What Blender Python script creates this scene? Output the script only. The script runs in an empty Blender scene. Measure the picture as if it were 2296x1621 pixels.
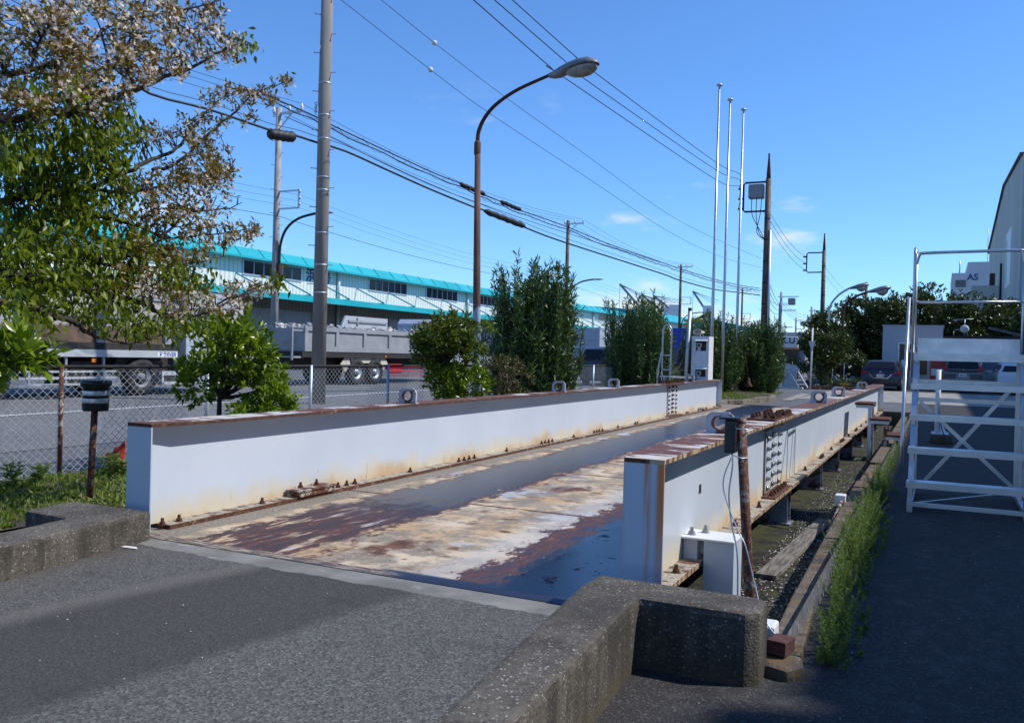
import bpy, bmesh, math, random
import numpy as np
from mathutils import Vector, Matrix
R = math.radians
random.seed(7); rng = np.random.default_rng(11)
S = bpy.context.scene
C = S.collection

# ---------------------------------------------------------------- camera
EYE = Vector((0, 0, 1.28))
FPX, YAW, PIT, ROL = 1950.0, .456573, -.008332, .02597
def cam_axes():
    cy, sy, cp, sp = math.cos(YAW), math.sin(YAW), math.cos(PIT), math.sin(PIT)
    f = Vector((-sy*cp, cy*cp, sp)); r = Vector((cy, sy, 0)); u = r.cross(f)
    cr, sr = math.cos(ROL), math.sin(ROL)
    return f, r*cr + u*sr, u*cr - r*sr
CF, CR_, CU = cam_axes()
cam = bpy.data.cameras.new('Camera'); co = bpy.data.objects.new('Camera', cam); C.objects.link(co)
cam.sensor_width = 36; cam.lens = 36*FPX/2296; cam.clip_start = .05; cam.clip_end = 4000
m = Matrix.Identity(4)
for i in range(3):
    m[i][0] = CR_[i]; m[i][1] = CU[i]; m[i][2] = -CF[i]; m[i][3] = EYE[i]
co.matrix_world = m
S.camera = co
S.render.resolution_x, S.render.resolution_y = 1024, 722

# ---------------------------------------------------------------- sky and sun
SUN_AZ, SUN_EL = math.atan2(.8, .34), R(49)
w = bpy.data.worlds.new("World"); S.world = w; w.use_nodes = True
wn = w.node_tree; bg = wn.nodes['Background']
sky = wn.nodes.new('ShaderNodeTexSky'); sky.sky_type = 'NISHITA'; sky.sun_disc = False
sky.sun_elevation = SUN_EL; sky.sun_rotation = SUN_AZ; sky.air_density = 1.0; sky.dust_density = .0; sky.ozone_density = 3.0
tc = wn.nodes.new('ShaderNodeTexCoord'); mp = wn.nodes.new('ShaderNodeMapping'); mp.inputs['Scale'].default_value = (1, 1, 3.2)
cn = wn.nodes.new('ShaderNodeTexNoise'); cn.inputs['Scale'].default_value = 5.5; cn.inputs['Detail'].default_value = 9; cn.inputs['Roughness'].default_value = .55
sx = wn.nodes.new('ShaderNodeSeparateXYZ')
low = wn.nodes.new('ShaderNodeMapRange'); low.inputs[1].default_value = .035; low.inputs[2].default_value = .095; low.inputs[3].default_value = .68; low.inputs[4].default_value = 0
r1 = wn.nodes.new('ShaderNodeMapRange'); r1.inputs[1].default_value = .62; r1.inputs[2].default_value = .82; r1.interpolation_type = 'SMOOTHSTEP'
ad = wn.nodes.new('ShaderNodeMath'); ad.operation = 'ADD'
sc = wn.nodes.new('ShaderNodeMath'); sc.operation = 'MULTIPLY'; sc.inputs[1].default_value = .48
mul = wn.nodes.new('ShaderNodeMath'); mul.operation = 'MULTIPLY'
hi = wn.nodes.new('ShaderNodeMapRange'); hi.inputs[1].default_value = .20; hi.inputs[2].default_value = .30; hi.inputs[3].default_value = 1; hi.inputs[4].default_value = 0
mx = wn.nodes.new('ShaderNodeMix'); mx.data_type = 'RGBA'; mx.inputs['B'].default_value = (8.2, 8.6, 9.2, 1)
hsv = wn.nodes.new('ShaderNodeHueSaturation'); hsv.inputs['Saturation'].default_value = 1.0; hsv.inputs['Value'].default_value = 1.0
L = wn.links.new
L(tc.outputs['Generated'], mp.inputs[0]); L(mp.outputs[0], cn.inputs['Vector']); L(tc.outputs['Generated'], sx.inputs[0])
L(sx.outputs[2], low.inputs[0]); L(cn.outputs['Fac'], ad.inputs[0]); L(low.outputs[0], sc.inputs[0]); L(sc.outputs[0], ad.inputs[1])
L(ad.outputs[0], r1.inputs[0]); L(sx.outputs[2], hi.inputs[0]); L(r1.outputs[0], mul.inputs[0]); L(hi.outputs[0], mul.inputs[1])
tint = wn.nodes.new('ShaderNodeMix'); tint.data_type = 'RGBA'; tint.blend_type = 'MULTIPLY'; tint.inputs['Factor'].default_value = 1; tint.inputs['B'].default_value = (.82, 1.25, 1.76, 1)
L(sky.outputs[0], tint.inputs['A']); L(tint.outputs['Result'], hsv.inputs['Color']); L(hsv.outputs[0], mx.inputs['A']); L(mul.outputs[0], mx.inputs['Factor']); L(mx.outputs['Result'], bg.inputs['Color'])
bg.inputs['Strength'].default_value = .112
sd = bpy.data.lights.new('Sun', 'SUN'); sd.energy = 4.4; sd.angle = R(.53); sd.color = (1, .97, .93)
so = bpy.data.objects.new('Sun', sd); C.objects.link(so)
so.rotation_euler = Vector((math.sin(SUN_AZ)*math.cos(SUN_EL), math.cos(SUN_AZ)*math.cos(SUN_EL), math.sin(SUN_EL))).to_track_quat('Z', 'Y').to_euler()
S.view_settings.view_transform = 'Standard'; S.view_settings.look = 'None'
S.view_settings.exposure = 0.0; S.view_settings.gamma = 1
S.render.engine = 'CYCLES'; S.cycles.max_bounces = 6; S.cycles.transparent_max_bounces = 12

# ---------------------------------------------------------------- helpers
def un(x, y, z=None, X=None, Y=None, d=None):
    """the world point seen at (x, y) of the 2296x1621 view, on a plane z, X or Y, or at distance d"""
    v = CF + CR_*((x-1148)/FPX) - CU*((y-810.5)/FPX)
    if X is not None: t = X/v.x
    elif Y is not None: t = Y/v.y
    elif d is not None: t = d
    else: t = (z-EYE.z)/v.z
    return EYE + v*t
def ip(v, a, b, c, d): t = min(1, max(0, (v-a)/(b-a))); return c + (d-c)*t

class MB:
    def __init__(s): s.v = []; s.f = []; s.sm = []; s.mi = []
    def add(s, vs, fs, sm=False, mi=0):
        o = len(s.v); s.v += [tuple(v) for v in vs]
        for f in fs: s.f.append(tuple(i+o for i in f)); s.sm.append(sm); s.mi.append(mi)
        return s
    def box(s, x0, x1, y0, y1, z0, z1, M=None, mi=0, b=0):
        if b:
            b = min(b, (x1-x0)*.45, (y1-y0)*.45, (z1-z0)*.45)
            bm = bmesh.new(); bmesh.ops.create_cube(bm, size=1)
            for v in bm.verts: v.co = Vector(((x0+x1)/2+v.co.x*(x1-x0), (y0+y1)/2+v.co.y*(y1-y0), (z0+z1)/2+v.co.z*(z1-z0)))
            bmesh.ops.bevel(bm, geom=bm.edges[:], offset=b, segments=2, affect='EDGES', profile=.5)
            vs = [v.co.copy() for v in bm.verts]; fs = [tuple(v.index for v in f.verts) for f in bm.faces]; bm.free()
            if M: vs = [M @ v for v in vs]
            return s.add(vs, fs, False, mi)
        vs = [Vector((x, y, z)) for z in (z0, z1) for y in (y0, y1) for x in (x0, x1)]
        if M: vs = [M @ v for v in vs]
        return s.add(vs, [(0,2,3,1), (4,5,7,6), (0,1,5,4), (2,6,7,3), (0,4,6,2), (1,3,7,5)], False, mi)
    def bar(s, a, b, w, h=None, up=(0,0,1), mi=0):
        a = Vector(a); b = Vector(b); h = h or w; d = (b-a).normalized(); u = Vector(up)
        if abs(d.dot(u)) > .98: u = Vector((0, 1, 0)) if abs(d.y) < .9 else Vector((1, 0, 0))
        x = d.cross(u).normalized(); z = x.cross(d).normalized()
        vs = [p + x*(i*w/2) + z*(j*h/2) for p in (a, b) for j in (-1, 1) for i in (-1, 1)]
        return s.add(vs, [(0,2,3,1), (4,5,7,6), (0,1,5,4), (2,6,7,3), (0,4,6,2), (1,3,7,5)], False, mi)
    def tube(s, pts, r, n=8, cap=True, mi=0, sm=True):
        pts = [Vector(p) for p in pts]; rs = r if isinstance(r, (list, tuple)) else [r]*len(pts)
        o = len(s.v); up = None; k = len(pts)
        for i, p in enumerate(pts):
            d = ((pts[min(i+1, k-1)]-pts[max(i-1, 0)])).normalized()
            if up is None:
                up = Vector((0, 0, 1)) if abs(d.z) < .9 else Vector((1, 0, 0))
            x = d.cross(up).normalized(); up = x.cross(d).normalized()
            for j in range(n):
                a = 2*math.pi*j/n; s.v.append(tuple(p + (x*math.cos(a)+up*math.sin(a))*rs[i]))
        for i in range(k-1):
            for j in range(n):
                s.f.append((o+i*n+j, o+i*n+(j+1)%n, o+(i+1)*n+(j+1)%n, o+(i+1)*n+j)); s.sm.append(sm); s.mi.append(mi)
        if cap:
            s.f.append(tuple(o+j for j in range(n-1, -1, -1))); s.f.append(tuple(o+(k-1)*n+j for j in range(n))); s.sm += [False]*2; s.mi += [mi]*2
        return s
    def lathe(s, prof, n=24, c=(0,0,0), axis='z', sm=True, mi=0, M=None):
        o = len(s.v); k = len(prof); c = Vector(c)
        for r, h in prof:
            for j in range(n):
                a = 2*math.pi*j/n; x, y = r*math.cos(a), r*math.sin(a)
                p = Vector((x, y, h)) if axis == 'z' else (Vector((h, x, y)) if axis == 'x' else Vector((x, h, y)))
                p = c + p
                if M: p = M @ p
                s.v.append(tuple(p))
        for i in range(k-1):
            for j in range(n):
                s.f.append((o+i*n+j, o+i*n+(j+1)%n, o+(i+1)*n+(j+1)%n, o+(i+1)*n+j)); s.sm.append(sm); s.mi.append(mi)
        s.f.append(tuple(o+j for j in range(n-1, -1, -1))); s.f.append(tuple(o+(k-1)*n+j for j in range(n))); s.sm += [False]*2; s.mi += [mi]*2
        return s
    def prism(s, poly, a, b, axis='x', mi=0):
        """extrude a polygon (list of 2D) from a to b along an axis"""
        n = len(poly)
        f = {'x': lambda u, v, t: (t, u, v), 'y': lambda u, v, t: (u, t, v), 'z': lambda u, v, t: (u, v, t)}[axis]
        vs = [f(u, v, a) for u, v in poly] + [f(u, v, b) for u, v in poly]
        return s.add(vs, [tuple(range(n-1, -1, -1)), tuple(range(n, 2*n))] + [(i, (i+1) % n, n+(i+1) % n, n+i) for i in range(n)], False, mi)
    def build(s, name, mat, parent=None, world=True, fix=True):
        me = bpy.data.meshes.new(name)
        vs = s.v
        o = bpy.data.objects.new(name, me); C.objects.link(o)
        if parent is not None:
            o.parent = parent
            if world:
                q = parent; off = Vector((0, 0, 0))
                while q is not None: off += q.location; q = q.parent
                vs = [(v[0]-off.x, v[1]-off.y, v[2]-off.z) for v in vs]
        me.from_pydata(vs, [], s.f)
        for mm in (mat if isinstance(mat, (list, tuple)) else [mat]): me.materials.append(mm)
        me.polygons.foreach_set('use_smooth', s.sm); me.polygons.foreach_set('material_index', s.mi)
        if fix:
            bm = bmesh.new(); bm.from_mesh(me); bmesh.ops.recalc_face_normals(bm, faces=bm.faces); bm.to_mesh(me); bm.free()
        me.update()
        return o
def tag(o, label=None, cat=None, group=None, kind=None):
    if label: o['label'] = label
    if cat: o['category'] = cat
    if group: o['group'] = group
    if kind: o['kind'] = kind
    return o
def thing(name, label, cat, loc=(0,0,0), rz=0, group=None):
    o = bpy.data.objects.new(name, None); C.objects.link(o); o.location = loc; o.rotation_euler = (0, 0, rz); o.empty_display_size = .2
    bpy.context.view_layer.update() if False else None
    return tag(o, label, cat, group)
def kids(o): return [c for c in bpy.data.objects if c.parent == o]
def copy_tree(o, parent=None, label=None):
    c = o.copy(); C.objects.link(c); c.parent = parent
    if label: c['label'] = label
    for ch in kids(o): copy_tree(ch, c)
    return c
def text(name, s, M, size, mat, parent=None, depth=.004, bold=0, alignx='CENTER'):
    cu = bpy.data.curves.new(name, 'FONT'); cu.body = s; cu.size = size; cu.extrude = depth; cu.align_x = alignx; cu.align_y = 'CENTER'; cu.offset = bold
    o = bpy.data.objects.new(name, cu); C.objects.link(o); cu.materials.append(mat)
    o.matrix_world = M
    bpy.context.view_layer.update()
    me = bpy.data.meshes.new_from_object(o.evaluated_get(bpy.context.evaluated_depsgraph_get())); bpy.data.objects.remove(o)
    o = bpy.data.objects.new(name, me); C.objects.link(o); o.matrix_world = M
    if parent is not None:
        q = parent; off = Vector((0, 0, 0))
        while q is not None: off += q.location; q = q.parent
        o.parent = parent; o.matrix_basis = Matrix.Translation(-off) @ M
    return o
def face_mat(p, right, up=(0,0,1)):
    """text matrix at p whose line runs along right and whose letters stand along up"""
    r = Vector(right).normalized(); u = Vector(up).normalized(); n = r.cross(u)
    M = Matrix.Identity(4)
    for i in range(3): M[i][0] = r[i]; M[i][1] = u[i]; M[i][2] = n[i]; M[i][3] = p[i]
    return M

# ---------------------------------------------------------------- materials
class N:
    def __init__(s, name, rough=.7, metal=0, spec=.5):
        s.m = bpy.data.materials.new(name); s.m.use_nodes = True; s.t = s.m.node_tree; s.b = s.t.nodes['Principled BSDF']
        s.b.inputs['Roughness'].default_value = rough; s.b.inputs['Metallic'].default_value = metal; s.b.inputs['Specular IOR Level'].default_value = spec
        g = s.t.nodes.new('ShaderNodeNewGeometry'); s.geo = g; s.pos = g.outputs['Position']
        s.obj = s.t.nodes.new('ShaderNodeTexCoord').outputs['Object']
    def set(s, sock, v):
        if isinstance(v, bpy.types.NodeSocket): s.t.links.new(v, sock)
        elif isinstance(v, (tuple, list)):
            v = tuple(v); sock.default_value = (v + (1,)) if (len(v) == 3 and sock.type == 'RGBA') else v
        else: sock.default_value = (v, v, v, 1) if sock.type == 'RGBA' else ((v, v, v) if sock.type == 'VECTOR' else v)
    def vec(s, src, scale=(1,1,1), rot=(0,0,0), loc=(0,0,0)):
        n = s.t.nodes.new('ShaderNodeMapping'); s.set(n.inputs[0], src); n.inputs['Scale'].default_value = scale; n.inputs['Rotation'].default_value = rot; n.inputs['Location'].default_value = loc
        return n.outputs[0]
    def noise(s, scale, src=None, det=6, rough=.55, dist=0):
        n = s.t.nodes.new('ShaderNodeTexNoise'); s.set(n.inputs['Vector'], src or s.pos); n.inputs['Scale'].default_value = scale; n.inputs['Detail'].default_value = det; n.inputs['Roughness'].default_value = rough; n.inputs['Distortion'].default_value = dist
        return n.outputs['Fac']
    def vor(s, scale, src=None, out='Distance', feat='F1', rand=1):
        n = s.t.nodes.new('ShaderNodeTexVoronoi'); n.feature = feat; s.set(n.inputs['Vector'], src or s.pos); n.inputs['Scale'].default_value = scale; n.inputs['Randomness'].default_value = rand
        return n.outputs[out]
    def xyz(s, src=None):
        n = s.t.nodes.new('ShaderNodeSeparateXYZ'); s.set(n.inputs[0], src or s.pos); return n.outputs
    def ma(s, op, a, b=0, c=None, clamp=False):
        n = s.t.nodes.new('ShaderNodeMath'); n.operation = op; n.use_clamp = clamp; s.set(n.inputs[0], a); s.set(n.inputs[1], b)
        if c is not None: s.set(n.inputs[2], c)
        return n.outputs[0]
    def mr(s, v, a, b, c=0, d=1, sm=True):
        n = s.t.nodes.new('ShaderNodeMapRange'); n.interpolation_type = 'SMOOTHSTEP' if sm else 'LINEAR'
        for i, x in enumerate((v, a, b, c, d)): s.set(n.inputs[i], x)
        return n.outputs[0]
    def mix(s, f, a, b, mode='MIX'):
        n = s.t.nodes.new('ShaderNodeMix'); n.data_type = 'RGBA'; n.blend_type = mode; s.set(n.inputs['Factor'], f); s.set(n.inputs['A'], a); s.set(n.inputs['B'], b)
        return n.outputs['Result']
    def ramp(s, f, stops):
        n = s.t.nodes.new('ShaderNodeValToRGB'); s.set(n.inputs[0], f); e = n.color_ramp.elements
        while len(e) < len(stops): e.new(.5)
        for q, (p, c) in zip(e, stops): q.position = p; q.color = tuple(c) + (1,)
        return n.outputs[0]
    def out(s, col=None, rough=None, metal=None, bump=None, bs=.3, bd=.01):
        if col is not None: s.set(s.b.inputs['Base Color'], col)
        if rough is not None: s.set(s.b.inputs['Roughness'], rough)
        if metal is not None: s.set(s.b.inputs['Metallic'], metal)
        if bump is not None:
            n = s.t.nodes.new('ShaderNodeBump'); s.set(n.inputs['Height'], bump); n.inputs['Strength'].default_value = bs; n.inputs['Distance'].default_value = bd
            s.t.links.new(n.outputs[0], s.b.inputs['Normal'])
        return s.m
RUST1, RUST2, RUST3 = (.085, .030, .017), (.19, .070, .032), (.045, .020, .014)
PAINT = (.58, .65, .74)
def plain(name, col, rough=.6, metal=0, var=.12, scale=6, spec=.5):
    n = N(name, rough, metal, spec); f = n.noise(scale, n.obj); c0 = tuple(x*(1-var) for x in col); c1 = tuple(min(1, x*(1+var)) for x in col)
    return n.out(n.mix(n.mr(f, .3, .7), c0, c1), rough=n.mr(n.noise(scale*2.3, n.obj), .3, .7, rough*.85, min(1, rough*1.12)))
def mk_rust(name='rust', paint=None, amt=.5, sc=6, dark=1.):
    n = N(name, .85); v = n.noise(sc*3, n.obj, 8, .65); k = tuple(x*dark for x in RUST2)
    col = n.ramp(v, [(.3, RUST3), (.48, RUST1), (.68, k)])
    if paint: 
        f = n.noise(sc, n.obj, 9, .7); col = n.mix(n.mr(f, 1-amt-.04, 1-amt+.04), paint, col) if False else n.mix(n.mr(f, amt-.03, amt+.03), col, paint)
    return n.out(col, bump=v, bs=.5, bd=.004)
M = {}
M['rust'] = mk_rust(); M['rustbolt'] = mk_rust('rust_bolt', sc=30, dark=.8)
M['rustpost'] = mk_rust('peeling_rust', (.23, .20, .18), .56, 16, 1.5)
M['rustlight'] = mk_rust('rust_light', (.42, .38, .33), .53, 7)
M['galv'] = plain('galvanised', (.50, .54, .58), .45, .6, .12, 14)
M['alu'] = plain('aluminium', (.55, .58, .61), .36, .85, .08, 5)
M['steel_bolt'] = plain('zinc_bolt', (.34, .36, .36), .45, .6, .3, 40)
M['black'] = plain('black_plastic', (.018, .019, .022), .45)
M['rubber'] = plain('tyre_rubber', (.030, .029, .028), .85, 0, .25)
M['dark'] = plain('underbody', (.028, .026, .025), .8, 0, .3)
M['wire'] = plain('cable_black', (.015, .016, .018), .6)
M['white'] = plain('white_paint', (.72, .73, .72), .5, 0, .05)
M['glass'] = plain('dark_glass', (.012, .014, .018), .12, 0, .1, 2, .3)
M['sky_glass'] = plain('office_glass', (.05, .06, .07), .1, 0, .2, 2)
M['plate'] = plain('plate_white', (.78, .78, .76), .4, 0, .02)
M['ink'] = plain('plate_green_ink', (.02, .10, .06), .5)
M['blueink'] = plain('blue_lettering', (.012, .07, .30), .5)
M['bluedk'] = plain('wall_lettering', (.015, .06, .20), .6)
M['redlight'] = plain('tail_lamp_red', (.40, .015, .015), .25)
M['red'] = plain('red_paint', (.50, .03, .03), .45)
M['orange'] = plain('orange_lamp', (.70, .20, .02), .4)
M['wiremesh'] = plain('galvanised_wire', (.55, .57, .56), .6, 0, .1, 3)
M['cyan'] = plain('turquoise_metal', (.010, .42, .46), .42, 0, .10, .3)
M['cyandk'] = plain('turquoise_fascia', (.010, .30, .36), .5, 0, .12, .5)
M['chrome'] = plain('chrome', (.75, .75, .76), .15, 1, .03)
def paintsteel(name, y0=0, zlo=.0, stain=.5):
    """grey-blue girder paint, cream rust stain creeping up from the lower edge, a few small drips"""
    n = N(name, .42); o = n.xyz(n.obj)
    big = n.noise(1.1, n.obj, 5); st = n.noise(2.2, n.vec(n.obj, (1, 1, .35)), 5, .6)
    base = n.mix(n.mr(big, .3, .7), (.54, .60, .68), (.59, .645, .72))
    fine = n.noise(26, n.vec(n.obj, (1, 1, .2)), 4)
    base = n.mix(n.mr(fine, .45, .8, 0, .18), base, (.66, .66, .62))
    hgt = n.ma('ADD', o[2], n.ma('MULTIPLY', n.ma('SUBTRACT', st, .5), -.42*stain*2))
    cream = n.mr(hgt, .26, .03, 0, .9)
    base = n.mix(cream, base, (.62, .54, .38))
    orange = n.mr(n.ma('ADD', o[2], n.ma('MULTIPLY', n.ma('SUBTRACT', n.noise(1.3, n.vec(n.obj, (1, 1, .5), loc=(3, 1, 0)), 7, .6), .52), -.80)), .13, -.02, 0, .75)
    base = n.mix(orange, base, (.50, .31, .14))
    sp = n.vor(4.2, n.vec(n.obj, (1, 1, .55)))
    run = n.ma('MULTIPLY', n.mr(n.noise(9, n.vec(n.obj, (1, 1, .10)), 7, .75), .60, .66), n.ma('MULTIPLY', n.mr(n.noise(.9, n.vec(n.obj, loc=(0, 4.4, 0)), 2), .50, .60), n.mr(o[2], .22, .05)))
    drip = n.ma('MAXIMUM', run, n.ma('MULTIPLY', n.mr(sp, .055, .03), n.mr(n.noise(3, n.obj, 3), .50, .55)))
    base = n.mix(drip, base, (.30, .13, .05))
    return n.out(base, rough=n.mr(cream, 0, 1, .38, .75), bump=n.noise(9, n.obj, 3), bs=.06, bd=.01)
M['web'] = paintsteel('girder_web_paint')
n = N('end_plate_paint', .4); o = n.xyz(n.obj)
bl = n.noise(1.6, n.vec(n.obj, (1, 1, .5)), 4)
base = n.mix(n.mr(bl, .3, .7), (.42, .50, .60), (.50, .57, .66))
stk = n.noise(16, n.vec(n.obj, (1, 1, .06)), 5, .6)
top = n.mr(o[2], -.2, .72, .0, .9)
g1 = n.mr(n.ma('ABSOLUTE', n.ma('SUBTRACT', o[0], .045)), .030, .004); g2 = n.mr(n.ma('ABSOLUTE', n.ma('SUBTRACT', o[0], .118)), .042, .006); g3 = n.mr(n.ma('ABSOLUTE', n.ma('SUBTRACT', o[0], -.085)), .02, .004, 0, .35)
rs = n.ma('MULTIPLY', n.ma('MAXIMUM', n.ma('MAXIMUM', g1, g2), g3), n.mr(stk, .38, .58)); rs = n.ma('MULTIPLY', rs, n.mr(o[2], -.1, .6, .25, 1))
rs = n.ma('MULTIPLY', rs, n.mr(n.xyz()[0], -3.2, -3, .08, 1))
M['endplate'] = n.out(n.mix(rs, base, (.60, .20, .045)))
# top flange: worn paint over rust, patches running across the beam
n = N('flange_top', .75)
v = n.vec(n.obj, (1.0, 3.2, 1)); f = n.noise(2.3, v, 9, .66); f2 = n.noise(.8, n.vec(n.obj, (1, .6, 1), loc=(5.3, 2.2, 0)), 2)
ft = n.ma('ADD', f, n.ma('MULTIPLY', n.ma('SUBTRACT', f2, .5), .8))
rc = n.ramp(n.noise(14, v, 6), [(.3, (.075, .028, .022)), (.55, (.135, .050, .035)), (.75, (.26, .11, .055))])
cr = n.mix(n.mr(n.noise(5, v, 5), .35, .65), (.60, .62, .64), (.55, .44, .28))
M['flange'] = n.out(n.mix(n.mr(ft, .415, .465), cr, rc), bump=f, bs=.2, bd=.006)
n = N('flange_edge', .8); v = n.vec(n.obj, (1, 7, .6)); f = n.noise(3.0, v, 8, .65)
rc = n.ramp(n.noise(22, n.obj, 6), [(.3, (.05, .022, .015)), (.55, (.12, .045, .022)), (.75, (.28, .13, .05))])
f2 = n.noise(9.0, n.vec(n.obj, (1, 2.2, .4)), 6, .7); cbase = n.mix(n.mr(n.noise(2, n.obj, 5), .35, .65), (.52, .40, .24), (.40, .25, .13)); M['flange_edge'] = n.out(n.mix(n.mr(n.ma('ADD', n.ma('MULTIPLY', f, .4), n.ma('MULTIPLY', f2, .6)), .54, .46), cbase, rc), bump=f, bs=.5, bd=.006)
n = N('lower_flange', .85); v = n.vec(n.obj, (1, 2.0, 1)); f = n.noise(5.0, v, 8, .6)
rc = n.ramp(n.noise(26, n.obj, 6), [(.3, (.045, .022, .016)), (.55, (.12, .048, .026)), (.75, (.24, .11, .05))])
gy = n.mix(n.mr(n.noise(60, n.obj, 3), .4, .6), (.24, .21, .17), (.42, .38, .30))
M['lowflange'] = n.out(n.mix(n.mr(f, .50, .60), gy, rc), bump=f, bs=.4, bd=.006)
M['lowflange_r'] = mk_rust('lower_flange_rust', (.36, .27, .19), .60, 9)
n = N('lug_paint', .6); f = n.noise(9, n.obj, 7, .6)
sb = n.xyz(n.obj)
near = n.mr(n.ma('ABSOLUTE', n.ma('SUBTRACT', n.ma('POWER', n.ma('ADD', n.ma('POWER', sb[0], 2), n.ma('POWER', n.ma('SUBTRACT', sb[2], .07), 2)), .5), .050)), .0, .035, .13, 0)
M['lug'] = n.out(n.mix(n.mr(n.ma('ADD', f, near), .54, .58), (.44, .47, .52), (.15, .055, .028)))

M['bracket'] = mk_rust('bracket_paint', (.24, .27, .32), .49, 5)
M['boxpaint'] = plain('bracket_box_paint', (.50, .56, .64), .45, 0, .08, 4)
n = N('flange_top_rusty', .8); o = n.xyz(n.obj); v = n.vec(n.obj, (1.0, 1.4, 1)); f = n.noise(2.2, v, 9, .62)
ft = n.ma('ADD', f, n.ma('ADD', n.mr(o[1], 1.5, .2, 0, .10), n.ma('MULTIPLY', n.ma('SUBTRACT', n.noise(.5, n.obj, 2), .5), .4)))
rc = n.ramp(n.noise(14, v, 6), [(.3, (.075, .030, .024)), (.55, (.15, .060, .042)), (.75, (.30, .15, .085))])
M['flange_rusty'] = n.out(n.mix(n.mr(ft, .53, .60), rc, (.52, .50, .48)), bump=f, bs=.25, bd=.006)
n = N('flange_edge_rusty', .85); f = n.noise(3.0, n.vec(n.obj, (1, 1.5, 2)), 8, .65); rc = n.ramp(n.noise(14, n.obj, 7), [(.3, (.04, .020, .015)), (.55, (.095, .040, .024)), (.78, (.22, .12, .06))])
M['flange_edge_rusty'] = n.out(n.mix(n.mr(f, .62, .70), rc, (.48, .38, .26)), bump=f, bs=.6, bd=.008)

# deck plate: worn paint, rust and two polished wheel tracks
n = N('deck_plate', .5, 0); p = n.xyz(); X, Y = p[0], p[1]
yo = n.ma('SUBTRACT', Y, 4.2)
wob = n.ma('MULTIPLY', n.ma('SUBTRACT', n.noise(.8, n.vec(n.pos, (1, .7, 1)), 4), .5), .42)
tear = n.noise(5.5, n.vec(n.pos, (1.5, .8, 1)), 9, .68)
tw = n.ma('MULTIPLY', n.ma('SUBTRACT', tear, .5), .75)
XX = n.ma('ADD', n.ma('ADD', X, n.ma('MULTIPLY', yo, n.mr(X, -4.2, -2.2, .024, .0, False))), wob)
XT = n.ma('ADD', n.ma('ADD', XX, tw), n.ma('MULTIPLY', n.ma('SUBTRACT', n.noise(34, n.vec(n.pos, (1, .5, 1)), 6, .75), .5), .22))
cream = n.mix(n.mr(n.noise(1.8, n.pos, 6), .38, .66), (.61, .49, .34), (.50, .33, .17))
cream = n.mix(n.mr(n.noise(2.6, n.vec(n.pos, loc=(7, 3, 0)), 8, .6), .50, .60), cream, (.33, .27, .19))
cream = n.mix(n.ma('MULTIPLY', n.mr(n.vor(1.55, n.vec(n.pos, (1, .8, 1), (0, 0, .5)), 'Color'), .55, .62), n.mr(n.noise(1.2, n.vec(n.pos, loc=(2, 9, 0)), 5), .50, .56)), cream, (.42, .44, .46))
grit = n.mix(n.mr(n.noise(70, n.pos, 3), .4, .6), (.15, .125, .095), (.29, .25, .20))
cream = n.mix(n.ma('MULTIPLY', n.mr(n.noise(3.3, n.vec(n.pos, loc=(1, 4, 0)), 9, .7), .45, .58), .85), cream, grit)
rustc = n.ramp(n.noise(6, n.pos, 8, .7), [(.28, (.048, .021, .015)), (.5, (.12, .048, .028)), (.72, (.25, .12, .065))])
redc = n.ramp(n.noise(16, n.vec(n.pos, (1, .5, 1)), 7, .65), [(.3, (.035, .022, .030)), (.48, (.095, .038, .034)), (.62, (.145, .060, .040)), (.75, (.22, .10, .065))])
poly = n.ramp(n.noise(3, n.vec(n.pos, (2.5, .35, 1)), 6), [(.3, (.030, .042, .078)), (.55, (.048, .058, .092)), (.72, (.085, .062, .062))])  # polished steel, with the blue of the reflected sky mixed into its colour
# rust spots on the cream
sp = n.vor(3.6, n.vec(n.pos, (1, 1.25, 1)), 'Distance')
spn = n.ma('ADD', sp, n.ma('MULTIPLY', n.ma('SUBTRACT', n.noise(9, n.pos, 6, .6), .5), .55))
gate = n.mr(n.noise(.9, n.vec(n.pos, loc=(4, 4, 0)), 3), .40, .52)
sp2 = n.ma('ADD', n.vor(6.5, n.vec(n.pos, (1, 1.3, 1), loc=(3, 1, 0))), n.ma('MULTIPLY', n.ma('SUBTRACT', n.noise(14, n.pos, 6, .6), .5), .6))
cream = n.mix(n.ma('MULTIPLY', n.mr(sp2, .24, .08), n.mr(n.noise(1.3, n.vec(n.pos, loc=(7, 7, 0)), 4), .42, .55)), cream, n.mix(.3, rustc, (.28, .14, .07)))
col = n.mix(n.ma('MULTIPLY', n.mr(spn, .30, .08), gate), cream, n.mix(.25, rustc, (.30, .14, .06)))
big = n.mr(n.noise(1.5, n.vec(n.pos, (1, .7, 1), loc=(8, 1, 0)), 9, .62), .575, .66)
col = n.mix(big, col, rustc)
def band(a, b, soft=.03, src=None):
    s = src or XT
    return n.ma('MULTIPLY', n.mr(s, a-soft, a+soft), n.mr(s, b-soft, b+soft, 1, 0))
# left wheel track
tr = band(-4.40, -3.52, .05); col = n.mix(tr, col, rustc)
near_l = n.mr(n.ma('ADD', Y, n.ma('MULTIPLY', n.ma('SUBTRACT', tear, .5), 2.2)), 5.2, 6.6)
str_ = n.noise(3.2, n.vec(n.pos, (3.2, .45, 1)), 8, .62)
lm = band(-4.42, -3.55, .05); cand = n.mix(n.mr(str_, .46, .52), (.050, .034, .038), redc); cand = n.mix(n.mr(str_, .545, .585), cand, cream)
col = n.mix(n.ma('MULTIPLY', lm, n.ma('SUBTRACT', 1, near_l)), col, cand)
trk = n.ma('MULTIPLY', band(-4.38, -3.58, .04), near_l); 
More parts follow.
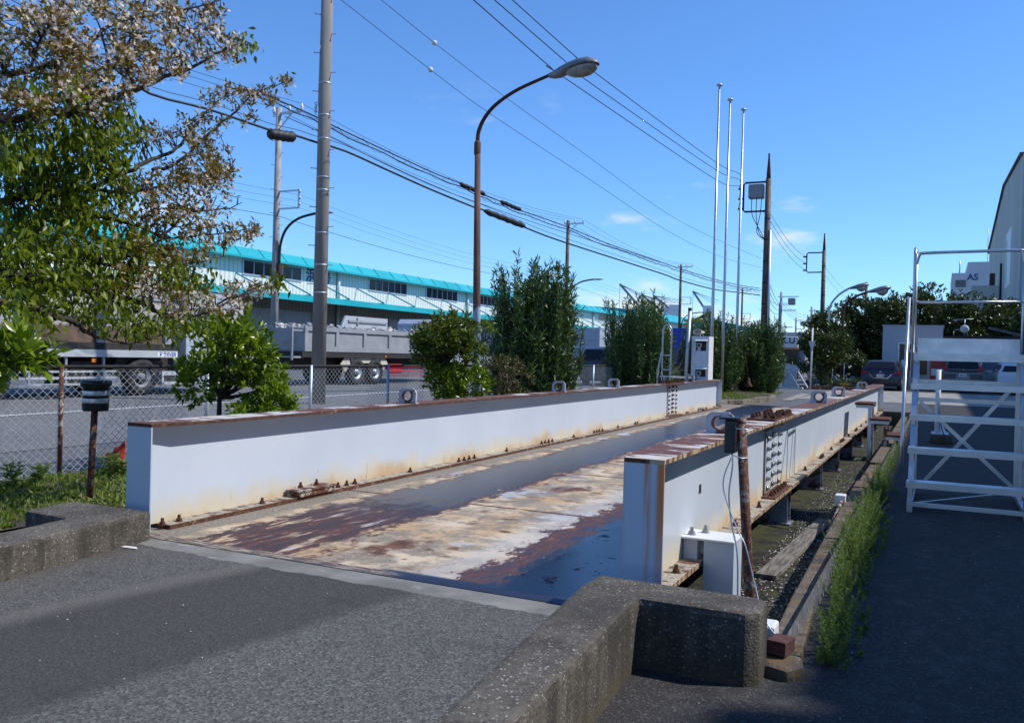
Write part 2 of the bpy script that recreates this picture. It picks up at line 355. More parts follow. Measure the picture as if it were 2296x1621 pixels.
# right wheel track
wh = n.mr(XT, -2.78, -2.62); col = n.mix(n.ma('MULTIPLY', wh, .5), col, (.52, .50, .47)); rr = n.mr(XT, -2.50, -2.44); mot = n.mr(n.noise(11, n.vec(n.pos, (1, .5, 1), loc=(2, 2, 0)), 8, .7), .44, .56); col = n.mix(rr, col, n.mix(mot, (.060, .040, .055), redc))
rp = n.mr(XT, -2.28, -2.16)
bits = n.mr(n.noise(4, n.vec(n.pos, (1, .8, 1), loc=(3, 3, 3)), 9, .7), .60, .62)
tot = n.ma('MAXIMUM', trk, n.ma('MULTIPLY', rp, n.ma('SUBTRACT', 1, bits)))
near_edge = n.ma('MULTIPLY', n.mr(Y, 4.30, 4.26), n.mr(XX, -3.0, -2.8)); tot = n.ma('MAXIMUM', tot, near_edge)
col = n.mix(tot, col, poly)
# the far deck is darker and more polished
# gritty strip along the left flange, cross joints
gs = n.mr(n.ma('ADD', n.ma('ADD', X, n.ma('MULTIPLY', yo, .022)), n.ma('MULTIPLY', n.ma('SUBTRACT', n.noise(4, n.pos, 6), .5), .25)), -4.60, -4.50, 1, 0); col = n.mix(gs, col, grit)
jd = n.ma('ABSOLUTE', n.ma('SUBTRACT', n.ma('MODULO', n.ma('SUBTRACT', Y, 4.17), 2.3), 0)); jm = n.ma('MULTIPLY', n.mr(jd, .062, .050), n.mr(n.ma('SUBTRACT', Y, 4.17), 1, 1.2)); col = n.mix(n.ma('MULTIPLY', jm, n.mr(n.noise(8, n.pos, 4), .35, .45)), col, (.10, .045, .03))
wetm = n.ma('MULTIPLY', tot, n.ma('SUBTRACT', 1, gs))
M['deck'] = n.out(col, rough=n.mr(wetm, 0, 1, .82, .27), metal=n.mr(wetm, 0, 1, 0, .8), bump=n.noise(24, n.pos, 5), bs=.10, bd=.006)

thm = n.mr(n.ma('ADD', p[0], n.ma('MULTIPLY', n.ma('SUBTRACT', n.noise(3, n.pos, 6), .5), .5)), -3.1, -2.7)
N_ = N('threshold_strip', .6, .2); pp = N_.xyz(); st_ = N_.noise(6, N_.vec(N_.pos, (1, 8, 1)), 8, .65); cb = N_.mix(N_.mr(st_, .5, .56), (.10, .075, .065), (.42, .33, .24)); fx = N_.mr(N_.ma('ADD', pp[0], N_.ma('MULTIPLY', N_.ma('SUBTRACT', N_.noise(3, N_.pos, 6), .5), .6)), -3.0, -2.7); M['threshold'] = N_.out(N_.mix(fx, cb, (.05, .065, .11)), metal=N_.mr(fx, 0, 1, 0, .8))  # bare right part also has the sky's blue reflection in its colour

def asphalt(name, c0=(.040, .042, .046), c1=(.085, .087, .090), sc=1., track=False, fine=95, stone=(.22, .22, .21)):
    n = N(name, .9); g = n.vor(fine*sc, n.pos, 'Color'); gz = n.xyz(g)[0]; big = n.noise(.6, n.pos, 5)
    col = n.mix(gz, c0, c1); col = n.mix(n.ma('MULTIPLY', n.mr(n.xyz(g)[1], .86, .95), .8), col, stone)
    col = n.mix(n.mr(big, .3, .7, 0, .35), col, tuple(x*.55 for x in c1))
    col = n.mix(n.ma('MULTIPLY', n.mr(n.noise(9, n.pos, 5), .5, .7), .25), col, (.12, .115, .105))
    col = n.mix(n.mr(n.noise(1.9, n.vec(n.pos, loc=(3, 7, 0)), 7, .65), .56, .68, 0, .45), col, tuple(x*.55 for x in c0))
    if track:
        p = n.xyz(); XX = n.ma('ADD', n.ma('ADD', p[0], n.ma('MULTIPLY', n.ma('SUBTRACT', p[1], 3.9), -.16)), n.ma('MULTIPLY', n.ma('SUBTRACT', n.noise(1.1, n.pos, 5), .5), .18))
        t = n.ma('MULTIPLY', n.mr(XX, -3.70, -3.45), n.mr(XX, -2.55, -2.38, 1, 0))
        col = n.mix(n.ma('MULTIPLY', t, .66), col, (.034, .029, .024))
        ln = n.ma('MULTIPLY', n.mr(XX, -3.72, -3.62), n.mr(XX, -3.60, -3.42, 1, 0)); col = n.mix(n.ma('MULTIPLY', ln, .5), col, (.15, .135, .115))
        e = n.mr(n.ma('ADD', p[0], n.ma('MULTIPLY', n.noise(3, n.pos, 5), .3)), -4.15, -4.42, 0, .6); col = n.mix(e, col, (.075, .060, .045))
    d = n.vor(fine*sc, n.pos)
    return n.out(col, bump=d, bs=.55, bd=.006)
M['asph_near'] = asphalt('asphalt_ramp', (.048, .046, .041), (.140, .131, .115), track=True, fine=95, stone=(.20, .195, .18))
M['asph_road'] = asphalt('asphalt_street', (.115, .114, .114), (.18, .178, .174), fine=30, stone=(.26, .26, .26))
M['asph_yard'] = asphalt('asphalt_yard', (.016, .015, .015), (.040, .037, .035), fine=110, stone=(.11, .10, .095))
M['asph_far'] = asphalt('asphalt_far', (.08, .082, .086), (.13, .132, .136), fine=30)
n = N('concrete_yard', .9); c = n.mix(n.mr(n.noise(2, n.vec(n.pos, (1, .3, 1)), 7, .6), .3, .7), (.24, .22, .19), (.36, .33, .29)); M['conc_yard'] = n.out(n.mix(n.mr(n.noise(30, n.pos), .4, .7, 0, .3), c, (.2, .19, .17)))
n = N('concrete_strip', .9); c = n.mix(n.mr(n.noise(2.2, n.pos, 7, .6), .35, .65), (.15, .142, .125), (.25, .238, .21)); c = n.mix(n.mr(n.noise(90, n.pos, 3), .5, .75, 0, .5), c, (.14, .13, .12))
M['conc_strip'] = n.out(n.mix(n.ma('MULTIPLY', n.mr(n.noise(3.5, n.vec(n.pos, (1, 2, 1), loc=(3, 0, 0)), 8, .7), .60, .64), .5), c, (.42, .42, .40)), bump=n.noise(60, n.pos), bs=.2, bd=.005)
def conc(name, c0, c1, speck=(.50, .50, .47), th=.075, fine=34, moss=0):
    n = N(name, .92); c = n.mix(n.mr(n.noise(2.6, n.pos, 7, .62), .32, .68), c0, c1)
    c = n.mix(n.mr(n.noise(40, n.pos, 4), .45, .7, 0, .55), c, tuple(x*.45 for x in c0))
    pv = n.vec(n.pos, (1, 1, 1)); v = n.vor(fine, pv); vc = n.xyz(n.vor(fine, pv, 'Color'))
    th = n.ma('ADD', n.ma('MULTIPLY', vc[1], .42), n.ma('MULTIPLY', n.ma('SUBTRACT', n.noise(fine*2.2, n.pos, 3), .5), .9)); dd_ = n.ma('SUBTRACT', v, th)
    c = n.mix(n.ma('MULTIPLY', n.mr(dd_, .06, -.06), n.mr(n.ma('ADD', vc[0], n.ma('MULTIPLY', n.ma('SUBTRACT', n.noise(1.6, n.pos, 5), .5), 1.1)), .52, .60)), c, n.mix(vc[2], speck, tuple(x*.6 for x in speck)))
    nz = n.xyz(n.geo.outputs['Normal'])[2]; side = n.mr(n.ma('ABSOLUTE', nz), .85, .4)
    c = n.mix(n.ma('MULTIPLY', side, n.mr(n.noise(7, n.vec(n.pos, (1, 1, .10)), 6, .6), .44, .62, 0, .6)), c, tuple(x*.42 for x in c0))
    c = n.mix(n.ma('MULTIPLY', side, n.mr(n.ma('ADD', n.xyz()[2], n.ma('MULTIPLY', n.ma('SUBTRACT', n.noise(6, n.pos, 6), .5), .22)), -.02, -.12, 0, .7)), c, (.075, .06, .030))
    c = n.mix(n.mr(n.noise(1.1, n.vec(n.pos, loc=(9, 2, 1)), 7, .7), .50, .64, 0, .55), c, tuple(x*.5 for x in c0))
    if moss: c = n.mix(n.mr(n.noise(5, n.pos, 7, .65), .5, .62, 0, moss), c, (.14, .085, .04))
    return n.out(c, bump=n.ma('ADD', n.noise(70, n.pos, 3), n.ma('MULTIPLY', v, .5)), bs=.55, bd=.008)
M['curb'] = conc('weathered_concrete', (.060, .050, .038), (.140, .120, .092), (.40, .385, .34), fine=85)
M['pitwall'] = conc('mossy_concrete', (.085, .065, .045), (.16, .125, .085), (.32, .30, .27), fine=60, moss=.9)
M['kerbstone'] = conc('kerb_concrete', (.20, .17, .13), (.30, .26, .20), (.36, .34, .3), fine=40, moss=.3)
M['polec'] = plain('pole_concrete', (.34, .325, .30), .9, 0, .14, 3)
n = N('pole_weathered', .9); o = n.xyz(n.obj); c = n.mix(n.mr(n.noise(5, n.vec(n.obj, (1, 1, .15)), 6), .3, .7), (.20, .185, .165), (.30, .28, .25)); M['pole_big'] = n.out(n.mix(n.mr(n.noise(60, n.obj), .5, .8, 0, .3), c, (.4, .38, .34)), bump=n.noise(40, n.obj), bs=.15, bd=.004)
M['polebrown'] = plain('pole_brown_steel', (.105, .075, .055), .7, .1, .3, 2)
n = N('moss_floor', .95); c = n.mix(n.mr(n.noise(4, n.pos, 9, .68), .45, .56), (.018, .015, .011), (.045, .050, .012)); c = n.mix(n.mr(n.noise(12, n.pos, 7, .7), .56, .66), c, (.085, .072, .052))
M['moss'] = n.out(c, bump=n.noise(22, n.pos, 8, .7), bs=1, bd=.03)
n = N('soil', .95); c = n.mix(n.mr(n.noise(5, n.pos, 8, .62), .4, .6), (.055, .045, .028), (.10, .085, .05)); M['soil'] = n.out(c, bump=n.noise(20, n.pos, 8), bs=.8, bd=.03)
n = N('plank_wood', .9); c = n.mix(n.mr(n.noise(4, n.vec(n.obj, (14, 1, 1)), 7, .6), .35, .65), (.085, .072, .060), (.23, .205, .175)); M['wood'] = n.out(c, bump=n.noise(5, n.vec(n.obj, (14, 1, 1)), 6), bs=.6, bd=.006)
def ribbed(name, c0, c1, pitch, axis=1, rough=.5, dirty=.1, bd=.03):
    n = N(name, rough); o = n.xyz(); w_ = n.ma('SINE', n.ma('MULTIPLY', o[axis], 2*math.pi/pitch))
    c = n.mix(n.mr(n.noise(.35, n.pos, 5), .3, .7), c0, c1); c = n.mix(n.mr(n.noise(3, n.vec(n.pos, (1, 1, .15)), 5), .55, .8, 0, dirty), c, (.30, .27, .2))
    c = n.mix(n.mr(w_, -.2, -.9, 0, .45), c, tuple(x*.45 for x in c0))
    return n.out(c, bump=w_, bs=.7, bd=bd)
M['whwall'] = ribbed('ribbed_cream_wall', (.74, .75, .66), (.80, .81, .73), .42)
M['whwall_shaded'] = ribbed('ribbed_wall_shaded', (.17, .155, .125), (.21, .195, .16), .42)  # darker copy of the wall, canopy shade painted into its colour
M['prefab'] = ribbed('prefab_siding', (.42, .38, .34), (.48, .44, .40), .6, 0, .7, .15, .01)
n = N('cyan_roof', .4); M['cyanroof'] = n.out(n.mix(n.mr(n.noise(.2, n.pos, 4), .3, .7), (.012, .35, .38), (.025, .43, .46)))
n = N('big_hall_wall', .85); c = n.mix(n.mr(n.noise(.25, n.vec(n.pos, (1, 1, .3)), 5), .3, .7), (.44, .435, .39), (.54, .53, .475)); c = n.mix(n.mr(n.noise(1.2, n.vec(n.pos, (2, 2, .12)), 5), .55, .75, 0, .35), c, (.30, .295, .27)); M['hall'] = n.out(c)
M['office'] = plain('office_wall', (.50, .53, .56), .8, 0, .06, .5)
M['beige'] = plain('beige_panel', (.55, .50, .42), .6)
n = N('rusty_dump_body', .75); p = n.xyz(n.obj)
crk = n.vor(1.9, n.vec(n.obj, (1, 1, 1.2)), 'Distance', 'DISTANCE_TO_EDGE'); cn_ = n.ma('ADD', crk, n.ma('MULTIPLY', n.ma('SUBTRACT', n.noise(6, n.obj, 6), .5), .16))
c = n.mix(n.mr(n.noise(2, n.obj, 6), .35, .65), (.36, .35, .32), (.46, .45, .42)); c = n.mix(n.mr(cn_, .035, .0, 0, .8), c, (.20, .13, .09))
lowr = n.mr(n.ma('ADD', p[2], n.ma('MULTIPLY', n.ma('SUBTRACT', n.noise(1.6, n.obj, 6), .5), .25)), 1.75, 1.66); c = n.mix(lowr, c, n.ramp(n.noise(5, n.obj, 7), [(.3, (.07, .05, .04)), (.7, (.19, .11, .07))])); M['dumprust'] = n.out(c)
M['truckgrey'] = plain('truck_grey_paint', (.30, .315, .33), .55, 0, .10, 2)
M['trucklight'] = plain('truck_light_rail', (.46, .49, .51), .5, .1, .08, 2)
M['cab'] = plain('cab_paint', (.42, .47, .55), .4)
M['container'] = plain('container_silver', (.40, .45, .52), .5, .15, .08, 1)
M['bluebox'] = plain('blue_container', (.012, .07, .42), .5, 0, .1, 1)
M['yellow'] = plain('yellow_paint', (.62, .36, .03), .5)
M['brown'] = plain('dark_brown_frame', (.07, .03, .025), .7)
M['carblue'] = plain('car_slate_blue', (.030, .038, .058), .25, .2, .05, 1)
M['cargrey'] = plain('car_grey_green', (.16, .175, .175), .35, .3, .05, 1)
M['carwhite'] = plain('car_white', (.70, .72, .75), .3, 0, .03, 1)
M['cardark'] = plain('car_dark', (.05, .05, .07), .3, .2, .05, 1)
M['brick'] = plain('brick_red', (.085, .032, .026), .9, 0, .3, 25)
M['redbrick'] = plain('planter_brick', (.16, .075, .05), .9, 0, .3, 8)
M['roadpaint'] = plain('road_paint', (.72, .72, .70), .7, 0, .12, 3)
M['clearlens'] = plain('lamp_lens', (.30, .28, .25), .25, 0, .25, 12)
M['lamphead'] = plain('lamp_housing', (.22, .23, .24), .4, .3, .15, 8)
n = N('lamp_pole_rust', .8); o = n.xyz(n.obj); rc = n.ramp(n.noise(7, n.vec(n.obj, (1, 1, .3)), 7), [(.3, (.055, .028, .02)), (.55, (.15, .07, .045)), (.75, (.25, .13, .08))])
lowm = n.mr(n.ma('ADD', o[2], n.ma('MULTIPLY', n.ma('SUBTRACT', n.noise(4, n.obj, 6), .5), .9)), 2.15, 2.05); M['lamppole'] = n.out(n.mix(lowm, rc, (.42, .50, .62)))
M['lamparm'] = mk_rust('lamp_arm_rust', None, .5, 8, .6)
M['bark'] = plain('bark', (.045, .034, .028), .95, 0, .35, 20)
M['twig'] = plain('dry_twig', (.21, .165, .135), .9, 0, .25, 20)
M['cloth'] = plain('red_cloth', (.50, .035, .015), .8, 0, .25, 10)
M['reflect'] = plain('silver_tape', (.55, .57, .60), .35, .5, .25, 30)
M['petal'] = plain('fallen_petals', (.52, .48, .45), .8)
def leafmat(name, stops, rough=.45, trans=.25, spec=.5, tm=(1.3, 1.5, .4)):
    n = N(name, rough, 0, spec); r = n.geo.outputs['Random Per Island']
    col = n.ramp(r, stops); n.out(col)
    tr = n.t.nodes.new('ShaderNodeBsdfTranslucent'); n.set(tr.inputs['Color'], n.mix(.5, col, n.mix(1, col, tm, 'MULTIPLY')))
    ms = n.t.nodes.new('ShaderNodeMixShader'); ms.inputs[0].default_value = trans
    o = n.t.nodes['Material Output']; n.t.links.new(n.b.outputs[0], ms.inputs[1]); n.t.links.new(tr.outputs[0], ms.inputs[2]); n.t.links.new(ms.outputs[0], o.inputs[0])
    return n.m
M['lf_cherry'] = leafmat('cherry_leaf', [(0, (.085, .120, .004)), (.5, (.150, .195, .006)), (1, (.26, .31, .015))], .4, .52)
M['lf_bronze'] = leafmat('bronze_leaf', [(0, (.27, .13, .035)), (.45, (.24, .18, .035)), (1, (.16, .21, .03))], .5, .4, .4, (1.5, 1.0, .6))
M['lf_blossom'] = leafmat('blossom_petal', [(0, (.80, .66, .52)), (.5, (.87, .77, .66)), (1, (.92, .87, .79))], .7, .6, .3, (1.35, 1.30, 1.24))
M['lf_bush'] = leafmat('glossy_leaf', [(0, (.085, .150, .008)), (.5, (.165, .245, .010)), (1, (.28, .36, .03))], .28, .25)
M['lf_bushdk'] = leafmat('bush_leaf_dark', [(0, (.070, .105, .010)), (.6, (.125, .165, .014)), (1, (.21, .22, .03))], .35, .2)
M['lf_brown'] = leafmat('bronze_shrub_leaf', [(0, (0.085, 0.058, 0.029)), (.5, (0.124, 0.098, 0.036)), (1, (0.117, 0.156, 0.023))], .5, .2)
M['lf_olea'] = leafmat('oleander_leaf', [(0, (.036, .075, .020)), (.6, (.080, .140, .034)), (1, (.16, .22, .06))], .36, .15)
M['lf_tree'] = leafmat('evergreen_leaf', [(0, (.030, .048, .010)), (.6, (.062, .085, .015)), (1, (.12, .14, .028))], .35, .15)
M['lf_grass'] = leafmat('grass_blade', [(0, (.09, .14, .015)), (.6, (.16, .22, .03)), (1, (.30, .30, .09))], .6, .4)
M['lf_weed'] = leafmat('weed_leaf', [(0, (.075, .145, .025)), (.55, (.13, .21, .038)), (1, (.30, .31, .12))], .6, .45)

# ================================================================ SETTING
def sst(a, b, v): t = min(1, max(0, (v-a)/(b-a))); return t*t*(3-2*t)
def GH(x, y):
    z = 0.0
    if x > -1.36 and y < 4.15: z = -.13
    elif x > -.6: z = -.13*(1-sst(19, 26, y))
    return z
def grid(xs, ys, dz, hole=None):
    b = MB(); nx = len(xs)
    vs = [(x, y, GH(x, y)+dz) for y in ys for x in xs]; fs = []
    for j in range(len(ys)-1):
        for i in range(nx-1):
            cx, cy = (xs[i]+xs[i+1])/2, (ys[j]+ys[j+1])/2
            if hole and hole[0] < cx < hole[1] and hole[2] < cy < hole[3]: continue
            fs.append((j*nx+i, j*nx+i+1, (j+1)*nx+i+1, (j+1)*nx+i))
    return b.add(vs, fs)
def struct(name, mb, mat, **k): return tag(mb.build(name, mat, **k), kind='structure')
def lin(a, b, step): n = max(1, int(round((b-a)/step))); return [a+(b-a)*i/n for i in range(n+1)]
gx = [-1500, -400, -120, -60, -30, -16, -9.6, -9, -8.5, -8, -7.5, -6.5, -5.6, -4.6, -1.37, -1.35, -.8, -.61, -.59, 2, 6, 12, 40, 200, 1500]
gy = [-200, -40, -10, 0, 3.7, 4.14, 4.16, 10, 15, 19, 20.5, 22, 23.5, 25.3, 27, 29, 31, 33, 35, 37, 39, 40, 45, 60, 100, 200, 500, 1500]
struct('ground', grid(gx, gy, -.006, (-5.6, -.61, 4.15, 25.3)), M['asph_far'])
def sheet(name, x0, x1, y0, y1, dz, mat, st=2.0): return struct(name, grid(lin(x0, x1, st), lin(y0, y1, st), dz), mat)
sheet('street', -24.5, -9.6, -40, 420, .002, M['asph_road'], 14)
def poly_sheet(name, pts, dz, mat):
    return struct(name, MB().add([(x, y, GH(x, y)+dz) for x, y in pts], [tuple(range(len(pts)))]), mat)
jag = [(-4.66+3.2*i/60, 3.915+.007*math.sin(i*.7)+random.uniform(-.010, .010)+(.03 if i < 12 else 0)) for i in range(61)]
poly_sheet('concrete_approach', [(-4.7, 3.5), (-1.45, 3.5), (-1.45, 4.125), (-4.7, 4.125)], .0, M['conc_strip'])
b = MB(); vs = [(x, y, .005) for x, y in jag] + [(x+(.0 if 0 else (3.885+6)*.11*0), -6, .005) for x, y in jag]
k = len(jag); b.add(vs, [(i, i+1, k+i+1, k+i) for i in range(k-1)]); struct('ramp_asphalt', b, M['asph_near'])
poly_sheet('ramp_asphalt_edge', [(-4.66, 3.86), (-6, -6), (-4.5, -6)], .003, M['asph_near'])
poly_sheet('ramp_asphalt_side', [(-1.46, 3.86), (-1.46, -6), (-1.36, -6), (-1.36, 3.86)], .003, M['asph_near'])
# yard
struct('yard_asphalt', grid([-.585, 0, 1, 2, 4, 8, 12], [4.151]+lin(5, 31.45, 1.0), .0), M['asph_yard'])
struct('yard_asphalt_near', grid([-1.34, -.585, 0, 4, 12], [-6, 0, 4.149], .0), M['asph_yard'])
struct('yard_concrete', grid(lin(-4.4, 12, 1.6), lin(31.45, 44.5, 1.0), .004), M['conc_yard'])
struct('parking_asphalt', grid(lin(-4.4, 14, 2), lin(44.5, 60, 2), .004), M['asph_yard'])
struct('planting_soil', grid([-7.55, -7, -6, -5.605], [-3, 0, 4, 12, 20, 25.4], .012), M['soil'])
struct('planting_soil_far', MB().add([(x, y, GH(x, y)+.012+h) for x, y, h in ((-7.5, 25.4, 0), (-5.15, 25.4, .02), (-4.75, 28.6, .1), (-4.9, 30, .1), (-5.6, 34, .1), (-6.9, 41.5, .05), (-8.6, 41.5, 0), (-6.4, 31, .16))], [(0, 1, 7), (1, 2, 7), (2, 3, 7), (3, 4, 7), (4, 5, 7), (5, 6, 7), (6, 0, 7)]), M['soil'])
# pit
b = MB(); b.add([(-5.6, 4.0, -.36), (-.62, 4.0, -.36), (-.62, 25.3, -.36), (-5.6, 25.3, -.36)], [(0, 1, 2, 3)])
struct('pit_floor', b, M['moss'])
b = MB(); b.box(-5.72, -5.6, 4.2, 25.4, -.4, -.001); b.box(-5.6, -.61, 25.3, 25.42, -.4, .012); b.box(-5.6, -1.52, 4.10, 4.128, -.4, -.004)
struct('pit_wall', b, M['curb'])
# faint lines on the street
b = MB()
def roadline(b, x0, s, y0, y1, w=.13, z=.010):
    X_ = lambda y: x0 - s*(y-9)
    b.add([(X_(y0)-w/2, y0, z), (X_(y0)+w/2, y0, z), (X_(y1)+w/2, y1, z), (X_(y1)-w/2, y1, z)], [(0, 1, 2, 3)])
roadline(b, -14.25, .070, 2, 90)
for i in range(14): roadline(b, -17.0, .05, 6+8*i, 10+8*i, .13) if i > 3 else None
struct('street_markings', b, M['roadpaint'])
b = MB(); b.add([(-4.60, 3.85, .011), (-4.49, 3.865, .011), (-4.44, 3.83, .011), (-4.58, 3.815, .011)], [(0, 1, 2, 3)]); struct('paint_patch', b, M['roadpaint'])
b = MB()
b.add([(x, y, GH(x, y)+.012) for x, y in ((-4.62, 29.5), (-4.30, 29.5), (-4.55, 36.3), (-4.95, 36.3))], [(0, 1, 2, 3)]); struct('wet_drain_cover', b, M['conc_yard'])

def block(name, poly, z0, z1, mat, bev=.02, parent=None, jit=0):
    bm = bmesh.new(); vs = [bm.verts.new((x, y, z0)) for x, y in poly]; f = bm.faces.new(vs)
    r = bmesh.ops.extrude_face_region(bm, geom=[f]); 
    for v in r['geom']:
        if isinstance(v, bmesh.types.BMVert): v.co.z = z1
    bmesh.ops.recalc_face_normals(bm, faces=bm.faces)
    bmesh.ops.bevel(bm, geom=[e for e in bm.edges if max(v.co.z for v in e.verts) > z1-.001], offset=bev, segments=2, affect='EDGES', profile=.6)
    me = bpy.data.meshes.new(name); bm.to_mesh(me); bm.free(); me.materials.append(mat); o = bpy.data.objects.new(name, me); C.objects.link(o)
    if parent: o.parent = parent; me.transform(Matrix.Translation(-parent.location))
    return o
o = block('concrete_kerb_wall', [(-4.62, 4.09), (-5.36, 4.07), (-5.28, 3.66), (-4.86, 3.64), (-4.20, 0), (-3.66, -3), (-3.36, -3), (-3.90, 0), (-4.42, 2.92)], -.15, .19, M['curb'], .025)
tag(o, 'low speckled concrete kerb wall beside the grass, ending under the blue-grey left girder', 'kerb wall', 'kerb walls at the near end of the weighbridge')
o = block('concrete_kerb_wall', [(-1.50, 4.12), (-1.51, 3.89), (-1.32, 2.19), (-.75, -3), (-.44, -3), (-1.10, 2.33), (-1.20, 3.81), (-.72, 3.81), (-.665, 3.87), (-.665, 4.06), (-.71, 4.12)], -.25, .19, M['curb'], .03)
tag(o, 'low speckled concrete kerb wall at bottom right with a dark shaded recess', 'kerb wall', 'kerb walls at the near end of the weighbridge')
# pit edge wall with broken coping
t = thing('pit_edge_wall', 'rust-stained mossy concrete edging along the pit beside the weeds', 'edging wall', (-.7, 4.2, 0))
ys = [4.22, 5.5, 7.25, 8.9, 10.4, 10.95, 13.2, 15.6, 18.2, 21, 25.3]
for i in range(len(ys)-1):
    dz = [-.085, -.10, -.095, -.10, -.09, -.135, -.10, -.10, -.11, -.10][i]
    xi = lambda y: np.interp(y, [4.2, 5.5, 8, 10, 25], [-.705, -.75, -.80, -.835, -.86]); xo = lambda y: np.interp(y, [4.3, 5, 6, 7.4, 10, 25], [-.55, -.60, -.625, -.66, -.69, -.70])
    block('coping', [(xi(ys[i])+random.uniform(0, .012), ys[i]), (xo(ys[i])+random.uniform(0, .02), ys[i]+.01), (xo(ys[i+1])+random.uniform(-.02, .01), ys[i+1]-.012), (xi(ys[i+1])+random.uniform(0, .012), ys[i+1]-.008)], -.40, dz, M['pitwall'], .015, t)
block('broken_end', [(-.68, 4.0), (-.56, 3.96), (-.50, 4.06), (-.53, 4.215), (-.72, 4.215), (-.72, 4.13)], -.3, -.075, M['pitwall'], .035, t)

# ================================================================ WEIGHBRIDGE
def hexbolt(r=.02, h=.016, stud=.022):
    b = MB(); b.lathe([(r*1.35, 0), (r*1.35, .004)], 12, sm=False); 
    b.lathe([(r, .004), (r, .004+h)], 6, sm=False); b.lathe([(r*.55, .004+h), (r*.55, .004+h+stud)], 8, sm=False); return b
_bolt = {}
def bolt(parent, loc, size='n', axis='z', mat='rustbolt'):
    key = (size, mat)
    if key not in _bolt:
        bb = hexbolt(*{'n': (.021, .018, .026), 'b': (.026, .024, .018), 'w': (.021, .02, .016)}[size]); me = bb.build('bolt', M[mat]); _bolt[key] = me.data; bpy.data.objects.remove(me)
    o = bpy.data.objects.new('bolt', _bolt[key]); C.objects.link(o); o.parent = parent; o.location = loc
    if axis == 'x': o.rotation_euler = (0, R(90), random.uniform(0, 1))
    elif axis == '-x': o.rotation_euler = (0, R(-90), 0)
    else: o.rotation_euler = (0, 0, random.uniform(0, 1))
    return o
def lug(parent, y, mat='lug', base='lug'):
    """lifting plate standing across the top flange, with a round hole"""
    w, h, t, r, n = .104, .158, .014, .047, 28; b = MB(); cx, cz = 0, .080
    outer = []; inner = []
    for i in range(n):
        a = 2*math.pi*i/n; dx, dz = math.cos(a), math.sin(a); inner.append((r*dx, cz+r*dz))
        tt = min(w/abs(dx) if abs(dx) > 1e-6 else 9, ((h-cz)/dz if dz > 0 else (cz/-dz)) if abs(dz) > 1e-6 else 9)
        cc = (w+h-cz-.038)/(abs(dx)+dz) if dz > 0 else 9
        tt = min(tt, cc); outer.append((tt*dx, cz+tt*dz))
    vs = [(x, -t, z) for x, z in outer] + [(x, -t, z) for x, z in inner] + [(x, t, z) for x, z in outer] + [(x, t, z) for x, z in inner]
    fs = []
    for i in range(n):
        j = (i+1) % n; fs += [(i, j, n+j, n+i), (2*n+i, 3*n+i, 3*n+j, 2*n+j), (i, 2*n+i, 2*n+j, j), (n+i, n+j, 3*n+j, 3*n+i)]
    b.add(vs, fs); b.box(-.120, .120, -.03, .03, -.002, .009)
    o = b.build('lifting_lug', M[mat], parent, world=False); o.location = (0, y, .7395); return o
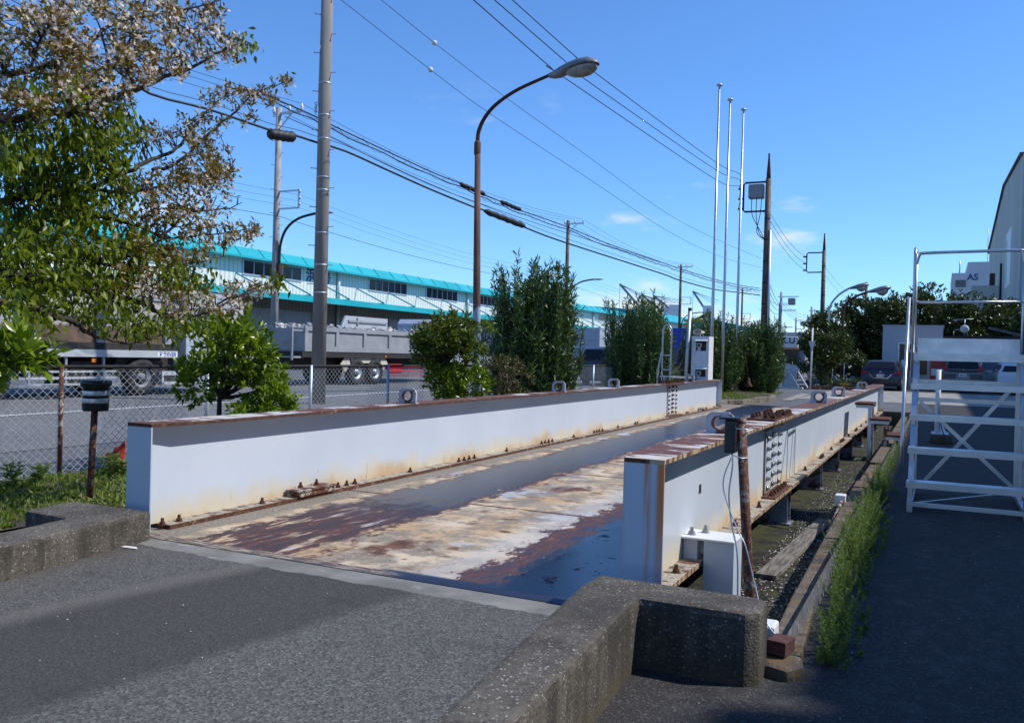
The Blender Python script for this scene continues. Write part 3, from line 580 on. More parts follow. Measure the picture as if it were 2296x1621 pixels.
def girder(name, label, loc, rz, L_, inner, lugs, cover, splices, fl, group):
    """welded I-beam; inner = +1/-1 side facing the deck, local y runs along the beam"""
    t = thing(name, label, 'steel girder', loc, rz, group)
    H_, W_ = .74, .135
    b = MB(); b.box(-.006, .006, .012, L_-.012, .03, .715); b.build('web', M['web'], t, world=False)
    def ch(z0, z1, i):
        # narrower corners at the near end on the deck side
        xs = lambda y: (W_-.045) if y == 0 else W_
        pts = [(-W_ if i > 0 else -xs(0), 0), (W_ if i < 0 else xs(0), 0)]
        if i > 0: pts += [(W_, .30), (W_, L_), (-W_, L_)]
        else: pts += [(W_, L_), (-W_, L_), (-W_, .30)]
        return pts
    pts = ch(0, 0, inner); b = MB(); k = len(pts)
    b.add([(x, y, .7150) for x, y in pts] + [(x, y, H_) for x, y in pts], [tuple(range(k-1, -1, -1)), tuple(range(k, 2*k))] + [(i, (i+1) % k, k+(i+1) % k, k+i) for i in range(k)])
    o = b.build('top_flange', [M['flange' if inner < 0 else 'flange_rusty'], M['flange_edge' if inner < 0 else 'flange_edge_rusty'], M['web']], t, world=False)
    for p in o.data.polygons: p.material_index = 0 if p.normal.z > .5 else (2 if p.normal.z < -.5 else 1)
    b = MB(); b.box(-W_, W_, .14, L_, 0, .03); o = b.build('bottom_flange', [M['lowflange'], M['flange_edge' if inner < 0 else 'lowflange_r']], t, world=False)
    for p in o.data.polygons: p.material_index = 0 if p.normal.z > .5 else 1
    xa, xb = (-W_, W_-.045) if inner > 0 else (-W_+.045, W_)
    b = MB(); b.box(xa, xb, -.001, .011, -.32, .7148); b.build('end_plate', M['endplate'], t, world=False)
    b = MB(); b.box(-W_, W_, L_-.011, L_-.0005, -.1, .7148); b.build('end_plate', M['web'], t, world=False)
    for y, mt in lugs: lug(t, y, mt)
    for y in cover['flange']: bolt(t, (cover['x'] + random.uniform(-.004, .004), y, .03))
    for (y0, y1, top0, top1, side) in splices:
        for s_ in (1, -1):
            b = MB(); b.box(s_*.007 if s_ > 0 else -.019, .019 if s_ > 0 else -.007, y0, y1, .06, .69)
            b.build('web_splice_plate', M['web'], t, world=False)
        b = MB(); b.box(-.125, .125, top0, top1, .7402, .757); b.build('flange_splice_plate', M['rust'], t, world=False)
        for q_ in ((-.127, -.02, top0, top1, .700, .7148), (.02, .127, top0, top1, .700, .7148), (-.13, .13, top0+.1, top1-.1, .0302, .045)): b = MB(); b.box(*q_); b.build('flange_splice_plate', M['rust'], t, world=False)
        b = MB(); b.box(.0195*side-.003, .0195*side+.003, y0-.012, y0+.004, .05, .70); b.build('rust_seam', M['rust'], t, world=False)
        ny = 4; 
        for j in range(ny):
            for i in range(7): bolt(t, (.019*side, y0 + (.10, .42, .53, .86)[j]*(y1-y0), .10+.092*i+(.0 if j in (0, 3) else .015)), 'w', 'x' if side > 0 else '-x', 'steel_bolt' if inner < 0 else 'rustbolt')
        for yy in (.09, .24, .36, .64, .78, .92):
            for xx in (-.085, .03, .095): bolt(t, (xx, top0+yy*(top1-top0), .757), 'b')
    return t
def groups(a0, step, n, L_):
    r = []; y = a0
    while y < L_-.4:
        r.append(y); r += [y+step*.62+.13*k for k in range(4)] if n else []; y += step
    return r
ylist = [.12, .27, 1.14] + [2.02+.13*i for i in range(4)] + [3.40] + [4.45+.13*i for i in range(4)] + [5.75] + [6.9+.13*i for i in range(4)] + [8.15] + [9.1+.13*i for i in range(4)] + [10.35, 11.4, 11.53, 14.6, 15.4, 15.53, 16.6, 17.5, 18.4, 19.3]
ylist = [y for y in ylist if not 13.5 < y < 15.2 and y < 18.8]
gl = girder('weighbridge_girder', 'long blue-grey steel beam with rusty top flange on the left of the deck', (-4.905, 4.245, 0), .0225, 19.1, 1,
            [(3.45, 'lug'), (7.7, 'lug'), (10.3, 'lug'), (16.0, 'lug')], dict(flange=ylist, x=.085), [(13.95, 14.75, 13.7, 15.0, 1)], 0, 'pair of girders carrying the weighbridge deck')
b = MB(); b.box(.02, .155, 1.52, 2.0, .031, .075); b.box(.02, .165, 1.50, 2.02, .075, .088); jb = b.build('jack_bracket', M['rustlight'], gl, world=False)
for y in (1.66, 1.88): bolt(gl, (.05, y, .088), 'n')
b = MB(); b.box(.02, .15, 16.9, 17.3, .031, .085); b.build('jack_bracket', M['rustlight'], gl, world=False)
rl = [.5, 2.15, 3.1] + [3.95+.12*i for i in range(6)] + [6.0] + [7.4, 7.52, 7.64] + [8.7] + [10+.13*i for i in range(4)] + [11.3] + [12.6+.13*i for i in range(4)] + [14, 15.2, 16.5, 17.8, 19]
gr = girder('weighbridge_girder', 'steel beam on the right of the deck with peeling rust-and-white top flange and silver bolts', (-1.425, 4.49, 0), .0, 20.25, -1,
            [(1.90, 'lug'), (7.7, 'lug'), (10.2, 'lug'), (14.9, 'lug')], dict(flange=rl, x=.075), [(3.68, 4.5, 3.5, 4.6, 1)], 0, 'pair of girders carrying the weighbridge deck')
# brackets under the right girder
for y in (4.65, 7.35, 9.5, 11.7, 13.9, 16.2, 18.3):
    b = MB(); b.box(-.35, .10, y-.10, y-.088, -.34, -.001); b.box(-.35, .10, y+.088, y+.10, -.34, -.001); b.box(-.13, -.118, y-.088, y+.088, -.34, -.001); b.box(-.36, .13, y-.13, y+.13, -.357, -.342)
    b.build('support_bracket', M['bracket'], gr, world=False)
b = MB(); b.box(.0, .335, .86, 1.14, .158, .172, b=.004); b.build('bracket_cap', M['white'], gr, world=False)
b = MB(); b.box(.145, .33, .88, 1.12, -.35, .157); b.box(.012, .10, .9, 1.1, .031, .15); b.build('jack_bracket', M['boxpaint'], gr, world=False)
for i in range(6): bolt(gr, (.08, 3.72+.14*i, .0455), 'b')
for p in ((.05, .95), (.11, 1.06)): bolt(gr, (p[0], p[1], .172), 'n', 'z', 'steel_bolt')
b = MB(); b.box(.0063, .0085, 1.28, 1.34, .38, .44); b.build('label_plate', M['dark'], gr, world=False)

# deck between the girders
t = thing('weighbridge_deck', 'worn cream and rust steel deck plate with dark polished wheel tracks between the girders', 'weighbridge deck', (-3.1, 4.2, 0))
b = MB(); b.box(-5.35, -1.565, 4.235, 23.35, -.022, -.002); o = b.build('deck_plate', M['deck'], t)
b = MB(); b.box(-4.78, -1.5, 4.128, 4.222, -.02, .004); b.build('threshold_plate', M['rustlight'] if False else M['threshold'], t)
b = MB(); b.box(-4.78, -1.5, 4.223, 4.2345, -.05, -.012); b.build('gap_seal', M['black'], t)
b = MB(); b.box(-5.5, -1.5, 23.36, 25.3, -.02, .0); b.build('far_threshold_plate', M['deck'], t)
b = MB()
for i in range(9): b.box(-5.3, -1.6, 5+2.3*i, 5.1+2.3*i, -.2, -.023)
b.build('cross_beams', M['rust'], t)

# rusty steps climbing to the right girder
t = thing('access_steps', 'three rusty ribbed treads on blue-grey angle legs against the right girder', 'steel steps', (-.9, 16.2, -.34))
for i, (x0, x1, z) in enumerate(((-1.27, -.97, .60), (-1.03, -.72, .345), (-.79, -.47, .085))):
    b = MB()
    for j in range(14):
        xx = x0 + (x1-x0)*j/14; b.box(xx, xx+(x1-x0)/14*.62, 15.82, 16.6, z-.012, z+.012)
    b.box(x0, x1, 15.82, 16.6, z-.022, z-.0125); b.build('tread', M['rust'], t)
    b = MB(); b.box(x0+.02, x1-.01, 15.84, 15.86, z-.075, z-.023); b.box(x0+.02, x1-.01, 16.56, 16.58, z-.075, z-.023); b.build('tread_frame', M['web'], t)
    for yy in (15.86, 16.5):
        b = MB(); b.box(x1-.09, x1-.035, yy, yy+.055, -.36, z-.076); b.build('leg', M['rustlight'] if i else M['web'], t)

# wheel-height post with black device box in front of the right girder
pb = un(1680, 1335, Y=4.55); pt = un(1662, 948, Y=4.55)
pdir = (pt-pb).normalized(); foot = pb - pdir*((pb.z+.36)/pdir.z)
t = thing('sensor_post', 'peeling rusty pipe with a black device box strapped to its top, before the right girder', 'post', tuple(foot))
b = MB(); b.tube([foot, pt], .0255, 16); b.tube([pt - pdir*.002, pt+pdir*.012, pt+pdir*.022+Vector((.004, 0, 0))], [.027, .026, .008], 12); b.build('pipe', M['rustpost'], t)
c = un(1640, 975, Y=4.5)
b = MB(); b.box(c.x-.030, c.x+.026, c.y-.035, c.y+.035, c.z-.092, c.z+.080, b=.008); b.build('device_box', M['black'], t)
b = MB(); b.box(c.x-.055, c.x+.034, c.y-.05, c.y+.045, c.z+.0805, c.z+.092, b=.003); b.bar((c.x+.030, c.y, c.z+.05), (c.x+.030, c.y, c.z+.085), .01); b.build('visor', M['black'], t)
b = MB(); b.tube([c+Vector((.0, -.01, .035)), c+Vector((.055, -.045, .036)), c+Vector((.085, -.02, .034)), c+Vector((.085, .07, .035))], .003, 6); b.build('strap', M['galv'], t); b = MB(); b.tube([c+Vector((.02, -.04, -.1)), c+Vector((.06, -.035, -.112)), c+Vector((.084, -.0, -.112)), c+Vector((.08, .07, -.11))], .003, 6); b.build('strap', M['galv'], t)
c2_ = c
b = MB(); pts = [c+Vector((.005, 0, -.09)), c+Vector((.012, -.01, -.16)), c+Vector((-.0, -.02, -.30)), c+Vector((.015, -.01, -.45)), c+Vector((.05, -.02, -.6)), c+Vector((.055, 0, -.85)), c+Vector((.06, 0, -1.05))]
def smooth_pts(p, n=6):
    out = []
    P_ = [p[0]] + p + [p[-1]]
    for i in range(1, len(P_)-2):
        for k in range(n):
            s = k/n; a, b_, c_, d = P_[i-1], P_[i], P_[i+1], P_[i+2]
            out.append(.5*((2*b_) + (c_-a)*s + (2*a-5*b_+4*c_-d)*s*s + (3*b_-a-3*c_+d)*s**3))
    out.append(p[-1]); return out
b.tube(smooth_pts(pts), .0045, 6); b.build('cable', M['galv'], t)
b = MB(); pts = [un(1640, 1025, Y=4.42), un(1622, 1075, Y=4.42), un(1628, 1120, Y=4.42), un(1655, 1190, Y=4.40), un(1672, 1225, Y=4.38), un(1690, 1300, Y=4.36), un(1708, 1370, Y=4.30), un(1728, 1410, Y=4.26), un(1750, 1432, Y=4.24)]
b.tube(smooth_pts(pts), .0032, 6)
tag(b.build('loose_cable', M['galv']), 'thin grey cable dangling past the rusty pipe to the white box', 'cable')

# far-side bollard-like post with banded device by the grass
bb_ = un(200, 1125, 0); bt = un(213, 905, Y=bb_.y)
t = thing('sensor_post', 'thin rusty pipe with a black cylinder wrapped in two silver tapes, beside the grass', 'post', tuple(bb_))
b = MB(); b.tube([bb_-Vector((0, 0, .05)), bt], .026, 12); b.build('pipe', M['rustpost'], t)
ct = un(215, 886, Y=bb_.y)
b = MB(); b.lathe([(.096, -.125), (.098, -.12), (.098, .07), (.116, .08), (.120, .115), (.100, .122)], 24, ct); b.box(ct.x-.14, ct.x-.1, ct.y-.02, ct.y+.02, ct.z-.11, ct.z-.05); b.build('device_housing', M['black'], t)
for dz in (-.03, -.09): 
    b = MB(); z = dz+.045; b.lathe([(.1005, z-.016), (.1015, z-.012), (.1015, z+.018), (.1005, z+.022)], 24, ct, sm=True); b.build('silver_tape', M['reflect'], t)

# things lying in the pit
b = MB(); P1, P2 = Vector((-1.125, 6.7, -.335)), Vector((-1.0, 9.4, -.335)); b.bar(P1, P2, .15, .03)
tag(b.build('plank', M['wood']), 'weathered grey timber plank lying on the mossy pit floor', 'plank')
t = thing('junction_box', 'white junction box with rusty conduit on the pit edge', 'junction box', (-.86, 9.3, -.1))
b = MB(); b.box(-.90, -.80, 9.2, 9.34, -.15, -.035, b=.008); b.build('box', M['white'], t)
b = MB(); b.tube([(-.835, 9.2, -.10), (-.83, 8.6, -.15), (-.83, 7.9, -.20)], .017, 8); b.build('conduit', M['rustlight'], t)
wq = un(1722, 1418, Y=4.30); b = MB(); b.box(wq.x-.09, wq.x+.03, 4.30, 4.44, -.34, wq.z+.03, b=.012)
tag(b.build('white_box', M['white']), 'white plastic box half hidden behind the concrete kerb corner', 'box')
MM = Matrix.Translation((-.625, 4.17, -.03)) @ Matrix.Rotation(R(-12), 4, 'Z')
b = MB(); b.box(-.046, .046, -.062, .062, -.036, .030, M=MM, b=.004); tag(b.build('loose_brick', M['brick']), 'dark red brick lying on the broken end of the pit edging', 'brick')

# ================================================================ VEGETATION
def np_mesh(name, V, F, mat, parent=None, smooth=False):
    me = bpy.data.meshes.new(name); V = np.asarray(V, dtype=np.float32); F = np.asarray(F, dtype=np.int32); k = F.shape[1]
    if parent is not None: V = V - np.array(parent.location, dtype=np.float32)
    me.vertices.add(len(V)); me.vertices.foreach_set('co', V.ravel())
    me.loops.add(F.size); me.loops.foreach_set('vertex_index', F.ravel())
    me.polygons.add(len(F)); me.polygons.foreach_set('loop_start', np.arange(0, F.size, k, dtype=np.int32)); me.polygons.foreach_set('loop_total', np.full(len(F), k, dtype=np.int32))
    for m_ in (mat if isinstance(mat, list) else [mat]): me.materials.append(m_)
    me.update(calc_edges=True)
    o = bpy.data.objects.new(name, me); C.objects.link(o)
    if parent is not None: o.parent = parent
    return o
def nrm(a): return a/np.maximum(np.linalg.norm(a, axis=-1, keepdims=True), 1e-9)
def leaf_arrays(c, d, L_, W_, fold=.12, wide=.45, droop=0.):
    n = len(c); d = nrm(d); side = nrm(np.cross(d, rng.normal(size=(n, 3)))); up = np.cross(side, d)
    L_ = np.broadcast_to(L_, (n,))[:, None]*rng.uniform(.7, 1.2, (n, 1)); W_ = np.broadcast_to(W_, (n,))[:, None]*rng.uniform(.8, 1.15, (n, 1))
    a = c; m_ = c + d*L_*wide; t_ = c + d*L_; t_[:, 2] -= (droop*L_[:, 0])
    V = np.stack([a, m_+side*W_/2+up*fold*W_, t_, m_-side*W_/2+up*fold*W_], 1).reshape(-1, 3)
    i = np.arange(n)*4; F = np.concatenate([np.stack([i, i+1, i+2], 1), np.stack([i, i+2, i+3], 1)])
    return V, F
def rosettes(P, D, k, L_, W_, spread=.9, **kw):
    """k leaves round each growing tip"""
    n = len(P); P = np.repeat(P, k, 0); D = np.repeat(nrm(D), k, 0)
    dd = nrm(D + spread*rng.normal(size=(n*k, 3))*np.array([1, 1, .8])); off = rng.uniform(-1, 1, (n*k, 1))*L_*.6
    return leaf_arrays(P + D*off*.7, dd, L_, W_, **kw)
def sample_lobes(lobes, n, shell=.55):
    """points in the union of ellipsoids, denser toward the surface; direction = outward"""
    w_ = np.array([l[3]*l[4]*l[5] for l in lobes])**.75; w_ /= w_.sum(); idx = rng.choice(len(lobes), n, p=w_); Lb = np.array(lobes)[idx]
    u = nrm(rng.normal(size=(n, 3))); r = rng.uniform(shell**2, 1, (n, 1))**.5*rng.uniform(.86, 1.12, (n, 1))
    return Lb[:, :3] + u*r*Lb[:, 3:6], u
def clumpy(P, D, freq=3.0, th=-.25):
    """drop points by a lumpy field so that gaps open in the crown"""
    q = P*freq; f = np.sin(q[:, 0]*1.3+q[:, 2]*.7)+np.sin(q[:, 1]*1.1-q[:, 2]*1.2+1)+np.sin(q[:, 2]*1.7+q[:, 0]*.6+2)+np.sin(q[:, 0]*2.3+q[:, 1]*2.1)*.6
    k = f > th*3 + rng.uniform(-.6, .6, len(P)); return P[k], D[k]
def bush(name, label, cat, base, lobes, n, k, L_, W_, mat, group=None, trunk_r=.03, stems=14, up=.5, shell=.5, th=-.25, freq=6., bark='bark', spread=.9, multi=1, part='leaves'):
    base = Vector(base); t = thing(name, label, cat, tuple(base), 0, group)
    P, D = sample_lobes(lobes, n, shell); P, D = clumpy(P, D, freq, th); D = D + np.array([0, 0, up])
    V, F = rosettes(P, D, k, L_, W_, spread); np_mesh(part, V, F, mat, t)
    b = MB(); lb = np.array(lobes); ctr = Vector(lb[:, :3].mean(0)); zmin = min(l[2]-l[5]*.6 for l in lobes)
    for q in range(multi):
        bo = base + Vector((random.uniform(-1, 1), random.uniform(-1, 1), 0))*(.05*multi if multi > 1 else 0)
        fork = Vector((base.x*.6+ctr.x*.4, base.y*.6+ctr.y*.4, max(zmin, base.z+.05))) + Vector((random.uniform(-1, 1), random.uniform(-1, 1), 0))*.06*multi
        b.tube(smooth_pts([bo-Vector((0, 0, .05)), (bo*.5+fork*.5)+Vector((random.uniform(-.03, .03), random.uniform(-.03, .03), 0)), fork], 4), [trunk_r*(1-.35*i/8) for i in range(9)], 8)
        for i in range(stems//multi):
            e = Vector(P[rng.integers(len(P))]); mid = fork*.5+e*.5+Vector((random.uniform(-.1, .1), random.uniform(-.1, .1), random.uniform(-.08, .12)))*(e-fork).length*.5
            b.tube(smooth_pts([fork, mid, e], 4), [trunk_r*.55*(1-.8*j/8) for j in range(9)], 5, cap=False)
    b.build('trunk', M[bark], t)
    return t
def dep(p): return (Vector(p)-EYE).dot(CF)
def lobeset(cx, cy, z0, z1, r, n, seed, squash=1.):
    rr = random.Random(seed); out = [(cx, cy, (z0+z1)/2, r*.72, r*.72, (z1-z0)*.42)]
    for i in range(n):
        a = 2*math.pi*i/n + rr.uniform(-.3, .3); zz = rr.uniform(z0+(z1-z0)*.15, z1-(z1-z0)*.22); q = rr.uniform(.35, .68)*r; s = rr.uniform(.34, .52)*r
        out.append((cx+q*math.cos(a), cy+q*math.sin(a), zz, s, s, min(s*1.05, (z1-z0)*.4)))
    return out
def bush_at(x, xw, ytop, zb, X, *a, z0=0, nl=8, seed=1, **kw):
    c = un(x, ytop, X=X); d = dep((c.x, c.y, 1)); r = xw*d/FPX/2
    return c, r, c.z
def grow(name, label, cat, x, wpx, ytop, crown_bottom, X, mat, n, k, L_, W_, trunkx=None, nl=9, seed=1, **kw):
    c = un(x, ytop, X=X); r = wpx*dep((c.x, c.y, 1))/FPX/2; zt = c.z
    tb = un(trunkx or x, ytop, X=X)
    lb = lobeset(c.x, c.y, crown_bottom, zt, r, nl, seed)
    return bush(name, label, cat, (tb.x, tb.y, 0), lb, n, k, L_, W_, mat, **kw)
grow('pittosporum_bush', 'bright glossy green bush on a dark single trunk, in front of the fence', 'bush', 528, 250, 696, .74, -6.75, M['lf_bush'], 800, 9, .100, .035, trunkx=497, seed=3, trunk_r=.035, group='bushes along the fence', th=-.12, freq=8)
grow('pittosporum_bush', 'low bright green bush against the left girder, below the single-trunk bush', 'bush', 592, 160, 866, .34, -6.3, M['lf_bush'], 330, 9, .100, .035, seed=5, trunk_r=.02, group='bushes along the fence', freq=9, nl=5)
grow('pittosporum_bush', 'two-tiered green bush with thin trunk, left of the rusty street lamp post', 'bush', 1003, 172, 710, 1.15, -6.9, M['lf_bushdk'], 1500, 8, .085, .030, seed=8, trunk_r=.03, group='bushes along the fence', th=-.35, freq=8)
c = un(1020, 800, X=-6.88); o = bush('pittosporum_bush', 'lower green bush tier spreading left of the pale foot of the rusty lamp post', 'bush', (c.x, c.y, 0), lobeset(c.x, c.y, .55, 1.22, .52, 7, 4), 850, 8, .085, .030, M['lf_bush'], group='bushes along the fence', trunk_r=.02, freq=8)
grow('bronze_bush', 'brownish-green twiggy bush between the lamp post and the tall oleander', 'bush', 1140, 128, 778, .35, -6.7, M['lf_brown'], 900, 8, .055, .018, seed=9, trunk_r=.02, group='bushes along the fence', th=-.1, freq=9, stems=30, bark='twig', multi=3)
grow('bronze_bush', 'small green sprouting bush at the right side of the rusty lamp post', 'bush', 1088, 48, 708, 1.2, -6.75, M['lf_bush'], 120, 8, .08, .028, seed=19, trunk_r=.012, group='bushes along the fence', nl=3)
def oleander(label, x, wpx, ytop, X, seed, nst=120, Y=None, leaf=.155, ground=0, group='oleanders along the fence', narrow=.42):
    c = un(x, ytop, X=X) if Y is None else un(x, ytop, Y=Y); d = dep((c.x, c.y, 1)); r = wpx*d/FPX/2; H_ = c.z-ground
    rr = np.random.default_rng(seed); base = np.array([c.x, c.y, ground]); t = thing('oleander', label, 'oleander', (c.x, c.y, ground), 0, group)
    P = []; D = []; b = MB()
    for i in range(nst):
        a = rr.uniform(0, 2*math.pi); q = rr.uniform(0, 1)**.5; rad = r*q
        hh = H_*(1 - .10*q**4)*rr.uniform(.72, 1.0)*(.84+.16*math.sin(3*a+seed*2.1))
        if i % 3 == 0: hh *= rr.uniform(.35, .7); rad = r*rr.uniform(.75, 1.12)
        s = base + np.array([math.cos(a)*rad*narrow, math.sin(a)*rad*narrow, 0]); e = base + np.array([math.cos(a)*rad, math.sin(a)*rad, hh])
        mdl = (s+e)/2 + np.array([math.cos(a), math.sin(a), 0])*rad*.22 + np.array([0, 0, hh*.04])
        if i < 60: b.tube([s, mdl, e], [.013, .009, .004], 4, cap=False)
        nn = max(5, int(hh*.88/.050))
        for j in range(nn):
            f = 1-(j+.2)/nn*.95; p = (1-f)**2*s + 2*f*(1-f)*mdl + f*f*e; tg = nrm(2*(1-f)*(mdl-s)+2*f*(e-mdl))
            for z in range(3): P.append(p); D.append(nrm(tg*rr.uniform(.5, 1.1) + rr.normal(size=3)*.60))
    Pi, Di = sample_lobes([(c.x, c.y, ground+H_*.42, r*.80, r*.80, H_*.42), (c.x, c.y, ground+H_*.62, r*.62, r*.62, H_*.30)], 1500, .2); Di = Di*.7+np.array([0, 0, .8]); Pi = np.repeat(Pi, 4, 0); Di = np.repeat(Di, 4, 0)+rr.normal(size=(len(Pi), 3))*.55; P += list(Pi); D += list(Di)
    V, F = leaf_arrays(np.array(P), np.array(D), leaf, leaf*.165, fold=.1, wide=.5); np_mesh('leaves', V, F, M['lf_olea'], t); b.build('stems', M['bark'], t)
    return t
oleander('tallest dark green oleander, rising behind the bronze bush right of the lamp post', 1203, 205, 565, -6.9, 1, 330)
oleander('dark oleander in front of the fence, left of the tubular handrail', 1437, 165, 645, -7.5, 2, 260, leaf=.165)
oleander('oleander behind the white terminal box, spreading round the first two flagpoles', 1600, 130, 695, -7.3, 3, 250, leaf=.17)
oleander('rounded oleander on the grassy mound right of the nearest flagpole', 1702, 118, 708, 0, 4, 290, Y=32.6, leaf=.17)
oleander('narrow oleander between the blue container and the white terminal box', 1556, 70, 735, -7.6, 7, 110, leaf=.16)
# bare twiggy shrub
c = un(1492, 760, X=-7.15); t = thing('dry_shrub', 'bare brown twiggy shrub behind the tubular handrail', 'dry shrub', (c.x, c.y, 0)); b = MB()
for i in range(70):
    a = random.uniform(0, 6.28); e = Vector((c.x+math.cos(a)*random.uniform(.1, .75), c.y+math.sin(a)*random.uniform(.1, .75), random.uniform(.8, c.z))); s_ = Vector((c.x, c.y, random.uniform(0, .5)))
    md = s_*.5+e*.5+Vector((random.uniform(-.1, .1), random.uniform(-.1, .1), .08)); b.tube([s_, md, e], [.012, .008, .003], 4, cap=False)
    for j in range(3):
        f = random.uniform(.5, .95); p = s_*(1-f)+e*f; b.tube([p, p+Vector((random.uniform(-.2, .2), random.uniform(-.2, .2), random.uniform(.0, .2)))], [.005, .002], 3, cap=False)
b.build('twigs', M['twig'], t)
# near glossy bush at the far left edge
cc = un(20, 800, d=4.6); lb = [(cc.x, cc.y, cc.z+.02, .17, .15, .12), (cc.x+.13, cc.y+.08, cc.z+.03, .07, .07, .07), (cc.x-.1, cc.y-.06, cc.z-.08, .14, .14, .10)]
bush('camellia_bush', 'large-leaved bright green bush poking in at the left edge above the fence', 'bush', (cc.x-.25, cc.y-.2, 0), lb, 95, 7, .10, .036, M['lf_bush'], trunk_r=.02, stems=12, shell=.3, th=-.6)
# rounded dark tree and hedge trees beyond the yard
def far_tree(name, label, x, wpx, ytop, Y, zb, seed, n=2600, leaf=.13, group='dark evergreen trees behind the office', mat='lf_tree', g=0, nl=12, tall=1.):
    c = un(x, ytop, Y=Y); r = wpx*dep((c.x, c.y, 1))/FPX/2
    lb = lobeset(c.x, c.y, zb, c.z, r, nl, seed)
    return bush(name, label, 'tree', (c.x, c.y, g), lb, n, 6, leaf, leaf*.42, M[mat], group=group, trunk_r=.10, stems=24, freq=3., th=-.22, shell=.35, part='crown', spread=1.0, up=.3)
far_tree('round_tree', 'round dark green tree by the white pole with the small triangular sign', 1846, 124, 736, 45, .75, 21, 4200, .14, None)
far_tree('small_shrub', 'small lit green shrub in front of the wire fence left of the dark blue car', 1928, 60, 775, 49, .1, 22, 700, .12, None)
c = un(1870, 850, Y=44); bush('planter_shrubs', 'low dark shrubs in the brick planter under the round tree', 'shrub', (c.x, c.y, 0), [(c.x+dx, c.y, .3, .42, .4, .30) for dx in (-.9, -.3, .35, .9)], 900, 6, .10, .03, M['lf_tree'], multi=3, trunk_r=.02, freq=6)
for i, (x, wp, yt, Y, lab) in enumerate(((1868, 105, 672, 56, 'lowest dark evergreen, at the left end of the row behind the two far street lamps'), (1935, 110, 648, 59, 'dark evergreen second from the left in the row behind the office'), (2005, 120, 640, 57, 'dark evergreen rising behind the left half of the small grey office'), (2086, 125, 612, 60, 'tallest pointed evergreen of the row, left of the lettered distant building'), (2160, 130, 640, 57, 'broad evergreen below the lettered distant building'), (2232, 120, 655, 59, 'evergreen behind the television aerial and satellite dish'), (2300, 120, 668, 57, 'evergreen cut by the right edge of the picture'))):
    far_tree('evergreen_tree', lab, x, wp*1.12, yt, Y, .2, 30+i, 5200, .21, nl=15)
b_ = [(-4.2, 61), (-1.6, 63), (1.0, 62), (3.6, 63), (6.2, 61)]
for i, (x, y) in enumerate(b_):
    bush('hedge_bush', 'dense dark hedge bush filling the gap under the tree row, %s' % ['at its left end', 'behind the office wall', 'behind the vending machine', 'behind the grey car', 'at the right edge'][i], 'hedge', (x, y, 0), lobeset(x, y, .0, 4.2, 2.4, 9, 60+i), 2600, 6, .24, .11, M['lf_tree'], group='hedge bushes under the trees', trunk_r=.08, freq=2.5, shell=.3)

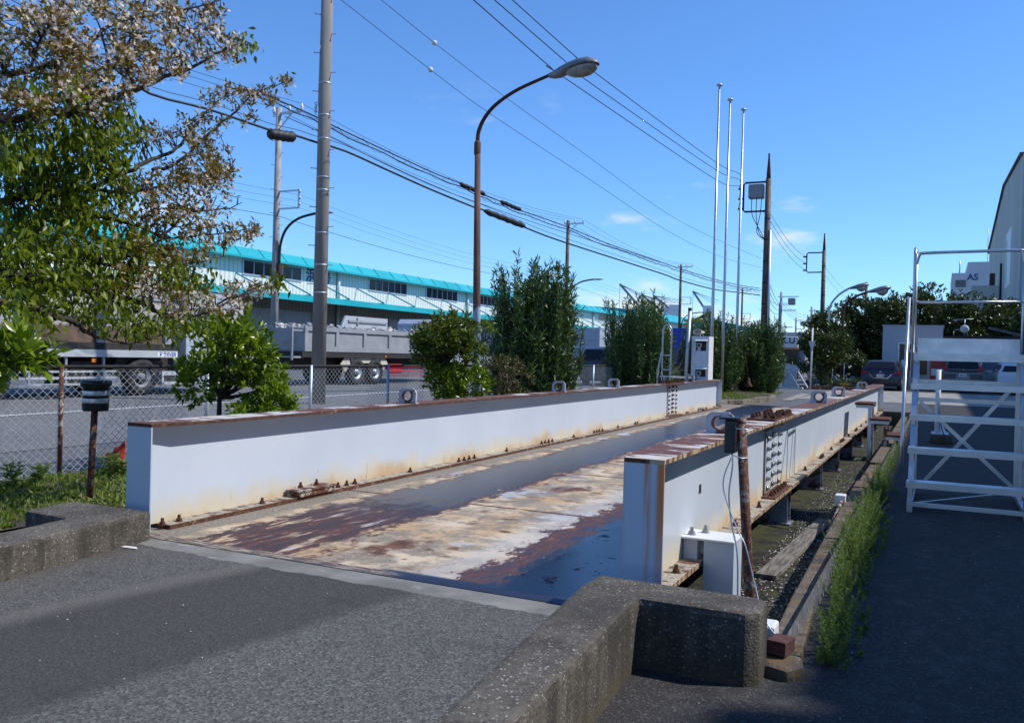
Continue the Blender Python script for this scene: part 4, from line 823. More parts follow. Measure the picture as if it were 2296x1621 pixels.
# ---------------------------------------------------------------- cherry tree
def blossom_arrays(P, r):
    n = len(P); ax = nrm(rng.normal(size=(n, 3))+np.array([.25, -.35, .25])); u = nrm(np.cross(ax, rng.normal(size=(n, 3)))); v = np.cross(ax, u); V = []; F = []
    vs = []
    for k in range(5):
        a = 2*math.pi*k/5; dr = u*math.cos(a)+v*math.sin(a); sd = -u*math.sin(a)+v*math.cos(a)
        vs.append(np.stack([P, P+dr*r*.62+sd*r*.36+ax*r*.12, P+dr*r*1.0+ax*r*.2, P+dr*r*.62-sd*r*.36+ax*r*.12], 1))
    V = np.stack(vs, 1).reshape(-1, 3); i = np.arange(n*5)*4
    return V, np.concatenate([np.stack([i, i+1, i+2], 1), np.stack([i, i+2, i+3], 1)])
def cherry():
    trunk = Vector((-7.9, 2.0, 0)); t = thing('cherry_tree', 'flowering cherry tree reaching in from the left with white blossom, bronze and green leaves', 'cherry tree', tuple(trunk)); b = MB()
    B = [  # branches as (x, y, distance) picked along the limbs
        [(-160, 330, 5.6), (60, 262, 5.8), (171, 246, 6.0), (274, 212, 6.3), (304, 205, 6.4), (369, 174, 6.6), (431, 150, 6.8), (492, 118, 7.0), (523, 99, 7.1), (566, 102, 7.2)],
        [(-160, 480, 6.0), (60, 440, 6.2), (180, 425, 6.4), (270, 393, 6.6), (342, 359, 6.9), (397, 332, 7.1), (427, 297, 7.3), (468, 246, 7.5), (505, 215, 7.6)],
        [(342, 380, 6.9), (393, 369, 7.1), (468, 301, 7.4), (520, 258, 7.6), (561, 219, 7.7), (616, 191, 7.8), (656, 183, 7.9)],
        [(-160, 360, 5.4), (27, 253, 5.6), (48, 205, 5.7), (85, 103, 5.8), (126, 31, 5.9), (160, -60, 6)],
        [(-100, 190, 5.8), (60, 160, 6.1), (191, 103, 6.3), (240, 62, 6.5), (321, 39, 6.7), (441, 17, 6.9), (495, 0, 7.0)],
        [(-160, 640, 5.2), (38, 690, 5.5), (83, 694, 5.6), (115, 709, 5.7), (159, 718, 5.8), (183, 736, 5.9), (206, 751, 6.0), (254, 764, 6.1), (304, 768, 6.2), (369, 750, 6.4)],
        [(-160, 600, 5.6), (60, 620, 5.9), (189, 650, 6.2), (242, 662, 6.3), (295, 674, 6.5), (333, 683, 6.6), (348, 698, 6.7), (380, 712, 6.8), (442, 706, 7.0), (487, 689, 7.1), (549, 656, 7.3), (590, 640, 7.4)],
        [(60, 440, 6.2), (160, 470, 6.4), (260, 492, 6.6), (325, 513, 6.8), (376, 534, 7.0), (440, 528, 7.2), (520, 520, 7.4), (588, 510, 7.5)],
        [(100, 560, 6.0), (220, 590, 6.3), (330, 600, 6.6), (430, 590, 6.9), (500, 575, 7.1)],
        [(304, 205, 6.4), (285, 130, 6.5), (300, 60, 6.6), (330, 0, 6.7), (350, -40, 6.8)],
        [(240, 215, 6.2), (240, 120, 6.4), (215, 40, 6.5), (200, -40, 6.6)],
        [(180, 425, 6.4), (300, 430, 6.7), (400, 410, 7.0), (480, 400, 7.2), (530, 385, 7.4)],
        [(200, 590, 6.2), (330, 560, 6.6), (420, 480, 6.9), (500, 470, 7.2), (545, 455, 7.3)],
        [(442, 706, 7.0), (520, 668, 7.2), (590, 650, 7.4), (640, 625, 7.5)],
    ]
    pts3 = []
    hub = trunk + Vector((.35, .5, 1.7))
    b.tube(smooth_pts([trunk-Vector((0, 0, .1)), trunk+Vector((.1, .1, .8)), hub, trunk+Vector((.7, .9, 2.6)), trunk+Vector((.9, 1.1, 3.6))], 5), [.17-.004*i for i in range(21)], 12)
    for i, br in enumerate(B):
        P = [un(x, y, d=d) for x, y, d in br]
        if br[0][0] < -90: P = [hub*.5+P[0]*.5] + P; P.insert(0, hub)
        sp = smooth_pts(P, 5); n = len(sp); r0 = [.034, .034, .016, .026, .026, .036, .034, .02, .018, .012, .013, .016, .016, .012][i]
        sp = [p+Vector((random.uniform(-1, 1), random.uniform(-1, 1), random.uniform(-1, 1)))*.008 for p in sp]
        b.tube(sp, [max(.003, r0*(1-.88*j/n)) for j in range(n)], 7, cap=False)
        pts3 += [(p, i) for p in sp[len(sp)//6:]]
    PB = np.array([p for p, i in pts3]); 
    # clusters: (x, y, rx, ry, count, kind)  kind 0 green, 1 blossom+bronze, 2 bronze mixed
    Z = [(60, 60, 110, 85, 80, 1), (200, 60, 120, 75, 105, 1), (330, 60, 100, 65, 80, 1), (430, 40, 70, 45, 42, 1), (480, 110, 75, 38, 34, 1), (90, 170, 130, 75, 95, 2), (230, 165, 110, 60, 88, 1), (340, 140, 90, 45, 60, 1), (130, 200, 90, 45, 30, 0), (545, 100, 25, 14, 6, 0),
         (40, 250, 90, 50, 45, 2), (180, 235, 120, 35, 40, 1), (120, 330, 150, 70, 115, 0), (250, 310, 75, 70, 55, 0), (320, 300, 40, 25, 14, 1), (60, 450, 130, 80, 120, 0), (200, 430, 110, 70, 88, 0), (90, 580, 150, 70, 120, 0), (240, 560, 110, 70, 70, 0), (330, 480, 60, 90, 44, 2), (400, 430, 80, 70, 66, 2), (450, 380, 60, 40, 36, 2), (430, 300, 60, 40, 30, 2), (510, 240, 70, 50, 34, 2), (600, 210, 50, 26, 16, 2), (648, 182, 14, 8, 6, 2), (490, 390, 45, 22, 24, 2), (470, 330, 60, 40, 20, 2), (400, 540, 110, 50, 62, 2), (500, 525, 85, 25, 32, 2), (570, 515, 25, 10, 12, 2), (340, 620, 90, 50, 48, 2), (430, 610, 60, 40, 30, 0), (450, 680, 100, 35, 44, 1), (560, 650, 60, 18, 18, 1), (150, 660, 150, 50, 50, 0), (260, 700, 90, 35, 26, 0), (340, 740, 60, 22, 14, 0), (60, 700, 50, 30, 12, 0), (410, 720, 50, 22, 14, 0), (0, 620, 80, 90, 40, 0), (610, 630, 40, 12, 5, 0), (460, 450, 70, 40, 20, 1)]
    gP, gD, bP, bD, fP = [], [], [], [], []
    for x, y, rx, ry, cnt, kind in Z:
        for i in range(cnt):
            a = random.uniform(0, 6.283); q = random.random()**.5; px, py = x+rx*q*math.cos(a), y+ry*q*math.sin(a)
            if px < -60 or (kind and random.random() < .16): continue
            ray = un(px, py, d=1)-EYE; R_ = np.array(ray); 
            # nearest branch point to the view ray gives the distance
            rel = PB-np.array(EYE); tt = rel@R_/(R_@R_); dist = np.linalg.norm(rel-tt[:, None]*R_, axis=1); j = int(dist.argmin())
            dd = tt[j] + random.uniform(-.35, .45); p = EYE + ray*dd; s_ = Vector(PB[j])
            md = (s_+p)/2 + Vector((random.uniform(-.05, .05), random.uniform(-.05, .05), random.uniform(.0, .08))); b.tube([s_, md, p], [.0055, .004, .0022], 4, cap=False) if random.random() < .8 else None
            dr = (p-s_).normalized() if (p-s_).length > .01 else Vector((1, 0, 0)); dr = np.array(dr)
            if kind == 0:
                m_ = 11
                for _ in range(m_): gP.append(np.array(p)+rng.normal(size=3)*.048); gD.append(dr*.5+rng.normal(size=3)*.55+np.array([0, 0, -.75]))
            else:
                nb = 11 if kind == 1 else 12
                for _ in range(nb): bP.append(np.array(p)+rng.normal(size=3)*.022); bD.append(dr*.6+rng.normal(size=3)*.8+np.array([0, 0, .1]))
                for _ in range(5 if kind == 1 else 2): fP.append(np.array(p)+nrm(rng.normal(size=3))*rng.uniform(.03, .075))
    V, F = leaf_arrays(np.array(gP), np.array(gD), .070, .031, fold=.15, wide=.4, droop=.12); np_mesh('leaves', V, F, M['lf_cherry'], t)
    V, F = leaf_arrays(np.array(bP), np.array(bD), .050, .020, fold=.2, wide=.4); np_mesh('bronze_leaves', V, F, M['lf_bronze'], t)
    V, F = blossom_arrays(np.array(fP), .019); np_mesh('blossom', V, F, M['lf_blossom'], t)
    b.build('branches', M['bark'], t)
cherry()

# ---------------------------------------------------------------- grass, weeds, petals
def tufts(name, label, cat, P, hmin, hmax, blades, mat, wd=.006, lean=.5, kind='stuff', parent=None):
    n = len(P); P = np.repeat(np.array(P), blades, 0) + rng.normal(size=(n*blades, 3))*np.array([.02, .02, 0])
    d = rng.normal(size=(n*blades, 3))*lean; d[:, 2] = 1; V, F = leaf_arrays(P, d, rng.uniform(hmin, hmax, n*blades), wd, fold=.1, wide=.35)
    o = np_mesh(name, V, F, mat, parent); 
    return tag(o, label, cat, None, kind) if parent is None else o
P = [(rng.uniform(-7.5, -5.65), rng.uniform(2.2, 10), .01) for i in range(2600)]
P = [p for p in P if not (-5.45 < p[0] and p[1] < 4.2)]
V1 = tufts('grass', 'patchy green grass on the strip before the fence', 'grass', P, .03, .085, 9, M['lf_grass'], .020, 1.1)
P = [(rng.uniform(-7.2, -5.2), rng.uniform(26, 34), .08) for i in range(700)]
P = [(x, y, .13-.05*abs(x+6.3)) for x, y, z in P if x < -5.15+.1*(y-25) and y < 41]
tufts('mound_grass', 'thin grass on the mound round the flagpole foot', 'grass', P, .03, .14, 7, M['lf_grass'], .02, .9)
def weed_row():
    P = []; D = []; L_ = []
    dens = lambda y: .55+.45*math.sin(y*1.35+.9)*math.sin(y*.6+.4)
    for i in range(1150):
        y = 4.25 + (abs(rng.normal())*5.2 if i % 2 else rng.uniform(0, 9)); 
        if y > 19 or random.random() > .12+dens(y)**1.5: continue
        x0 = np.interp(y, [4.3, 6, 8, 10, 20], [-.49, -.57, -.60, -.64, -.66]); x = x0 + abs(rng.normal())*.075 + .02
        h = rng.uniform(.07, .25)*(1 if x < x0+.12 else .5)*(1.1 if y > 6 else .8); lean = rng.normal(size=2)*.35; 
        ns = 24
        for j in range(ns):
            f = j/ns; p = (x+lean[0]*h*f, y+lean[1]*h*f, -.13+h*f)
            for q in range(3): P.append(p); D.append((rng.normal(), rng.normal(), .9)); L_.append(.034*(1-.5*f))
    V, F = leaf_arrays(np.array(P), np.array(D), np.array(L_), .0055, fold=.1); return V, F
V, F = weed_row(); tag(np_mesh('weeds', V, F, M['lf_weed']), 'feathery green weeds growing along the pit edging and yard asphalt', 'weeds', None, 'stuff')
def leafy_weed(label, px, py, h, Y=None):
    c = un(px, py, 0); P = []; D = []
    for s_ in range(4):
        ln = rng.normal(size=2)*.22
        for j in range(12):
            f = j/12; P += [(c.x+ln[0]*h*f, c.y+ln[1]*h*f, h*f)]*3; D += [(rng.normal(), rng.normal(), .35) for _ in range(3)]
    V, F = leaf_arrays(np.array(P), np.array(D), .085, .02, fold=.1); t = thing('broad_weed', label, 'weed', (c.x, c.y, 0), 0, 'leafy weeds in the grass'); np_mesh('leaves', V, F, M['lf_weed'], t)
leafy_weed('leafy weed left of the first fence post', 90, 1085, .16); leafy_weed('leafy weed beside the red cloth, right of the thin rusty pipe', 238, 1075, .25); leafy_weed('thin tall weed at the left edge in front of the fence', 28, 1100, .24); leafy_weed('low dark weed hugging the near end of the left girder', 268, 1075, .18)
c = un(252, 1062, 0); b = MB(); MMc = Matrix.Translation((c.x, c.y, 0)); g = []
for j in range(6):
    for i in range(9): g.append((c.x-.11+.03*i+.01*math.sin(j), c.y+.02*math.sin(i*1.3+j)+.03*j*.2, .02+.032*j+.018*i*(j/5)+.01*math.cos(i*1.7)))
b.add(g, [(j*9+i, j*9+i+1, (j+1)*9+i+1, (j+1)*9+i) for j in range(5) for i in range(8)]); b.build('x', M['cloth']) if False else None
t = b.build('red_cloth', M['cloth'], fix=False); tag(t, 'crumpled bright red-orange cloth among weeds beside the left girder end', 'cloth'); md = t.modifiers.new('s', 'SOLIDIFY'); md.thickness = .006
def flakes(name, label, P, size, mat):
    n = len(P); P = np.array(P); d = rng.normal(size=(n, 3)); d[:, 2] *= .25; V, F = leaf_arrays(P, d, size, size*.8, fold=.1); V[:, 2] = np.maximum(V[:, 2], P[:, 2].repeat(4)-.001)
    return tag(np_mesh(name, V, F, mat), label, name.replace('_', ' '), None, 'stuff')
Pp = [(rng.uniform(-1.28, -.84), 4.4+abs(rng.normal())*5, -.352) for i in range(1700)]
flakes('petals', 'white petals scattered over the mossy pit floor', Pp, .019, M['petal'])
P2 = [(rng.uniform(-4.6, 1.2), rng.uniform(1.6, 3.8), .008) for i in range(170)]; P2 = [p for p in P2 if p[0] < -1.55] + [(rng.uniform(-1.05, 1.6), rng.uniform(2.4, 9), -.125) for i in range(260)]
P2 += [(-4.66-.022*(y-4.2)+abs(rng.normal())*.05, y, .001) for y in rng.uniform(4.4, 16, 420)] + [(rng.uniform(-4.4, -1.7), rng.uniform(4.4, 16), .002) for i in range(260)]
flakes('asphalt_petals', 'tiny pale petals and grit strewn over the asphalt and deck', P2, .009, M['petal'])
Pd = [(rng.uniform(-1.28, -.84), 4.4+abs(rng.normal())*6, -.355) for i in range(2500)]
flakes('pit_litter', 'brown dead leaves and dirt on the pit floor', Pd, .02, M['twig'])

# ================================================================ FENCE, POLES, LAMPS, CABLES
FX = lambda y: -7.62 - .022*(y-5.6)
t = thing('chain_link_fence', 'galvanised chain-link fence with top rail running along the street', 'fence', (-7.6, 5.6, 0))
y0, y1, p_, h_ = 1.7, 36.0, .044, 1.03; nc = int((y1-y0)/p_); nr = 26
V = []; F = []; rw = .0028
for c_ in range(nc):
    ya = y0 + c_*p_; o = len(V)
    for k in range(nr+1):
        kk = (k+c_) % 2; y = ya + (p_ if kk else 0); z = .02 + (h_-.04)*k/nr; x = FX(y) + (.003 if kk else -.003)
        V += [(x-rw, y-rw, z), (x+rw, y-rw, z), (x, y+rw*1.2, z)]
    for k in range(nr):
        for j in range(3): F.append((o+3*k+j, o+3*k+(j+1) % 3, o+3*k+3+(j+1) % 3, o+3*k+3+j))
np_mesh('mesh', V, F, M['wiremesh'], t)
b = MB(); b.tube([(FX(y0), y0, 1.045), (FX(y1), y1, 1.045)], .019, 8); b.tube([(FX(y0), y0, 1.012), (FX(y1), y1, 1.012)], .004, 5); b.build('top_rail', M['dark'], t)
for k in range(-2, 16):
    y = 5.62 + 1.91*k; b = MB(); b.tube([(FX(y)+.02, y, -.02), (FX(y)+.02, y, 1.06)], .022, 10)
    b.build('post', M['rustlight'] if k == 0 else M['galv'], t)

def pole_thing(name, label, foot, top, r0, r1, mat, group=None, bolts=0, n=16):
    foot, top = Vector(foot), Vector(top); t = thing(name, label, 'utility pole', tuple(foot), 0, group); b = MB()
    b.tube([foot-Vector((0, 0, .3)), foot*.5+top*.5, top], [r0, (r0+r1)/2, r1], n); b.build('pole', mat, t)
    if bolts:
        b = MB(); d = (top-foot); L_ = d.length; d.normalize(); i = 0; s = 1.9
        while s < L_-.4:
            r = r0+(r1-r0)*s/L_; p = foot+d*s; sd = Vector((CR_.x, CR_.y, 0))*(1 if i % 2 else -1); fr = Vector((.35, -.6, 0))
            q = (sd+fr*.5).normalized(); b.tube([p+q*r*.8, p+q*(r+.13)], .011, 6); b.tube([p+q*(r+.125), p+q*(r+.14)], .019, 6); s += bolts; i += 1
        b.build('step_bolts', M['galv'], t)
    return t
def bands(t, foot, top, r0, r1, hs, mat='galv', w=.014):
    foot, top = Vector(foot), Vector(top); d = (top-foot); L_ = d.length; d.normalize()
    for s in hs:
        r = r0+(r1-r0)*s/L_+.006; b = MB(); b.tube([foot+d*(s-w), foot+d*(s+w)], r, 16); b.build('band', M[mat], t)
# nearest concrete pole
pf = Vector((-13.05, 16.3, 0)); dd = dep(pf); pt = un(735, -60, d=dd); pt = pf + (pt-pf)*1.15
t = pole_thing('utility_pole', 'thick near concrete pole with step bolts, right behind the fence', pf, pt, .172, .128, M['pole_big'], None, .45, 24)
bands(t, pf, pt, .172, .128, [2.6, 3.25, 4.0, 5.0, 5.3, 6.2, 6.75, 7.5])
b = MB(); q = pf+(pt-pf).normalized()*6.95
for i in range(5): b.tube([q+Vector((-.13, -.12, .05*i-.1)), q+Vector((-.17+.03*(i % 2), -.16, .05*i-.13)), q+Vector((-.13, -.14, .05*i-.2))], .012, 5)
b.tube([q+Vector((-.1, -.12, 0)), q+Vector((-.05, -.16, 1.4))], .006, 5); b.build('rope_knot', M['galv'], t)
# row of concrete poles on the far side of the street
PX = -25.0; rowY = [28.25, 59.75, 91.2, 123.5, 155]
insul = {}
def row_pole(i, Y, label, H_=11.3):
    foot = Vector((PX, Y, 0)); top = Vector((PX, Y, H_)); t = pole_thing('utility_pole', label, foot, top, .17, .12, M['polec'] if i == 0 else M['polebrown'], 'utility poles along the far side of the street', .5)
    b = MB(); b.bar((PX-.3, Y, H_-.25), (PX+1.25, Y, H_-.25), .09, .09); b.bar((PX+.1, Y-.07, H_-.9), (PX+.75, Y-.07, H_-.3), .04); b.build('crossarm', M['galv'], t)
    for dx in (-.28, .55, 1.2):
        b = MB(); b.lathe([(.05, 0), (.07, .04), (.045, .08), (.075, .12), (.05, .16), (.03, .26), (.01, .27)], 10, (PX+dx, Y, H_-.2)); b.build('insulator', M['white'], t)
    b = MB(); zb = H_-3.5
    if i in (0, 2, 3):
        b.bar((PX, Y, zb), (PX+1.15, Y, zb), .06); b.bar((PX, Y, zb-.72), (PX+1.15, Y, zb-.72), .06); b.bar((PX+1.15, Y, zb+.03), (PX+1.15, Y, zb-.75), .06)
        for k in range(3): b.lathe([(.03, 0), (.05, .05), (.02, .12)], 8, (PX+1.2, Y, zb-.1-.26*k))
        b.build('side_bracket', M['galv'], t)
    return t
for i, (Y, lab) in enumerate(zip(rowY, ('slim concrete pole behind the cherry twigs with a crossarm and square side bracket', 'brownish pole rising behind the tallest oleander across the street', 'pole beside the first flagpole with the cranes behind it', 'pole seen just left of the third flagpole', 'small far pole right of the steel mast'))): 
    tp = row_pole(i, Y, lab)
    if i in (0, 1, 2):   # curved street lamp arm facing the street
        b = MB(); zb = {0: 5.1, 1: 5.2, 2: 4.5}[i]
        b.tube(smooth_pts([Vector((PX+.2, Y, zb-.3)), Vector((PX+.24, Y, zb+.5)), Vector((PX+.55, Y, zb+1.15)), Vector((PX+1.2, Y, zb+1.55)), Vector((PX+2.2, Y, zb+1.72))], 6), .055, 8); b.build('lamp_arm', M['wire'], tp)
        b = MB(); b.lathe([(.03, 0), (.10, .12), (.13, .45), (.05, .8)], 10, (0, 0, 0), M=Matrix.Translation((PX+2.1, Y, zb+1.7)) @ Matrix.Rotation(R(90), 4, 'Y') @ Matrix.Scale(.5, 4, (1, 0, 0))); b.build('lamp_head', M['lamphead'], tp)
        if i == 0: b = MB(); b.box(PX+.13, PX+.3, Y-.1, Y+.1, zb-.85, zb-.3); b.build('meter_box', M['brown'], tp)
# steel masts on the right side
mast = {}
for nm, Y, xs, r0, Ht, lab in (('a', 46, 1712, .22, 11.95, 'tall brown steel mast with a transformer in a square bracket, right of the flagpoles'), ('b', 70, 1841, .21, 11.1, 'second brown steel mast with an empty square bracket, left of the two street lamps'), ('c', 112, 1938, .24, 11.0, 'plain distant mast without bracket, showing above the tree row')):
    c = un(xs, 800, Y=Y); foot = Vector((c.x, Y, 0)); top = foot+Vector((0, 0, Ht if nm == 'c' else Ht-1.3)); mast[nm] = foot
    t = pole_thing('steel_mast', lab, foot, top, r0, r0*.62, M['polebrown'], 'steel masts beyond the flagpoles', .5)
    if nm == 'c': continue
    b = MB(); b.tube([top, top+Vector((0, 0, .25)), top+Vector((0, 0, 1.05)), top+Vector((0, 0, 1.3))], [r0*.5, r0*.5, .05, .05], 8); b.build('spike', M['rust'], t)
    zt, zl = (top.z-.15, top.z-1.65)
    b = MB(); b.tube([top+Vector((0, 0, -.15)), (top.x-1.15, Y, zt), (top.x-1.25, Y, zt-.1), (top.x-1.25, Y, zl+.1), (top.x-1.15, Y, zl), (top.x, Y, zl)], .05, 8); b.build('bracket', M['wire'], t)
    for k in range(3):
        b = MB(); b.lathe([(.03, 0), (.07, .05), (.04, .1), (.07, .15), (.03, .25)], 8, (0, 0, 0), M=Matrix.Translation((top.x-1.28, Y, zt-.3-.52*k)) @ Matrix.Rotation(R(-90), 4, 'Y')); b.build('insulator', M['dark'], t)
    bands(t, foot, top, r0, r0*.62, [2+1.1*k for k in range(7)], 'dark', .03)
    if nm == 'a':
        b = MB(); b.box(top.x-.98, top.x-.2, Y-.22, Y+.22, zt-.85, zt-.12, b=.06); b.build('transformer', M['lamphead'], t)
        b = MB(); [b.tube(smooth_pts([Vector((top.x-.3-.25*k, Y-.1, zt-.85)), Vector((top.x-.35-.2*k, Y-.15, zl-.2)), Vector((top.x-.5+.1*k, Y-.1, zl-1.1)), Vector((top.x-.1, Y-.2, zl-1.5))], 5), .02, 5) for k in range(3)]; b.build('leads', M['wire'], t)
        b = MB(); b.tube([(foot.x+.22, Y-.1, 0), (top.x+.17, Y-.1, 8)], .07, 8); b.build('conduit', M['galv'], t)
# distant small poles
for i, (x, yt, Y, lab) in enumerate(((1752, 655, 118, 'far utility pole with transformer, first right of the tall mast'), (1785, 712, 190, 'tiny far utility pole, between two larger far poles'), (1820, 688, 140, 'far utility pole rising above the dark round tree'))):
    c = un(x, yt, Y=Y); t = pole_thing('utility_pole', lab, (c.x, Y, 0), (c.x, Y, c.z), .2, .15, M['polec'], 'far utility poles at the end of the street')
    b = MB(); b.bar((c.x-.4, Y, c.z-.6), (c.x+2.2, Y, c.z-.6), .12); b.bar((c.x, Y, c.z-2.4), (c.x+1.9, Y, c.z-2.4), .12); b.bar((c.x-1, Y, c.z-4.6), (c.x+1.5, Y, c.z-4.6), .10); b.build('crossarms', M['galv'], t)
    b = MB(); b.box(c.x+.9, c.x+1.8, Y-.3, Y+.3, c.z-1.7, c.z-.8, b=.08); b.build('transformer', M['lamphead'], t)
# rusty street lamp
lf = un(1066, 900, X=-6.9); LY = 12.75; lf = Vector((-6.9, LY, 0)); q = lambda x, y: un(x, y, Y=LY)
t = thing('street_lamp', 'rusty street lamp with long curved arm and pale lower post, in front of the fence', 'street lamp', tuple(lf))
b = MB(); cpt = q(1071, 330); b.tube([lf, lf*.5+cpt*.5, cpt], [.083, .062, .048], 20); b.build('post', M['lamppole'], t)
b = MB(); d = (q(1071, 318)-q(1070, 350)).normalized(); c0 = q(1070, 348); b.tube([c0, c0+d*.03, c0+d*.20, c0+d*.23], [.052, .057, .057, .045], 16); b.build('collar', M['lamppole'], t)
b = MB(); arm = smooth_pts([q(1071, 325), q(1073, 297), q(1086, 266), q(1112, 235), q(1160, 202), q(1235, 168)], 8); b.tube(arm, [.036-.010*i/len(arm) for i in range(len(arm))], 14); b.build('arm', M['lamparm'], t)
h0, h1 = q(1231, 170), q(1341, 134); ax = (h1-h0); HL = ax.length; ax.normalize(); ay = Vector((0, 1, 0)); az = ax.cross(ay).normalized(); az = az if az.z > 0 else -az
def headpt(s, a, rw_, rz_, dz=0): return h0+ax*(s*HL)+ay*(rw_*math.cos(a))+az*(rz_*math.sin(a)+dz)
def shell(prof, a0, a1, n=18, close=False):
    """prof: (s, half width, height, dz) stations; angle range a0..a1"""
    b = MB(); vs = []; k = len(prof)
    for s, rw_, rz_, dz in prof:
        for j in range(n+1): vs.append(headpt(s, a0+(a1-a0)*j/n, rw_, rz_, dz))
    fs = [(i*(n+1)+j, i*(n+1)+j+1, (i+1)*(n+1)+j+1, (i+1)*(n+1)+j) for i in range(k-1) for j in range(n)]
    b.add(vs, fs, True); b.add([vs[j] for j in range(n+1)], [tuple(range(n+1))]); b.add([vs[(k-1)*(n+1)+j] for j in range(n+1)], [tuple(range(n+1))]); return b
hs = [(0, .035, .035, 0), (.10, .06, .05, -.01), (.25, .10, .085, -.01), (.45, .14, .115, -.012), (.65, .165, .125, -.018), (.82, .165, .115, -.03), (.93, .13, .085, -.045), (1, .06, .045, -.06)]
shell(hs, 0, math.pi, 18).build('housing', M['lamphead'], t)
hs2 = [(0, .034, .04, 0), (.10, .058, .07, -.01), (.22, .09, .085, -.01), (.34, .12, .06, -.01), (.5, .142, .035, -.012), (.7, .160, .03, -.02), (.85, .155, .03, -.035), (.97, .09, .03, -.055)]
shell(hs2, math.pi, 2*math.pi, 18).build('lower_housing', M['lamphead'], t)
ls = [(.34, .03, .02, -.045), (.40, .085, .075, -.045), (.50, .12, .12, -.045), (.64, .145, .150, -.045), (.78, .145, .140, -.055), (.88, .12, .105, -.065), (.96, .06, .05, -.075)]
shell(ls, math.pi, 2*math.pi, 20).build('lens', M['clearlens'], t)
# two far street lamps with the same bowl heads
for i, (x0, yb, Y, pts, lab, mt) in enumerate(((1856, 735, 55, [(1858, 712), (1862, 685), (1880, 662), (1903, 647)], 'left of two distant street lamps, grey curved arm above the trees', 'galv'), (1889, 740, 48, [(1890, 705), (1895, 684), (1915, 667), (1945, 655)], 'right of two distant street lamps, rusty curved arm above the trees', 'rust'))):
    c = un(x0, yb, Y=Y); t = thing('street_lamp', lab, 'street lamp', (c.x, Y, 0), 0, 'far street lamps'); P = [Vector((c.x, Y, 0))]+[un(x, y, Y=Y) for x, y in pts]
    b = MB(); b.tube([P[0]]+smooth_pts(P[1:], 6), [.09]*8+[.055]*40 if False else .06, 8); b.build('post', M[mt], t)
    e = P[-1]; b = MB(); Mx = Matrix.Translation(e) @ Matrix.Rotation(R(-12), 4, 'Y') @ Matrix.Scale(.55, 4, (0, 0, 1)); b.lathe([(.07, -.05), (.16, .2), (.27, .6), (.27, .85), (.12, 1.12)], 14, axis='x', M=Mx); b.build('housing', M['lamphead'], t)
    b = MB(); Mx = Matrix.Translation(e+Vector((.70, 0, .06))) @ Matrix.Rotation(R(-12), 4, 'Y'); b.lathe([(.05, -.26), (.2, -.16), (.28, 0)], 14, M=Mx @ Matrix.Scale(1.1, 4, (1, 0, 0))); b.build('lens', M['clearlens'], t)
# flagpoles
for x, y, lab in ((1613, 200, 'tallest-looking flagpole, leftmost of the three'), (1637, 232, 'middle one of the three white flagpoles'), (1667, 254, 'nearest-looking flagpole, rightmost of the three, its foot on the grass')):
    tp = un(x, y, 10.0); fx = {1613: -6.78, 1637: -6.62, 1667: -6.48}[x]; ft = Vector((tp.x-.02, tp.y, .02)); t = thing('flagpole', lab, 'flagpole', tuple(ft), 0, 'three bare flagpoles')
    b = MB(); b.tube([ft, Vector((ft.x, ft.y, 2.6)), tp], [.056, .052, .028], 16); b.build('pole', M['alu'], t)
    b = MB(); b.lathe([(.028, -.02), (.030, .07), (.09, .09), (.105, .12), (.07, .16), (.02, .17)], 16, tuple(tp)); b.build('finial', M['galv'], t)
c = un(1672, 862, Y=31); b = MB(); b.lathe([(.03, .28), (.06, .22), (.08, .1), (.15, 0), (.14, -.03)], 14, (c.x+.05, 31.2, c.z-.05)); b.tube([(c.x+.05, 31.2, c.z+.23), (c.x-.1, 31.2, c.z+1.1)], .008, 4)
tag(b.build('bell', M['rust']), 'small rusty bell hanging beside the nearest flagpole', 'bell')

# cables
CAB = [0]
def cable(label, pts, r, mat='wire', group=None, n=6):
    b = MB(); b.tube(pts, r, n, cap=False, sm=True); o = b.build('overhead_cable', M[mat], fix=False); return tag(o, label, 'cable', group)
def cat(a, b, sag, n=24):
    a, b = Vector(a), Vector(b); return [a.lerp(b, i/n)-Vector((0, 0, 4*sag*(i/n)*(1-i/n))) for i in range(n+1)]
def upl(x, y, A, B):
    """ray through (x, y) meets the upright plane over the plan line A-B"""
    v = un(x, y, d=1)-EYE; nx, ny = B[1]-A[1], -(B[0]-A[0]); t_ = ((A[0]-EYE.x)*nx+(A[1]-EYE.y)*ny)/(v.x*nx+v.y*ny); return EYE+v*t_
ma = mast['a']; za = 10.6
g = 'three power lines from the upper edge to the steel mast'
for pts, lab in (([(1148, 0), (1291, 128), (1332, 162), (1606, 365), (1660, 392)], 'uppermost of the three dark power lines crossing the lamp head'), ([(1108, 0), (1266, 137), (1314, 180), (1606, 382), (1660, 406)], 'middle of the three dark power lines crossing the lamp head'), ([(1061, 0), (1236, 153), (1273, 180), (1606, 404), (1660, 421)], 'lowest of the three dark power lines crossing the lamp head')):
    A, B_ = (-9.6, 10), (ma.x-1.2, 46); P = [upl(x, y, A, B_) for x, y in pts]; P = [P[0]+(P[0]-P[1])*1.0]+P; k = {0: .45, 1: .97, 2: 1.49}[['upp', 'mid', 'low'].index(lab[:3])]
    P.append(Vector((ma.x-1.5, 46, 11.95-1.3-k))); cable(lab, smooth_pts(P, 6), .013, group=g)
g = 'two thin lines carrying marker balls'
